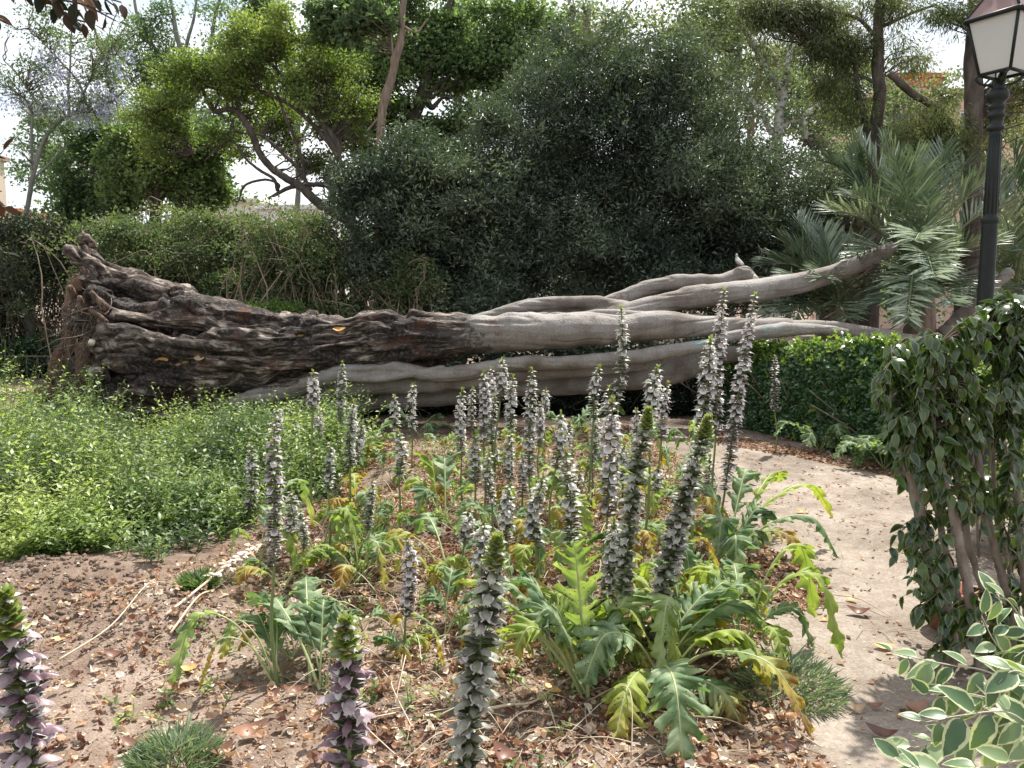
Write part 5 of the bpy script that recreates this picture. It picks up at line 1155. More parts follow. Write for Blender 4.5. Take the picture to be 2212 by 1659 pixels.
STN = [0]
def stalk(top, fbot, wpx, label, near=False, purple=0.10, lipf=0.92, D=None, base=None, gap=0.034, fade=0):
    """top, fbot: picture points of the tip and of the lowest flower; wpx: width of the flower head"""
    D = D or 172.0 / wpx
    seed = STN[0]; STN[0] += 1
    pb_y = base[1] if base else 648 + 2752 / D
    if base: D = gd(base[1])
    pt = P(top[0], top[1], D); pf = P(fbot[0], fbot[1], D)
    lean = (top[0] - fbot[0]) / max(1.0, (fbot[1] - top[1]))
    bx = base[0] if base else fbot[0] - lean * 0.6 * (pb_y - fbot[1])
    dy = rng.normal() * 0.03
    pg = P(bx, pb_y, D); pg[2] = float(gz(pg[0], pg[1])[0]) - 0.02
    pt = pt + np.array([0, dy, 0])
    t = thing('acanthus_stalk', label, 'flower stalk', tuple(pg), 'acanthus flower stalks in the bed')
    c = catmull([pg, (pg + pf) / 2 + rng.normal(size=3) * 0.015, pf, (pf + pt) / 2 + rng.normal(size=3) * 0.014 * min(1, np.linalg.norm(pt - pf) / .4), pt], 40)
    width = pm(wpx, D) / 0.082
    a = Acc(); tube(a, c, np.linspace(0.008, 0.003, 40) * min(1.2, width), 8 if near else 6, rnd=.5); obj('stem', a, M['stem'], t)
    Lf = np.linalg.norm(pt - pf); zf = pf[2]
    g = gap * width * (.52 if near else .66); nw = max(4, int(Lf / g))
    cz = c[:, 2]; P_ = []; Dd = []; S_ = []; R_ = []; LP = []; 
    hs = rng.random()
    for k in range(nw):
        u = (k + .3) / nw; z = pf[2] + (pt[2] - pf[2]) * u * 1.0
        b = np.array([np.interp(z, cz, c[:, j]) for j in range(3)])
        sc = width * (1.0 if u < .72 else 1.0 - (u - .72) * 1.7) * (0.85 + 0.15 * min(1, u * 6))
        for q in range(4):
            th = q * math.pi / 2 + (k % 2) * math.pi / 4 + hs + rng.normal() * .12
            P_.append(b + np.array([0, 0, rng.normal() * .004])); Dd.append([math.cos(th), math.sin(th), 0]); S_.append(sc * (0.9 + .2 * rng.random())); R_.append(np.clip((u * .35 + .3) + rng.normal() * .22, 0, 1))
            LP.append(0.06 < u < 0.90 and rng.random() < lipf * (1 if u > .35 else .6))
    P_, Dd, S_, R_, LP = map(np.array, (P_, Dd, S_, R_, LP)); LP = LP.astype(bool)
    kp = rng.random(len(P_)) > .07; P_, Dd, S_, R_, LP = P_[kp], Dd[kp], S_[kp] * (.9 + .2 * rng.random(kp.sum())), R_[kp], LP[kp]
    ax = nrm(pt - pf); Dd = nrm(Dd - ax * (Dd @ ax)[:, None])
    hood = M['hoodpurple'] if (near and purple) else M['hoodpink'] if rng.random() < purple else M['hood']
    if near:
        nb = u = None
        tL = min(.2 * Lf, .075); tipm = (pt[2] - P_[:, 2]) < tL
        # each open flower is a part, its white lip a sub-part
        S_ = S_ * .86
        idx = [i for i in range(len(P_)) if not tipm[i]][-96:]
        hm = []
        for vname in range(3):
            A = Acc(); z0 = np.zeros((1, 3)); d0 = np.array([[0, 1.0, 0]])
            up = np.array([[0, 0, 1.0]])
            hw = shell(0.056, 0.018 + .003 * vname, 1.15 + .25 * vname, 8, 4, 1.2, .4)
            hw = (hw[0] + np.stack([0 * hw[0][:, 0], 0 * hw[0][:, 0], .0012 * np.sin(hw[0][:, 1] * 420)], 1), hw[1], hw[2])
            rn = np.array([.25 + .25 * vname])
            scatter(A, hw, z0 + up * .008, nrm(d0 + up * .95), nrm(up - d0 * .7), np.ones(1), rn, 0)
            scatter(A, BRACT_N, z0, nrm(d0 + up * .75), up - d0 * .6, np.ones(1) * 1.15, rn, 1)
            for s in (-1, 1): scatter(A, shell(.020, .007, .5, 3, 2, .5, .1), z0 + [[s * .006, 0, .003]], nrm(d0 + np.array([[s * .7, 0, .9]])), up, np.ones(1), rn, 1)
            # spines of the bract
            for s in (-1, 1):
                for q in range(3): tube(A, [[s * .006, .008 + q * .006, .008 + q * .005], [s * (.014), .014 + q * .007, .013 + q * .006]], [.0012, .0003], 3, 1, cap=False)
            B = Acc(); lv, lf, le = shell(0.029, 0.030, 1.0 + .3 * vname, 6, 6, -0.2, .8); lv = lv.copy(); lv[:, 2] += .003 * np.cos(lv[:, 0] * 420) * (lv[:, 1] / .03); lv[:, 1] += -.009 * np.abs(np.sin(lv[:, 0] * 200)) * (le[:, 1] > .75); lv[:, 2] += .004 * np.sin(lv[:, 0] * 300 + vname) * le[:, 1]
            scatter(B, (lv, lf, le), z0 + d0 * .016 + up * .008, nrm(d0 + up * .35), up, np.ones(1), rn, 0)
            hm.append((A.mesh('flower', [hood, M['bract']]), B.mesh('petal', [M['petal']])))
        for i in idx:
            me_h, me_l = hm[rng.integers(3)]
            o = bpy.data.objects.new('flower', me_h); COL.objects.link(o); o.parent = t
            o.location = Vector(P_[i] - pg); o.rotation_euler = (0.1 * rng.normal(), 0.1 * rng.normal(), math.atan2(Dd[i][1], Dd[i][0]) - math.pi / 2); s = float(S_[i]); o.scale = (s, s, s)
            if LP[i]:
                l = bpy.data.objects.new('petal', me_l); COL.objects.link(l); l.parent = o
        ids = set(idx); low = np.array([i for i in range(len(P_)) if i not in ids and not tipm[i]]); rest = np.array([i for i in range(len(P_)) if tipm[i]])
        if len(low):
            A = Acc(); flower_at(A, P_[low], Dd[low], (HOOD_N, LIP_N, BRACT_N), S_[low], R_[low], (0, 1, 2), lip=LP[low]); obj('flower_head', A, [hood, M['petal'], M['bract']], t)['kind'] = 'stuff'
        if len(rest):
            A = Acc(); flower_at(A, P_[rest], Dd[rest], (HOOD_N, LIP_N, BRACT_N), S_[rest] * .9, R_[rest], (0, 1, 2), lip=None)
            nbt = 64; ub = np.linspace(0, 1, nbt); pb = pt - ax * (tL * 1.1) * (1 - ub)[:, None]; th = np.arange(nbt) * 2.4
            db = np.stack([np.cos(th), np.sin(th), .5 + 2.2 * ub ** 1.5], 1)
            scatter(A, shell(0.030, 0.017, .55, 4, 3, .7, .1), pb, nrm(db), np.tile([0, 0, 1.0], (nbt, 1)) - .6 * db * [1, 1, 0], width * (1.05 - .5 * ub), np.clip(.4 + .3 * rng.normal(size=nbt), 0, 1), 2)
            obj('bud_tip', A, [M['hood'], M['petal'], M['budtip']], t)
        return t
    A = Acc()
    flower_at(A, P_, Dd, (HOOD_F, LIP_F, BRACT_F), S_, R_, (0, 1, 2), lip=LP)
    tb = np.array([pt - ax * .02 * k for k in range(3) for _ in range(4)]); th = rng.random(12) * 6.28
    scatter(A, BRACT_F, tb, np.stack([np.cos(th) * .3, np.sin(th) * .3, np.ones(12)], 1), rdir(12), np.full(12, .7 * width), rng.random(12), 3)
    obj('flower_head', A, [hood, M['petal'], M['bract'], M['budtip']], t)
    return t

stalk((40, 1262), (55, 1830), 132, 'closest purple and white acanthus spike cut off by the lower left corner', near=True, purple=1, D=1.42, lipf=.7, gap=.036)
stalk((748, 1335), (742, 1850), 116, 'purple tinged acanthus spike low in the middle rising from the bottom edge', near=True, purple=1, D=1.62, lipf=.7, gap=.035)
stalk((1076, 1150), (1000, 1700), 94, 'thick grey white acanthus spike with green budding tip leaning at the bottom centre', near=True, purple=0, D=1.95, lipf=.85, gap=.033)
stalk((1525, 897), (1400, 1405), 62, 'broad acanthus spike leaning right over the largest clump of lobed leaves', D=2.9, base=(1390, 1450), near=True, purple=0, lipf=.35)
stalk((1403, 884), (1345, 1290), 58, 'tall dense acanthus spike just left of the broad leaning one', base=(1333, 1455), near=True, purple=0, lipf=.3)
stalk((580, 917), (592, 1225), 46, 'long dark acanthus spike standing alone in front of the weed patch', base=(600, 1480), purple=1, lipf=.35)
stalk((1465, 1054), (1450, 1240), 50, 'short purple tipped acanthus spike between the two broadest leaning spikes', base=(1438, 1430), purple=1)
stalk((1328, 1128), (1314, 1290), 46, 'short pale acanthus spike behind the lobed leaf that stands upright', base=(1308, 1420))
stalk((1221, 972), (1232, 1195), 46, 'grey green acanthus spike left of the upright spotted leaf', base=(1240, 1330), lipf=.3)
stalk((1323, 864), (1312, 1115), 48, 'straight acanthus spike with white top in front of the tallest middle spike', base=(1300, 1290))
stalk((1176, 1033), (1158, 1182), 44, 'white headed acanthus spike over dry litter in the middle of the bed', base=(1145, 1330))
stalk((1100, 1045), (1093, 1168), 40, 'acanthus spike with big white lips behind the green tipped bottom spike', base=(1090, 1300))
stalk((1013, 1102), (1003, 1174), 36, 'short acanthus spike right of the yellow withered leaf', base=(990, 1270))
stalk((1046, 1126), (1040, 1240), 44, 'pale acanthus spike half hidden by the green tipped bottom spike', base=(1035, 1360))
stalk((881, 1163), (876, 1335), 40, 'small isolated acanthus spike above the drooping leaf mid left', base=(872, 1405), lipf=.8)
stalk((807, 1037), (794, 1145), 26, 'thin sparse acanthus spike with long leaning stem left of the isolated small one', base=(762, 1250), lipf=.3)
stalk((714, 961), (709, 1060), 28, 'slender brown stemmed acanthus spike among weeds', base=(706, 1225), lipf=.4)
stalk((678, 803), (676, 885), 30, 'whitest acanthus spike crossing the grey aerial root above the weeds', lipf=.95)
stalk((741, 784), (735, 915), 24, 'dark slim acanthus spike crossing the grey root right of the whitest one', lipf=.3)
stalk((602, 879), (600, 935), 26, 'little white acanthus spike poking from weeds under the fallen trunk', lipf=.9)
stalk((638, 905), (638, 985), 24, 'small grey acanthus spike in the weeds below the whitest spike')
stalk((542, 961), (540, 1105), 31, 'greyish acanthus spike directly left of the long dark one', lipf=.5)
stalk((763, 870), (756, 1008), 31, 'orange tipped acanthus spike at the right rim of the weed patch', lipf=.6)
stalk((781, 917), (770, 995), 27, 'acanthus spike leaning beside the orange tipped one', purple=1)
stalk((630, 1058), (627, 1155), 34, 'acanthus spike with white lips close right of the long dark spike', base=(628, 1250), lipf=.8)
stalk((650, 1102), (656, 1185), 26, 'fading brownish acanthus spike behind the long dark spike stem', base=(660, 1270), lipf=.3)
stalk((690, 885), (692, 950), 24, 'short purple tinged acanthus spike between the dark slim spike and the weeds', purple=1)
stalk((854, 854), (856, 932), 25, 'slim white acanthus spike in front of the dark hollow under the trunk', D=6.6, lipf=.9)
stalk((895, 828), (891, 932), 24, 'white acanthus spike farthest back in front of the dark hollow under the trunk', D=7.0, lipf=.85)
stalk((861, 932), (862, 1031), 32, 'compact acanthus spike on a tall bare stem below the hollow', base=(861, 1151), lipf=.4)
stalk((999, 841), (997, 988), 29, 'acanthus spike at the left edge of the dense central cluster', base=(999, 1096))
stalk((1022, 838), (1020, 930), 22, 'thin acanthus spike behind the left edge of the dense central cluster', lipf=.4)
stalk((1044, 806), (1045, 965), 31, 'broad white acanthus spike second in the dense central cluster')
stalk((1062, 795), (1060, 890), 24, 'acanthus spike partly behind the tallest one of the central cluster')
stalk((1085, 776), (1080, 868), 30, 'tallest acanthus spike of the dense central cluster')
stalk((1069, 856), (1069, 1008), 29, 'green acanthus spike in the very middle of the central cluster', lipf=.4)
stalk((1027, 939), (1027, 1045), 32, 'lower acanthus spike in front of the central cluster with white lips')
stalk((1057, 976), (1063, 1092), 32, 'dark acanthus spike low in front of the central cluster', base=(1075, 1210), lipf=.35)
stalk((1108, 812), (1104, 935), 29, 'acanthus spike at the right edge of the central cluster')
stalk((1101, 935), (1100, 1052), 30, 'pale acanthus spike standing low between the central cluster and the next tall spike')
stalk((1149, 798), (1143, 1030), 33, 'long even acanthus spike right of the central cluster with lit top', lipf=.6)
stalk((1180, 842), (1175, 905), 23, 'little acanthus spike right of the long even one by the trunk underside')
stalk((1166, 872), (1164, 965), 24, 'reddish tipped acanthus spike close right of the long even one')
stalk((1212, 893), (1200, 1012), 34, 'loose white acanthus spike left of the lime seed stem')
stalk((1228, 913), (1218, 985), 30, 'acanthus spike behind the loose white one')
stalk((1294, 793), (1282, 905), 30, 'acanthus spike with red brown tip left of the tall green one', lipf=.6)
stalk((1344, 664), (1335, 868), 30, 'tall narrow green acanthus spike reaching up to the grey limbs', lipf=.5, purple=0)
stalk((1317, 837), (1310, 905), 30, 'short white acanthus spike at the foot of the tall narrow green one')
stalk((1285, 893), (1279, 1000), 29, 'mid height acanthus spike left of the straight white topped one')
stalk((1417, 793), (1405, 912), 40, 'plump acanthus spike in front of the dark gap under the limbs', D=4.6)
stalk((1443, 828), (1429, 948), 30, 'thinner acanthus spike right of the plump one')
stalk((1373, 884), (1373, 955), 27, 'pinkish acanthus spike behind the tall dense one', purple=1)
stalk((1533, 732), (1514, 916), 42, 'acanthus spike leaning behind the broad one, left of the two highest', D=4.2)
stalk((1566, 626), (1546, 940), 33, 'highest acanthus spike of all, left one of the lilac tipped pair', purple=1, lipf=.6)
stalk((1625, 636), (1566, 1060), 34, 'right one of the two highest acanthus spikes, curving beside the path', purple=1, lipf=.5)
stalk((1536, 990), (1530, 1135), 32, 'short acanthus spike beneath the two highest ones', lipf=.3)
stalk((1421, 1010), (1418, 1065), 30, 'tiny acanthus spike hidden low between the broad spikes')
stalk((1674, 770), (1674, 890), 20, 'dark acanthus spike in the shade in front of the clipped hedge', D=8.3, lipf=.15, purple=1)
stalk((1250, 1000), (1247, 1090), 28, 'small acanthus spike behind the grey green one')
stalk((1130, 985), (1128, 1075), 30, 'acanthus spike crowded between the pale low ones right of the central cluster')
stalk((1350, 960), (1345, 1040), 28, 'small acanthus spike behind the tall dense one')
stalk((1490, 980), (1486, 1070), 30, 'small acanthus spike between the tall dense one and the broad leaning one')

# fallen withered stalk
def fallen_stalk():
    g0 = G(360, 1370); g1 = G(590, 1215); t = thing('withered_stalk', 'withered whitish acanthus stalk lying across the soil below the weeds', 'flower stalk', tuple(g0))
    c = catmull([g0 + [0, 0, .02], (g0 + g1) / 2 + [0, 0, .10], g1 + [0, 0, .12]], 30); a = Acc(); tube(a, c, .007, 6, rnd=.8); obj('stem', a, M['straw'], t)
    n = 60; k = rng.integers(11, 30, n); p = c[k]; d = rdir(n, up=.4); A = Acc(); flower_at(A, p, d, (HOOD_F, LIP_F, BRACT_F), np.full(n, 1.0), rng.random(n) * .4 + .5, (2, 1, 0), lip=rng.random(n) < .6)
    obj('flower_head', A, [M['straw'], M['petal'], M['litter']], t)
fallen_stalk()
print("stalks done")

# ------------------------------------------------------------------ acanthus leaves
def acleaf(parent, base, tip, arch=0.15, W=0.16, petiole=0.30, yel=0.0, lime=None, droop=0.1, tiltn=None):
    base = np.asarray(base, float); tip = np.asarray(tip, float); Ld = np.linalg.norm(tip - base)
    p1 = base + (tip - base) * .35 + np.array([0, 0, arch * Ld]); p2 = base + (tip - base) * .75 + np.array([0, 0, arch * 1.1 * Ld])
    n = 96; c = catmull([base, p1, p2, tip - np.array([0, 0, droop * Ld * .2])], n)
    t, _, _ = frames(c); side = nrm(np.cross(t, np.array([0, 0, 1.0]) + (tiltn if tiltn is not None else rng.normal(size=3) * .25))); up = np.cross(side, t)
    a = Acc(); k0 = int(petiole * n); tube(a, c[:n - 4], np.concatenate([np.linspace(.0075, .005, k0), np.linspace(.005, .0012, n - 4 - k0)]) * min(1.3, Ld / .5), 6, 1, cap=False)
    m = n - k0; u = np.linspace(0, 1, m); nl = rng.integers(5, 7)
    V = []; Dt = []; fr = np.array([0, .12, .5, .78, 1.0]); lm = rng.random() if lime is None else lime
    curl = (rng.random() * 1.1 + .1)
    for s in (-1, 1):
        ph = (u * nl + (0.5 if s > 0 else 0) * .6) % 1.0
        lobe = np.where(ph < .62, (ph / .62) ** .75, np.clip((1 - ph) / .38, 0, 1) ** 1.2)
        env = W * np.sin(math.pi * np.clip(u * .93 + .05, 0, 1) ** .85) ** .62
        jag = 1 + .20 * (((np.arange(m) + (1 if s > 0 else 0)) % 4) / 3.0 - .5) + .13 * rng.normal(size=m)
        depth_ = .12 + .22 * u
        wd = env * (depth_ + (1 - depth_) * lobe) * jag; wd[-1] = 0.004
        for j, f_ in enumerate(fr):
            fw = t[k0:] * (f_ ** 1.4 * env * .75 * lobe)[:, None]
            ripple = (.020 * np.sin(u * nl * 2 * math.pi + s) + .008 * np.sin(u * nl * 5.3 * math.pi + 2 * s)) * f_ ** 1.5 * W / .15
            z = -curl * f_ ** 2 * wd * .55 + ripple + .22 * wd * f_ * (1 - f_)
            V.append(c[k0:] + side[k0:] * (s * wd * f_)[:, None] * .95 + fw + up[k0:] * z[:, None]); dd = np.zeros((m, 4)); dd[:, 0] = lm; dd[:, 1] = f_; dd[:, 2] = u * .8 + f_ * .2; dd[:, 3] = yel; Dt.append(dd)
    V = np.concatenate(V); Dt = np.concatenate(Dt); q = []
    for b in (0, 5 * m):
        for j in range(4):
            i = np.arange(m - 1); A_ = b + j * m + i; B_ = b + (j + 1) * m + i
            q.append(np.stack([A_, A_ + 1, B_ + 1, B_], 1) if b else np.stack([A_, B_, B_ + 1, A_ + 1], 1))
    a.add(V, np.concatenate(q), 0, Dt)
    return obj('leaf', a, [M['acleaf'], M['petiole']], parent)
M['petiole'] = plain('pale leaf stalk', (0.30, 0.34, 0.15), rough=.45, scale=20)

def aplant(label, base_px, leaves, group='acanthus plants on the ground', wilt=0.0):
    """leaves: (tip px, tip py, dDepth, arch, W, yellow)"""
    b = G(*base_px); t = thing('acanthus_plant', label, 'plant', tuple(b), group)
    for lf in leaves:
        tx, ty, dy = lf[:3]; ar = lf[3] if len(lf) > 3 else .2; W = lf[4] if len(lf) > 4 else .14; ye = lf[5] if len(lf) > 5 else wilt * rng.random()
        tip = P(tx, ty, b[1] + dy); tip[2] = max(tip[2], float(gz(tip[0], tip[1])[0]) + .03)
        acleaf(t, b + np.array([rng.normal() * .02, rng.normal() * .02, 0]), tip, ar, W, yel=ye, lime=lf[6] if len(lf) > 6 else None, petiole=lf[7] if len(lf) > 7 else .30)
    return t

aplant('largest clump of broad lobed acanthus leaves at the bottom right of the bed', (1420, 1475),
       [(1755, 1625, -.45, .30, .085, 1.0, .6, .35), (1665, 1470, -.15, .42, .13, .6, .9, .3), (1475, 1640, -.62, .30, .12, .2, .1, .3), (1640, 1335, .15, .25, .12, .3, .5, .3), (1560, 1290, .2, .2, .12, .1, .2),
        (1260, 1470, -.30, .35, .11, .2, .2, .35), (1215, 1385, .0, .3, .11, .1, .2, .3), (1330, 1600, -.45, .2, .10, .6), (1500, 1320, .3, .3, .11, .1, .2), (1600, 1590, -.35, .2, .09, .7), (1580, 1400, .1, .3, .10, .5, .8)])
aplant('acanthus clump with an upright spotted leaf and pale lobed leaves at the bottom centre', (1262, 1500),
       [(1240, 1165, .0, .02, .10, .2, .6, .25), (1125, 1240, .1, .12, .11, .1, .1, .3), (1000, 1245, .1, .08, .08, .5, .9, .45), (1190, 1300, .1, .1, .10, .3, .7, .3), (1155, 1340, -.1, .25, .11, .1, .1, .3), (1110, 1405, -.2, .3, .09, .6, .8, .5),
        (1380, 1265, .2, .1, .10, .2, .6, .3), (1330, 1350, .0, .2, .08, .2, .1), (1050, 1440, -.15, .35, .06, .7, .7, .6), (1300, 1440, -.1, .3, .08, .2, .0)])
for (px, py, lab, k_) in ((1480, 1440, 'between the largest clump and the wiry tuft', 10), (1330, 1420, 'between the upright spotted leaf and the largest clump', 9), (1200, 1440, 'left of the upright spotted leaf by the grey white spike', 8), (1600, 1420, 'at the bed edge above the wiry tuft', 7)):
    b = G(px, py); t = thing('acanthus_plant', 'tangled acanthus leaves ' + lab, 'plant', tuple(b), 'acanthus plants on the ground')
    for q in range(k_):
        th = rng.random() * 6.28; L = .22 + .22 * rng.random(); acleaf(t, b, b + np.array([math.cos(th) * L, math.sin(th) * L, .02 + .16 * rng.random()]), .3 + .5 * rng.random(), .05 + .035 * rng.random(), yel=(rng.random() < .5) * 1.2 * rng.random(), lime=.3 + .6 * rng.random())
aplant('acanthus plant arching long leaves over the sandy path', (1575, 1205),
       [(1812, 1200, -.2, .35, .085, .4, .4, .3), (1800, 1108, .25, .28, .075, .5, .8, .3), (1745, 1235, -.35, .35, .08, 1.4, .6, .3), (1620, 1020, .4, .2, .11, .1, .2), (1690, 1030, .6, .15, .09, .3, .9), (1590, 1260, -.5, .4, .13, .2, .2, .2), (1550, 1200, -.3, .6, .12, .2, .3, .2),
        (1660, 1120, .1, .35, .11, .1, .2), (1520, 1050, .3, .2, .11, .2, .2), (1640, 1180, -.2, .4, .11, .2, .2)])
aplant('acanthus with leaves of lime and yellow between the clump and the path', (1560, 1330),
       [(1660, 1290, .1, .3, .10, .4, .8), (1600, 1235, .2, .3, .12, .3, .2), (1500, 1265, .2, .3, .10, .3), (1640, 1380, -.2, .3, .09, .8, .8), (1480, 1210, .3, .2, .1, .2)])
aplant('drooping acanthus with arched bare leaf stalks low on the left', (600, 1475),
       [(372, 1475, -.05, .62, .07, .3, .3, .45), (430, 1480, -.1, .55, .05, 1.2, .4, .55), (545, 1330, .2, .2, .08, .1, .2), (480, 1420, .1, .6, .05, .6, .2, .6), (600, 1285, .2, .05, .09, .1, .1)])
aplant('acanthus with hanging split leaves beside the isolated small spike', (690, 1480),
       [(700, 1290, .2, .1, .09, .2, .2), (640, 1345, .2, .3, .10, .1, .2), (750, 1330, .1, .3, .07, .2, .3), (560, 1300, .3, .2, .10, .1, .1), (660, 1240, .5, .1, .09, .2, .2)])
aplant('withering acanthus under the isolated small spike', (875, 1405), [(825, 1388, 0, .3, .07, .6), (930, 1392, 0, .25, .07, .8), (960, 1445, -.2, .5, .05, 1.0, .6, .6), (860, 1420, -.15, .3, .06, .9)])
aplant('wilted acanthus with a bright yellow leaf in the middle of the bed', (980, 1250), [(812, 1195, .1, .35, .075, 2.2, .9, .45), (900, 1150, .5, .3, .08, .3), (1040, 1180, .2, .3, .09, .3), (930, 1300, -.2, .4, .07, 1.6, .9)])
aplant('acanthus plant with a big drooping blue green leaf left of centre', (960, 1140), [(905, 1105, -.2, .5, .09, .1, .1), (960, 990, .4, .2, .12, .1, .1), (930, 1010, .2, .3, .11, .2, .8), (1010, 1060, .1, .3, .09, .4, .6), (870, 1060, .3, .3, .08, .1)])
aplant('acanthus leaves at the far left foot of the dark hollow', (800, 985), [(850, 920, .2, .3, .12, .1, .2), (780, 930, .1, .3, .12, .1, .2), (730, 960, 0, .3, .12, .1, .2), (870, 960, -.1, .35, .10, .4, .6), (810, 1010, -.3, .4, .10, .2, .8)])
aplant('acanthus leaves under the twin white spikes near the hollow', (905, 945), [(825, 880, .1, .2, .11, .1, .3), (950, 900, .1, .2, .11, .1), (935, 930, -.2, .3, .10, .2), (870, 915, 0, .3, .09, .3), (985, 930, .2, .2, .1, .1)])
aplant('acanthus plant at the foot of the trunk right of the central cluster', (1230, 960), [(1180, 900, .2, .3, .12, .1, .1), (1290, 895, .2, .3, .12, .1, .1), (1255, 920, -.2, .4, .11, .1, .2), (1330, 930, 0, .3, .1, .1), (1210, 930, -.2, .3, .1, .2), (1350, 890, .5, .2, .1, .1, .1)])
k = 0
spots = [(770, 1120, 'beside the thin sparse spike'), (560, 1230, 'at the foot of the weed patch'), (690, 1220, 'around the slender brown stemmed spike'), (1090, 1200, 'in front of the central cluster'), (1040, 1050, 'inside the central cluster'), (1130, 1110, 'behind the pale low spikes'),
         (1180, 1160, 'left of the grey green spike'), (1250, 1120, 'behind the white headed spike'), (1330, 1090, 'behind the straight white topped spike'), (1400, 1120, 'behind the tall dense spike'), (1450, 1060, 'where the path begins'), (1470, 1180, 'under the two highest spikes'),
         (1300, 1020, 'right of the loose white spike'), (1370, 1000, 'near the plump spike'), (1150, 1000, 'behind the long even spike'), (1080, 980, 'behind the central cluster'), (1420, 1280, 'behind the largest clump'), (1350, 1220, 'around the short pale spike'),
         (1120, 1330, 'left of the upright spotted leaf'), (960, 1380, 'left of the green tipped spike'), (650, 1000, 'in the weeds under the trunk'), (740, 1040, 'at the rim of the weeds'), (1500, 990, 'at the far corner of the path'), (1240, 1230, 'under the upright spotted leaf'), (780, 1260, 'in the dry litter left of centre'), (1180, 1250, 'in the middle litter')]
for (px, py, lab) in spots:
    b = G(px, py); t = thing('acanthus_plant', 'lobed acanthus leaves ' + lab, 'plant', tuple(b), 'acanthus plants on the ground')
    for q in range(rng.integers(5, 9)):
        th = rng.random() * 2 * math.pi; L = 0.20 + .20 * rng.random()
        tip = b + np.array([math.cos(th) * L, math.sin(th) * L, .02 + .16 * rng.random()]); acleaf(t, b, tip, .25 + .50 * rng.random(), .05 + .032 * rng.random(), yel=(rng.random() < .55) * 1.5 * rng.random())
for q in range(34):
    while True:
        px, py = 480 + 1100 * rng.random(), 975 + 520 * rng.random()
        b = G(px, py)
        if inside(b[:1], b[1:2], np.array([G(a_, c_)[:2] for a_, c_ in [(520, 1400), (640, 1150), (820, 970), (1350, 940), (1500, 1040), (1600, 1200), (1620, 1480), (1200, 1560), (700, 1560)]]))[0]: break
    t = thing('acanthus_plant', 'low torn acanthus seedling in the crowded litter of the bed', 'plant', tuple(b), 'small acanthus seedlings')
    for j in range(rng.integers(3, 6)):
        th = rng.random() * 6.28; L = .12 + .16 * rng.random(); acleaf(t, b, b + np.array([math.cos(th) * L, math.sin(th) * L, .03 + .13 * rng.random()]), .3, .04 + .03 * rng.random(), yel=(rng.random() < .5) * 1.6 * rng.random())
# by the hedge foot
for (px, py, lab) in ((1660, 925, 'at the left foot of the clipped hedge'), (1640, 900, 'in the shade left of the clipped hedge'), (1770, 975, 'trailing from the hedge foot onto the path'), (1850, 1000, 'right along the hedge foot'), (1910, 1015, 'at the right foot of the hedge')):
    b = G(px, py); t = thing('acanthus_plant', 'dark lobed leaves ' + lab, 'plant', tuple(b), 'acanthus plants on the ground')
    for q in range(9):
        th = -rng.random() * math.pi; L = 0.22 + .3 * rng.random(); acleaf(t, b, b + np.array([math.cos(th) * L, math.sin(th) * L, .05 + .2 * rng.random()]), .3, .08 + .04 * rng.random(), lime=.1 + .2 * rng.random())
print("leaves done")

# ------------------------------------------------------------------ weed patch
def sprigs(acc, base, H, leaf, tpl, per, mat=0, smat=1, lean=0.35, seg=3, spread=1.0):
    """leafy shoots: base (N,3), heights H (N)"""
    N = len(base)
    dirs = nrm(np.stack([rng.normal(size=N) * lean, rng.normal(size=N) * lean - .05, np.ones(N)], 1))
    bend = rdir(N) * 0.25; bend[:, 2] = -abs(bend[:, 2]) * .5
    u = np.tile(np.linspace(.12, 1, per), (N, 1)) + rng.normal(size=(N, per)) * .02
    cl = np.clip(fbm(base * 1.6, 77, 2) * 1.5 - .3 + rng.normal(size=N) * .15, 0, 1)
    pos = base[:, None] + dirs[:, None] * (u * H[:, None])[..., None] + bend[:, None] * (u ** 2 * H[:, None] * .8)[..., None]
    th = rng.random((N, 1)) * 6.28 + np.arange(per)[None] * 2.4
    d = np.stack([np.cos(th), np.sin(th), .55 + 0 * th], -1) * spread; d = d.reshape(-1, 3) + rng.normal(size=(N * per, 3)) * .25
    n2 = np.tile([0, 0, 1.0], (N * per, 1)) + rng.normal(size=(N * per, 3)) * .3
    scatter(acc, tpl, pos.reshape(-1, 3), d, n2, leaf * (.65 + .7 * rng.random(N * per)) * (1.1 - .5 * u.ravel()), np.clip(np.repeat(cl, per) + .35 * (u.ravel() - .5) + rng.normal(size=N * per) * .12, 0, 1), mat)
    for k in range(N):
        uu = np.linspace(0, 1, 5)[:, None]; c = base[k] + dirs[k] * uu * H[k] + bend[k] * uu ** 2 * H[k] * .8
        tube(acc, c, np.linspace(.003, .0012, 5), seg, smat, cap=False)

wp = np.array([G(a, b)[:2] for a, b in [(-500, 1180), (-100, 1205), (60, 1225), (200, 1240), (270, 1262), (330, 1255), (420, 1195), (520, 1165), (600, 1090), (700, 1080), (780, 1030), (800, 960), (640, 930), (520, 950), (330, 965), (150, 960), (0, 935), (-500, 920)]])
x0, y0 = wp.min(0); x1, y1 = wp.max(0); n = 26000
x = x0 + (x1 - x0) * rng.random(n); y = y0 + (y1 - y0) * rng.random(n)
k = inside(x + (fbm(np.stack([x * 3, y * 3, 0 * x], 1), 74) - .5) * .7, y + (fbm(np.stack([x * 3, y * 3, 0 * x], 1), 75) - .5) * .7, wp) & (fbm(np.stack([x * 1.6, y * 1.6, 0 * x], 1), 78) > .36); x, y = x[k], y[k]
n = min(len(x), 5200); x, y = x[:n], y[:n]
Hh = (0.20 + 0.34 * fbm(np.stack([x * 1.4, y * 1.4, 0 * x], 1), 79)) * (0.7 + .6 * rng.random(n))
px_ = x / y * F + 1106
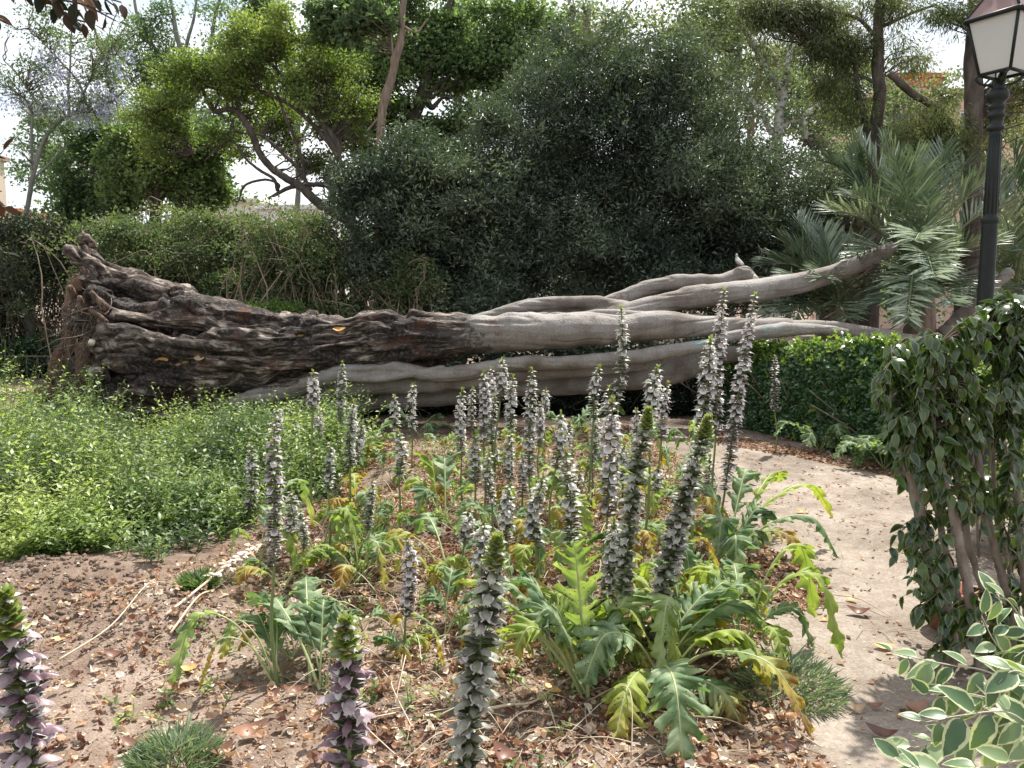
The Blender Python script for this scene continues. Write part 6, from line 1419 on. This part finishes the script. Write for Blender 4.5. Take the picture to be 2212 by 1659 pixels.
Hh *= np.interp(px_, [0, 250, 330, 520, 650, 800], [1.35, 1.0, .75, .75, .95, .7]) * np.interp(y, [4.7, 5.6, 7.5, 8.5], [.75, 1.0, 1.0, .8])
x, y, Hh = x[:3000], y[:3000], Hh[:3000] * .8
wa = Acc(); base = np.stack([x, y, gz(x, y)], 1)
sprigs(wa, base, Hh, 0.060, tpl_leaf(0.42, 0.06, 0.2, 2), 12, lean=.45)
nb = 0
while nb < 150:
    q = np.array([x0 + (x1 - x0) * rng.random(), y0 + (y1 - y0) * rng.random()])
    if not inside(q[:1], q[1:], wp)[0]: continue
    nb += 1; m = int(26 + 40 * rng.random()); hb = .30 + .55 * rng.random() ** 1.7
    hb *= np.interp(q[0] / q[1] * F + 1106, [0, 250, 330, 520, 650, 800], [1.25, 1.0, .8, .8, .95, .75]) * np.interp(q[1], [4.7, 5.4, 7.5, 8.5], [.62, 1, 1.15, 1.1])
    th = rng.random(m) * 6.28; rr = .20 * np.sqrt(rng.random(m)); bb = np.stack([q[0] + rr * np.cos(th), q[1] + rr * np.sin(th), 0 * th], 1); bb[:, 2] = gz(bb[:, 0], bb[:, 1])
    sprigs(wa, bb, hb * (.45 + .65 * rng.random(m)), 0.068, tpl_leaf(0.42, 0.06, 0.2, 2), 15, lean=.38)
for j in range(34):
    px = -60 + 330 * rng.random() if j < 22 else 330 + 420 * rng.random(); q = G(px, 975 + 130 * rng.random() if j < 22 else 960 + 60 * rng.random())
    m = int(14 + 22 * rng.random()); hb = (.50 + .36 * rng.random()) if j < 22 else (.42 + .2 * rng.random()); th = rng.random(m) * 6.28; rr = .14 * np.sqrt(rng.random(m))
    bb = np.stack([q[0] + rr * np.cos(th), q[1] + rr * np.sin(th), 0 * th], 1); bb[:, 2] = gz(bb[:, 0], bb[:, 1])
    sprigs(wa, bb, hb * (.5 + .55 * rng.random(m)), 0.066, tpl_leaf(0.42, 0.06, 0.2, 2), 15, lean=.33)
tag(obj('weeds', wa, [M['weed'], M['stem']]), 'dense bright green weeds covering the left of the bed below the trunk', 'weeds', kind='stuff')
# tall single shoots in front of the trunk
for j, (px, py, tx, ty, lab) in enumerate(((30, 960, 12, 735, 'tall lone weed shoot at the left edge in front of the fence'), (215, 985, 195, 790, 'tall branching weed shoot in front of the torn roots'), (150, 985, 140, 850, 'weed shoot standing left of the torn roots'), (330, 980, 318, 895, 'weed shoot in front of the lower root'),
                                  (235, 990, 255, 830, 'weed shoot right of the tall branching one'), (505, 980, 500, 870, 'weed shoot under the grey aerial roots'), (560, 975, 530, 905, 'leafy weed shoot beside the small white spike'), (60, 985, 45, 860, 'weed shoot near the left edge'), (420, 985, 385, 905, 'thin weed shoot under the trunk front'))):
    b = G(px, py); b[2] -= .02; tp = P(tx, ty, b[1] - .1); H = np.linalg.norm(tp - b)
    t = thing('weed_shoot', lab, 'weed', tuple(b), 'tall weed shoots'); c = catmull([b, (b + tp) / 2 + rng.normal(size=3) * .04, tp], 16)
    a = Acc(); tube(a, c, np.linspace(.005, .0015, 16), 5); obj('stem', a, M['stem'], t)
    a = Acc(); bs = c[rng.integers(3, 14, 6)]; sprigs(a, bs, .12 + .16 * rng.random(6), .05, tpl_leaf(.42, .06, .2, 3), 8, lean=1.0); sprigs(a, c[4:5], np.array([H * .8]), .05, tpl_leaf(.42, .06, .2, 3), 16, lean=.1)
    obj('leaves', a, [M['weed'], M['stem']], t)
# low scattered greens in the bed, ferny tufts
def ground_region(n, poly_px):
    pp = np.array([G(a, b)[:2] for a, b in poly_px]); a0 = pp.min(0); a1 = pp.max(0)
    q = a0 + (a1 - a0) * rng.random((n * 4, 2)); q = q[inside(q[:, 0], q[:, 1], pp)][:n]
    return np.stack([q[:, 0], q[:, 1], gz(q[:, 0], q[:, 1])], 1)
bed = [(300, 1300), (520, 1180), (700, 1080), (800, 960), (1350, 915), (1520, 1030), (1620, 1180), (1640, 1300), (1680, 1500), (1780, 1659), (1790, 1900), (0, 1900), (-200, 1500), (-100, 1300)]
q = ground_region(1500, bed); q = q[fbm(q * [1.5, 1.5, 0], 85) > .50]
ha = Acc(); sprigs(ha, q, .05 + .10 * rng.random(len(q)), .035, tpl_leaf(.5, .05, .1, 2), 8, lean=.9)
tag(obj('ground_herbs', ha, [M['weed'], M['stem']]), 'small green herbs sprouting through the dry litter', 'herbs', kind='stuff')
for (px, py, r, col, lab) in ((790, 1190, .22, 'bright', 'feathery light green fern tuft left of the yellow withered leaf'), (1700, 1490, .20, 'greytuft', 'silvery green wiry tuft beside the path'), (1590, 1290, .14, 'greytuft', 'small silvery tuft at the edge of the bed above the wiry one'), (380, 1650, .13, 'greytuft', 'low bluish herb tuft at the bottom left'), (430, 1300, .07, 'bright', 'small mossy green tuft on the soil mound')):
    if col == 'greytuft' and 'greytuft' not in M: M['greytuft'] = leafmat('silvery leaves', [(0, (.10, .16, .10)), (1, (.28, .34, .22))], rough=.6, transl=.3)
    b = G(px, py); n = 700; th = rng.random(n) * 6.28; rr = r * np.sqrt(rng.random(n)); pos = np.stack([b[0] + rr * np.cos(th), b[1] + rr * np.sin(th), b[2] + .0 * th], 1)
    hgt = r * .75 * (1 - (rr / r) ** 2) ; pos[:, 2] += hgt * rng.random(n)
    a = Acc(); scatter(a, tpl_diamond(.10, .01, .1), pos, np.stack([np.cos(th), np.sin(th), .9 + 0 * th], 1) + rng.normal(size=(n, 3)) * .4, rdir(n, up=1), .05 + .05 * rng.random(n), rng.random(n))
    obj_ = obj('tuft_plant', a, M[col], smooth=False, loc=b); tag(obj_, lab, 'plant')

# ------------------------------------------------------------------ litter, straw, pebbles
def curled(n, wd, curl, wave=.0):
    t = np.linspace(0, 1, n + 1); V = []; D = []
    for k in range(n + 1):
        w_ = wd / 2 * math.sin(math.pi * min(.98, t[k] * .94 + .04)) ** .8
        for s in (-1, 0, 1): V.append((s * w_, t[k], curl * (t[k] - .5) ** 2 * 1.6 + abs(s) * curl * w_ * .8 + wave * math.sin(t[k] * 9 + s))); D.append((abs(s), t[k]))
    f = [(k * 3 + j, k * 3 + j + 1, k * 3 + j + 4, k * 3 + j + 3) for k in range(n) for j in (0, 1)]
    return np.array(V), np.array(f), np.array(D, float)
def flat_scatter(acc, q, tpl, size, rn, tilt=.35, lift=.004, mat=0):
    n = len(q); th = rng.random(n) * 6.28; d = np.stack([np.cos(th), np.sin(th), rng.normal(size=n) * tilt * .5], 1); nr = np.stack([rng.normal(size=n) * tilt, rng.normal(size=n) * tilt, np.ones(n)], 1)
    scatter(acc, tpl, q + np.array([0, 0, 1]) * (lift + size[:, None] * .12 * rng.random((n, 1))), d, nr, size, rn, mat)
la = Acc()
q = ground_region(46000, bed); dens = fbm(q * [1.7, 1.7, 0] + 4, 86, 3); wq = np.interp(q[:, 1], [1.5, 3.2, 4.0, 5, 9], [.5, .8, 1, 1, .8]) * np.interp(q[:, 0] / q[:, 1], [-.5, -.32, -.2, .1], [.30, .45, 1, 1])
q = q[(dens > .34) & (rng.random(len(q)) < wq)]
h = len(q) // 3
for j, tp in enumerate((curled(3, .55, .6, .06), curled(3, .4, 1.0, .1), curled(4, .8, .5, .12))):
    s = q[j * h:(j + 1) * h].copy(); s[:, 2] += .03 * rng.random(len(s)) * (fbm(s * [3, 3, 0], 87) > .5)
    flat_scatter(la, s, tp, (.016 + .045 * rng.random(len(s)) ** 2.2), np.clip(.50 + .32 * rng.normal(size=len(s)), 0, 1), tilt=.7)
q = ground_region(4200, [(-300, 960), (-300, 2200), (2400, 2200), (2600, 1040), (1400, 920), (900, 935), (500, 960)]); flat_scatter(la, q, curled(3, .5, .6, .05), .015 + .03 * rng.random(len(q)), np.clip(.35 + .25 * rng.normal(size=len(q)), 0, 1), tilt=.4)
q = ground_region(1800, [(1500, 925), (1900, 1005), (1930, 1035), (1700, 985), (1480, 945)]); flat_scatter(la, q, curled(3, .5, .6, .05), .02 + .04 * rng.random(len(q)), np.clip(.35 + .25 * rng.normal(size=len(q)), 0, 1), tilt=.5)
q = ground_region(900, [(1640, 1180), (1760, 1230), (1800, 1300), (1700, 1330), (1600, 1260)]); flat_scatter(la, q, curled(3, .5, .6, .05), .02 + .04 * rng.random(len(q)), np.clip(.35 + .3 * rng.normal(size=len(q)), 0, 1), tilt=.6)
q = ground_region(300, bed); flat_scatter(la, q, curled(2, .8, .5, .05), .012 + .016 * rng.random(len(q)), np.ones(len(q)) * 1.3, tilt=.6)
tag(obj('leaf_litter', la, M['litter'], smooth=False), 'carpet of dry reddish brown leaf litter over the bed', 'leaf litter', kind='stuff')
sa = Acc()
q = ground_region(4300, bed); q = q[(rng.random(len(q)) < np.interp(q[:, 0] / q[:, 1], [-.5, -.3, -.15, .1], [.18, .4, 1, 1]))]
for b in q:
    L = .05 + .22 * rng.random() ** 2; th = rng.random() * 6.28; e = b + np.array([math.cos(th) * L, math.sin(th) * L, 0]); e[2] = float(gz(e[0], e[1])[0]) + .004 + .03 * rng.random()
    m = (b + e) / 2 + rng.normal(size=3) * L * .07; m[2] = max(b[2], e[2]) + L * (.02 + .16 * rng.random() ** 3); r = .0008 + .0020 * rng.random() ** 3
    tube(sa, catmull([b + [0, 0, .004], m, e], 7), r, 4, rnd=rng.random(), cap=False)
q = ground_region(260, [(1500, 925), (2212, 1050), (2400, 2000), (1800, 1700)])
for b in q:
    L = .04 + .10 * rng.random(); th = rng.random() * 6.28; e = b + np.array([math.cos(th) * L, math.sin(th) * L, 0]); e[2] = float(gz(e[0], e[1])[0]) + .012
    tube(sa, catmull([b + [0, 0, .010], (b + e) / 2 + [0, 0, .012], e], 5), .0014, 4, rnd=rng.random() * .5, cap=False)
q = ground_region(420, [(620, 1480), (640, 1180), (860, 980), (1380, 930), (1520, 1050), (1600, 1200), (1640, 1480), (1500, 1560), (1000, 1620), (760, 1560)])
for b in q:
    L = .16 + .28 * rng.random(); th = rng.random() * 6.28; e = b + np.array([math.cos(th) * L, math.sin(th) * L, 0]); e[2] = float(gz(e[0], e[1])[0]) + .01
    m = (b + e) / 2 + rng.normal(size=3) * L * .12; m[2] = b[2] + .02 + L * .35 * rng.random(); r = .0022 + .0018 * rng.random()
    tube(sa, catmull([b, m, e], 12), np.linspace(r, r * .6, 12), 5, rnd=.3 + .7 * rng.random(), cap=False)
tag(obj('dry_straw', sa, M['straw']), 'tangle of pale dry leaf stalks lying on the bed', 'straw', kind='stuff')
ico = np.array([(0, 0, 1), (.89, 0, .45), (.28, .85, .45), (-.72, .53, .45), (-.72, -.53, .45), (.28, -.85, .45), (.72, .53, -.45), (-.28, .85, -.45), (-.89, 0, -.45), (-.28, -.85, -.45), (.72, -.53, -.45), (0, 0, -1)], float) * [1, .8, .6]
icf = np.array([(0, 1, 2), (0, 2, 3), (0, 3, 4), (0, 4, 5), (0, 5, 1), (1, 6, 2), (2, 7, 3), (3, 8, 4), (4, 9, 5), (5, 10, 1), (2, 6, 7), (3, 7, 8), (4, 8, 9), (5, 9, 10), (1, 10, 6), (6, 11, 7), (7, 11, 8), (8, 11, 9), (9, 11, 10), (10, 11, 6)])
ga3 = Acc(); q = np.concatenate([ground_region(9000, [(-100, 1250), (1700, 1500), (2500, 1700), (2500, 2400), (-300, 2400)]), ground_region(5000, path_px[:12] + [(2050, 1900), (1830, 1760)] + path_px[15:])])
n = len(q); s = (.0018 + .008 * rng.random(n) ** 5) ; scatter(ga3, (ico, icf, np.zeros((12, 2))), q + [0, 0, .004], rdir(n) * [1, 1, .2], rdir(n, up=3), np.stack([s * (1 + .4 * rng.random(n)), s, s], 1), rng.random(n))
tag(obj('pebbles', ga3, M['pebble'], smooth=False), 'tiny stones and crumbs scattered on soil and path', 'pebbles', kind='stuff')
# clods on the mound
ca = Acc(); q = ground_region(900, [(-100, 1225), (200, 1245), (480, 1320), (480, 1400), (200, 1420), (-100, 1350)]); n = len(q); s = .006 + .022 * rng.random(n) ** 3
scatter(ca, (ico, icf, np.zeros((12, 2))), q + [0, 0, .003], rdir(n), rdir(n), s, rng.random(n) * .4)
tag(obj('soil_clods', ca, M['soil']), 'crumbly clods on the soil mound below the weeds', 'soil', kind='stuff')

# ------------------------------------------------------------------ single fallen leaves
YT = curled(7, .55, .45, .01); BT = curled(7, .42, .9, .02)
def fleaf(px, py, L, rot, kind, label, curl=.4, where='ground', rn=.6):
    if where == 'trunk':
        p, nr = on_trunk(px, py); p = p + nrm(nr) * .012; nr = nrm(nr + np.array([0, -.2, .6]))
    else: p = G(px, py) + [0, 0, .015]; nr = np.array([.15, -.25, 1])
    d = np.array([math.cos(rot), math.sin(rot), .05])
    a = Acc(); scatter(a, curled(7, .5, curl, .01), [p - d * L / 2], [d], [nr], [L], [rn]); a2 = Acc()
    t = thing('fallen_leaf', label, 'leaf', tuple(p), 'single fallen leaves')
    obj('blade', a, M['yellowleaf'] if kind == 'y' else M['brownleaf'] if kind == 'b' else M['litter'], t)
    tube(a2, catmull([p - d * L * .5, p - d * L * .68 + [0, 0, .004], p - d * L * .85], 6), .0014, 4); obj('petiole', a2, M['straw'], t)
for args in [(943, 1208, .055, .3, 'y', 'round yellow leaf on litter in the middle of the bed'), (408, 1448, .075, 0.1, 'y', 'yellow and brown leaf under the drooping acanthus at the left'), (130, 1395, .07, .5, 'y', 'orange yellow leaf beside the near left spike'),
             (1838, 1300, .075, 2.0, 'y', 'yellow leaf lying on the path'), (1910, 1400, .09, -.2, 'y', 'thin orange leaf on the path by the glossy shrub'), (1780, 1340, .05, 0, 'y', 'small orange leaf on the path edge'), (1195, 1500, .10, -1.0, 'y', 'large orange leaf under the spotted upright acanthus'),
             (675, 1360, .05, 1.2, 'y', 'orange leaf in litter above the purple middle spike'), (1610, 1450, .04, .4, 'y', 'small orange leaf near the wiry tuft'), (1470, 928, .07, .2, 'y', 'orange leaf on the far corner of the path'), (1730, 1112, .08, .2, 'y', 'orange leaf at the middle of the path'), (560, 1010, .08, .1, 'y', 'orange leaf caught in the weeds'),
             (1155, 1395, .06, .2, 'y', 'orange curled leaf left of the big orange one')]:
    fleaf(*args, rn=.3 + .6 * rng.random())
for args in [(540, 1597, .13, .55, 'b', 'long dark leathery leaf lying at the bottom left'), (285, 1610, .085, -.5, 'b', 'brown leaf with an orange end at the bottom left'), (1095, 1645, .13, -.9, 'b', 'big rust brown leaf at the bottom edge beside the grey white spike'), (480, 1640, .09, 1.0, 'b', 'pinkish brown leaf at the bottom edge'),
             (1855, 1330, .11, -.5, 'b', 'curled brown leaf on the path below the yellow leaf'), (1890, 1525, .06, .0, 'b', 'dark red folded leaf on the path'), (1850, 1530, .07, .2, 'w', 'pale dry leaf on the path beside the dark red one'), (1905, 1600, .11, -.6, 'b', 'rusty curled leaf at the bottom of the path'), (1700, 1630, .08, .1, 'b', 'brown leaf under the yellowing acanthus tip'),
             (1330, 1470, .07, .6, 'w', 'beige leaf at the foot of the big acanthus'), (205, 1325, .09, .3, 'w', 'pale green grey leaf on the soil mound'), (250, 1430, .10, -.2, 'b', 'grey brown leaf at the left'), (590, 1510, .07, 1.2, 'b', 'red brown upright leaf by the arched leaf stalk'), (390, 1385, .09, 2.5, 'b', 'reddish leaf on the soil at the left'),
             (1975, 1530, .10, .3, 'b', 'dark leaf beside the variegated sprigs'), (1380, 1480, .08, 1.7, 'b', 'brown leaf standing at the foot of the big acanthus'), (1770, 1280, .07, .4, 'w', 'pale leaf on the middle of the path'), (1670, 1290, .06, .1, 'w', 'greyish leaf at the edge of the bed'), (1700, 950, .09, .2, 'w', 'pale leaf on the far path near the hedge'), (640, 1500, .09, .2, 'b', 'rusty leaf low left of centre')]:
    fleaf(*args, curl=.9, rn=.3 + .5 * rng.random())
for args in [(733, 714, .15, .05, 'y', 'pale orange leaf resting high on the trunk'), (353, 777, .14, .1, 'y', 'longest yellow leaf lying on the flared trunk'), (337, 779, .07, 1.8, 'y', 'small yellow leaf touching the longest one on the trunk'), (400, 785, .08, .2, 'y', 'orange leaf in the crease of the trunk'), (430, 772, .12, .6, 'w', 'curled tan leaf standing in the crease of the trunk'), (650, 727, .08, .2, 'y', 'small red brown leaf left of the pale orange leaf on the trunk'), (385, 788, .07, .1, 'b', 'dark leaf in the crease of the trunk')]:
    fleaf(*args, where='trunk', rn=.7)
# bigger dead stems on the ground
for (pts, r, lab) in (([(370, 1400), (430, 1340), (480, 1290), (585, 1180)], .006, 'long straw coloured stem slanting over the soil mound'), ([(250, 1659), (330, 1610), (372, 1575)], .007, 'thick pale stem at the bottom left'), ([(1010, 1560), (1090, 1545), (1150, 1530), (1200, 1500)], .007, 'reddish stem behind the grey white spike'), ([(1800, 1295), (1860, 1310), (1925, 1340)], .004, 'thin twig across the path'), ([(130, 1450), (240, 1390), (310, 1330), (340, 1290)], .005, 'bent pale stem across the left soil')):
    c = catmull([G(*p) + [0, 0, .015 + .03 * rng.random()] for p in pts], 24); a = Acc(); tube(a, c, np.linspace(r, r * .5, 24), 6, rnd=.6, wob=.2); tag(obj('dry_stem', a, M['straw'], loc=c[0]), lab, 'stem', 'dry stems on the ground')

# ------------------------------------------------------------------ glossy many-stemmed shrub at the right
FD = 3.42
LEAF_D = tpl_leaf(0.56, 0.08, 0.42, 5)
def glossy():
    b = G(2090, 1450); t = thing('glossy_shrub', 'multi stemmed shrub with grey stems and dark drooping glossy leaves at the right', 'shrub', (b[0], b[1], 0))
    stems = [[(2062, 1455, 24), (2040, 1330, 22), (2010, 1220, 22), (1985, 1120, 20), (1975, 1040, 19), (1962, 960, 17), (1950, 870, 15), (1940, 815, 14), (1938, 748, 13)],
             [(2120, 1450, 22), (2098, 1340, 19), (2078, 1240, 17), (2060, 1141, 15), (2045, 1044, 13), (2033, 965, 11), (2028, 868, 10), (2034, 790, 8), (2037, 733, 6)],
             [(2185, 1430, 18), (2172, 1300, 16), (2150, 1180, 14), (2132, 1102, 14), (2124, 1044, 13), (2116, 938, 12), (2112, 860, 9), (2106, 800, 6)],
             [(2150, 1440, 16), (2130, 1330, 14), (2108, 1240, 13), (2085, 1130, 12), (2075, 1060, 10), (2060, 980, 8)],
             [(2225, 1420, 18), (2212, 1240, 16), (2204, 1141, 15), (2196, 985, 13), (2188, 868, 11), (2180, 760, 8), (2190, 690, 5)],
             [(2085, 1450, 16), (2062, 1310, 14), (2036, 1161, 13), (2015, 1044, 12), (2000, 960, 9), (1990, 900, 6)],
             [(2250, 1440, 22), (2245, 1240, 20), (2240, 1000, 18), (2240, 800, 14)], [(2200, 1430, 12), (2185, 1280, 11), (2170, 1150, 9), (2150, 1000, 7), (2160, 900, 5)]]
    sk_ = []
    for i, s in enumerate(stems):
        a = Acc(); dY = [0, -.12, .05, .12, .0, .2, .1, .25][i]
        c = limb(a, s, FD, 12, wob=.3, dY=dY, thin=.60); g = np.array([c[0][0], c[0][1], -.02]); tube(a, [g, c[0]], [pm(s[0][2], FD) * .75, pm(s[0][2] * .6, FD)], 12, cap=False)
        sk_.append(c); obj('stem', a, M['ficusbark'], t)
    a = Acc(); c = P(2052, 1235, FD - .18); obj_ = None
    sk = np.concatenate(sk_)
    blobs = [(1965, 775, 60, 45), (1940, 850, 55, 60), (1955, 940, 55, 55), (1975, 1020, 45, 45), (2060, 770, 60, 50), (2075, 860, 70, 60), (2150, 730, 60, 60), (2130, 690, 30, 40), (2190, 780, 50, 70), (2060, 960, 60, 60), (2130, 900, 70, 70), (2190, 950, 40, 90), (2140, 1080, 50, 60), (2060, 1080, 40, 50), (1985, 1120, 30, 40),
             (2200, 1180, 40, 70), (1960, 1190, 45, 22), (1990, 1290, 40, 45), (2050, 1310, 45, 45), (2010, 1250, 45, 40), (2100, 1380, 60, 50), (2170, 1330, 50, 60), (2040, 1420, 40, 25), (2185, 660, 40, 40), (2235, 730, 40, 90), (2000, 860, 60, 60), (2000, 950, 50, 60)]
    A = Acc(); T = Acc(); tot = 0
    for bl in blobs:
        nb = int((int(bl[2] * bl[3] / 105) + 7) * (.80 if bl[1] < 1030 else .55))
        for q in range(nb):
            while True:
                u = rng.random(2) * 2 - 1
                if u @ u < 1: break
            Yd = FD - .22 + .5 * rng.random(); tipp = P(bl[0] + u[0] * bl[2], bl[1] + u[1] * bl[3], Yd)
            j = np.argmin(np.linalg.norm(sk - tipp - [0, 0, .04], axis=1)); s0 = sk[j]
            if np.linalg.norm(s0 - tipp) > .45: s0 = tipp + (s0 - tipp) * .45 / np.linalg.norm(s0 - tipp)
            m = (s0 + tipp) / 2 + np.array([0, 0, .04]) + rng.normal(size=3) * .015; c = catmull([s0, m, tipp], 10)
            tube(T, c, np.linspace(.0028, .001, 10), 4, cap=False)
            nl = 5; k = np.linspace(4, 9, nl).astype(int); p = c[k]; dr = nrm(np.gradient(c, axis=0))[k]; sd = nrm(np.cross(dr, [0, 0, 1.0])) * np.where(np.arange(nl) % 2, 1, -1)[:, None]
            d = dr * .5 + sd * .8 + rng.normal(size=(nl, 3)) * .3; d[:, 2] -= .45
            scatter(A, LEAF_D, p, d, np.stack([d[:, 0] * .4, d[:, 1] * .4, np.ones(nl)], 1) + rng.normal(size=(nl, 3)) * .35, .050 + .024 * rng.random(nl), rng.random(nl))
    obj('foliage', A, M['ficusleaf'], t); obj('twigs', T, M['twig'], t)['kind'] = 'stuff'
    # green yellow leaves of plants seen through the stems
glossy()
def seen_through():
    b = P(2250, 1000, 4.9); t = thing('yellow_green_shrub', 'yellow green shrub glowing behind the grey stems at the right', 'shrub', (b[0], b[1], 0))
    A = Acc(); cen = crown(A, [(2150, 860, 90, 70), (2220, 980, 90, 90), (2200, 1120, 80, 80), (2270, 1200, 90, 90), (2120, 1000, 50, 50), (2250, 800, 90, 60), (2190, 1280, 60, 50)], 4.9, 700, .05, per=9, cl=.10, thick=.3, tpl=tpl_leaf(.45, .08, .2, 2), gap=.36, seed=93)
    obj('foliage', A, M['weed2'], t)
    S_ = Acc()
    for k in range(40):
        c = cen[rng.integers(len(cen))]; g = np.array([c[0] * .9 + .1 * b[0], 4.9 + .1 * rng.normal(), 0]); tube(S_, catmull([g, (g + c) / 2 + rng.normal(size=3) * .05, c], 8), np.linspace(.008, .003, 8), 5, cap=False)
    obj('stems', S_, M['twig'], t)['kind'] = 'stuff'
M['weed2'] = leafmat('yellow green leaves', [(0.0, (0.05, 0.10, 0.02)), (0.5, (0.12, 0.19, 0.035)), (1.0, (0.26, 0.30, 0.07))], rough=.45, transl=.45)
seen_through()
# terracotta pot glimpsed behind the stems
pa_ = Acc(); b = G(2040, 1405); b = P(2045, 1405, 3.75); b[2] = 0.0
lathe(pa_, (b[0], b[1], 0), [(.0, .0), (.085, .0), (.105, .17), (.118, .17), (.122, .21), (.105, .21), (.10, .16), (0, .16)], 24)
tag(obj('flower_pot', pa_, plain('terracotta', (.33, .12, .08), rough=.8, var=.2), loc=b), 'terracotta pot half hidden behind the grey stems at the right', 'pot')

# ------------------------------------------------------------------ near variegated sprigs, bottom right
VL = tpl_leaf(0.56, 0.10, 0.30, 7)
def sprig(parent, pts, D, n, size, mat=None, twm=None, tpl=VL, down=.35, side=1.0, rad=.0028, face=0.6):
    q = [P(p[0], p[1], D + (p[2] if len(p) > 2 else 0)) for p in pts]; c = catmull(q, 40); T = Acc(); tube(T, c, np.linspace(rad, rad * .4, 40), 6, rnd=.8)
    br = obj('branch', T, twm or M['pale_twig'], parent)
    dr = nrm(np.gradient(c, axis=0))
    for j in range(n):
        k = int(4 + 35 * j / max(1, n - 1)); s = 1 if j % 2 else -1
        sd = nrm(np.cross(dr[k], [0, -.8, .6])) * s * side; d = dr[k] * .65 + sd * .75 + rng.normal(size=3) * .25; d[2] -= down * rng.random() * 1.6
        L = size * (.7 + .5 * rng.random()) * (1 if j < n - 3 else .75)
        A = Acc(); nv_ = np.array([0.2, -face, .8]) + rng.normal(size=3) * .4
        pt = c[k] + nrm(d) * .008; tube(A, [c[k], pt], .0011, 4, 1, cap=False); scatter(A, tpl, [pt], [d], [nv_], [L], [rng.random()])
        obj('leaf', A, [mat or M['varleaf'], M['stem']], parent)
M['pale_twig'] = plain('pale twig', (.42, .38, .30), rough=.6, scale=30)
v_ = thing('variegated_shrub', 'cream edged variegated shrub reaching in from the lower right corner', 'shrub', tuple(G(2300, 1700) * [1, 1, 0]))
DV = 1.75
A = Acc(); p0 = P(2420, 1900, DV + .15); g0 = np.array([p0[0] + .05, p0[1] + .1, 0]); tube(A, catmull([g0, (g0 + p0) / 2 + [.02, 0, 0], p0, P(2330, 1600, DV + .1)], 30), np.linspace(.016, .006, 30), 8, wob=.2); obj('stem', A, M['pale_twig'], v_)
for pts, n, dY in (([(2330, 1600, .1), (2240, 1500), (2130, 1450), (2060, 1438), (1995, 1425), (1930, 1410)], 9, .1), ([(2330, 1620, .1), (2230, 1560), (2120, 1580), (2040, 1600), (1975, 1615)], 9, 0), ([(2330, 1600, .1), (2260, 1480), (2160, 1400), (2120, 1330)], 7, .15),
                   ([(2330, 1640, .1), (2230, 1640), (2110, 1660), (2010, 1670), (1950, 1640)], 9, -.1), ([(2330, 1600, .1), (2230, 1540), (2100, 1500), (2010, 1500)], 9, .05), ([(2340, 1650, .1), (2260, 1600), (2180, 1540), (2080, 1545), (2000, 1560)], 9, -.12),
                   ([(2330, 1560, .1), (2280, 1450), (2220, 1360), (2180, 1300), (2150, 1290)], 7, .2), ([(2360, 1750, .1), (2240, 1720), (2120, 1720), (2010, 1700)], 9, -.05), ([(2330, 1580, .1), (2260, 1500), (2200, 1450), (2150, 1470)], 8, -.15), ([(2330, 1600, .1), (2270, 1540), (2200, 1500), (2130, 1530), (2080, 1610)], 8, .2),
                   ([(2340, 1620, .1), (2280, 1580), (2210, 1570), (2150, 1600), (2100, 1640)], 8, .08), ([(2340, 1500, .15), (2280, 1420), (2230, 1400), (2190, 1420)], 6, .1)):
    sprig(v_, pts, DV + dY, n + 3, .078)

# overhanging branch, top left, and leaves at the left edge
o_ = thing('overhanging_branch', 'dark leathery leaves hanging in from the top left corner', 'branch', tuple(P(60, -120, 2.3)))
for pts, n in (([(-80, -60), (40, -30), (110, -5), (180, 10), (250, 45)], 12), ([(40, -30), (120, -20), (190, -15), (262, 5)], 9), ([(110, -10), (130, 20), (160, 40), (195, 50)], 6), ([(-80, -20), (-30, 20), (0, 40)], 4)):
    sprig(o_, pts, 2.3, n + 3, .062, M['bigleaf'], M['darkbark'], tpl_leaf(.5, .08, .15, 6), down=.9, rad=.005, face=.3)
e_ = thing('overhanging_branch', 'few dark leaves poking in at the left edge above the fence', 'branch', tuple(P(-100, 450, 2.2)))
for pts, n in (([(-160, 380), (-80, 350), (-20, 345), (4, 330)], 5), ([(-160, 430), (-80, 410), (-15, 420), (5, 445)], 5), ([(-160, 520), (-80, 520), (-15, 530), (8, 545)], 5)):
    sprig(e_, pts, 2.2, n, .055, M['bigleaf'], M['darkbark'], tpl_leaf(.5, .08, .15, 6), down=.3, rad=.004)
print("all done", sum(len(m.polygons) for m in bpy.data.meshes))
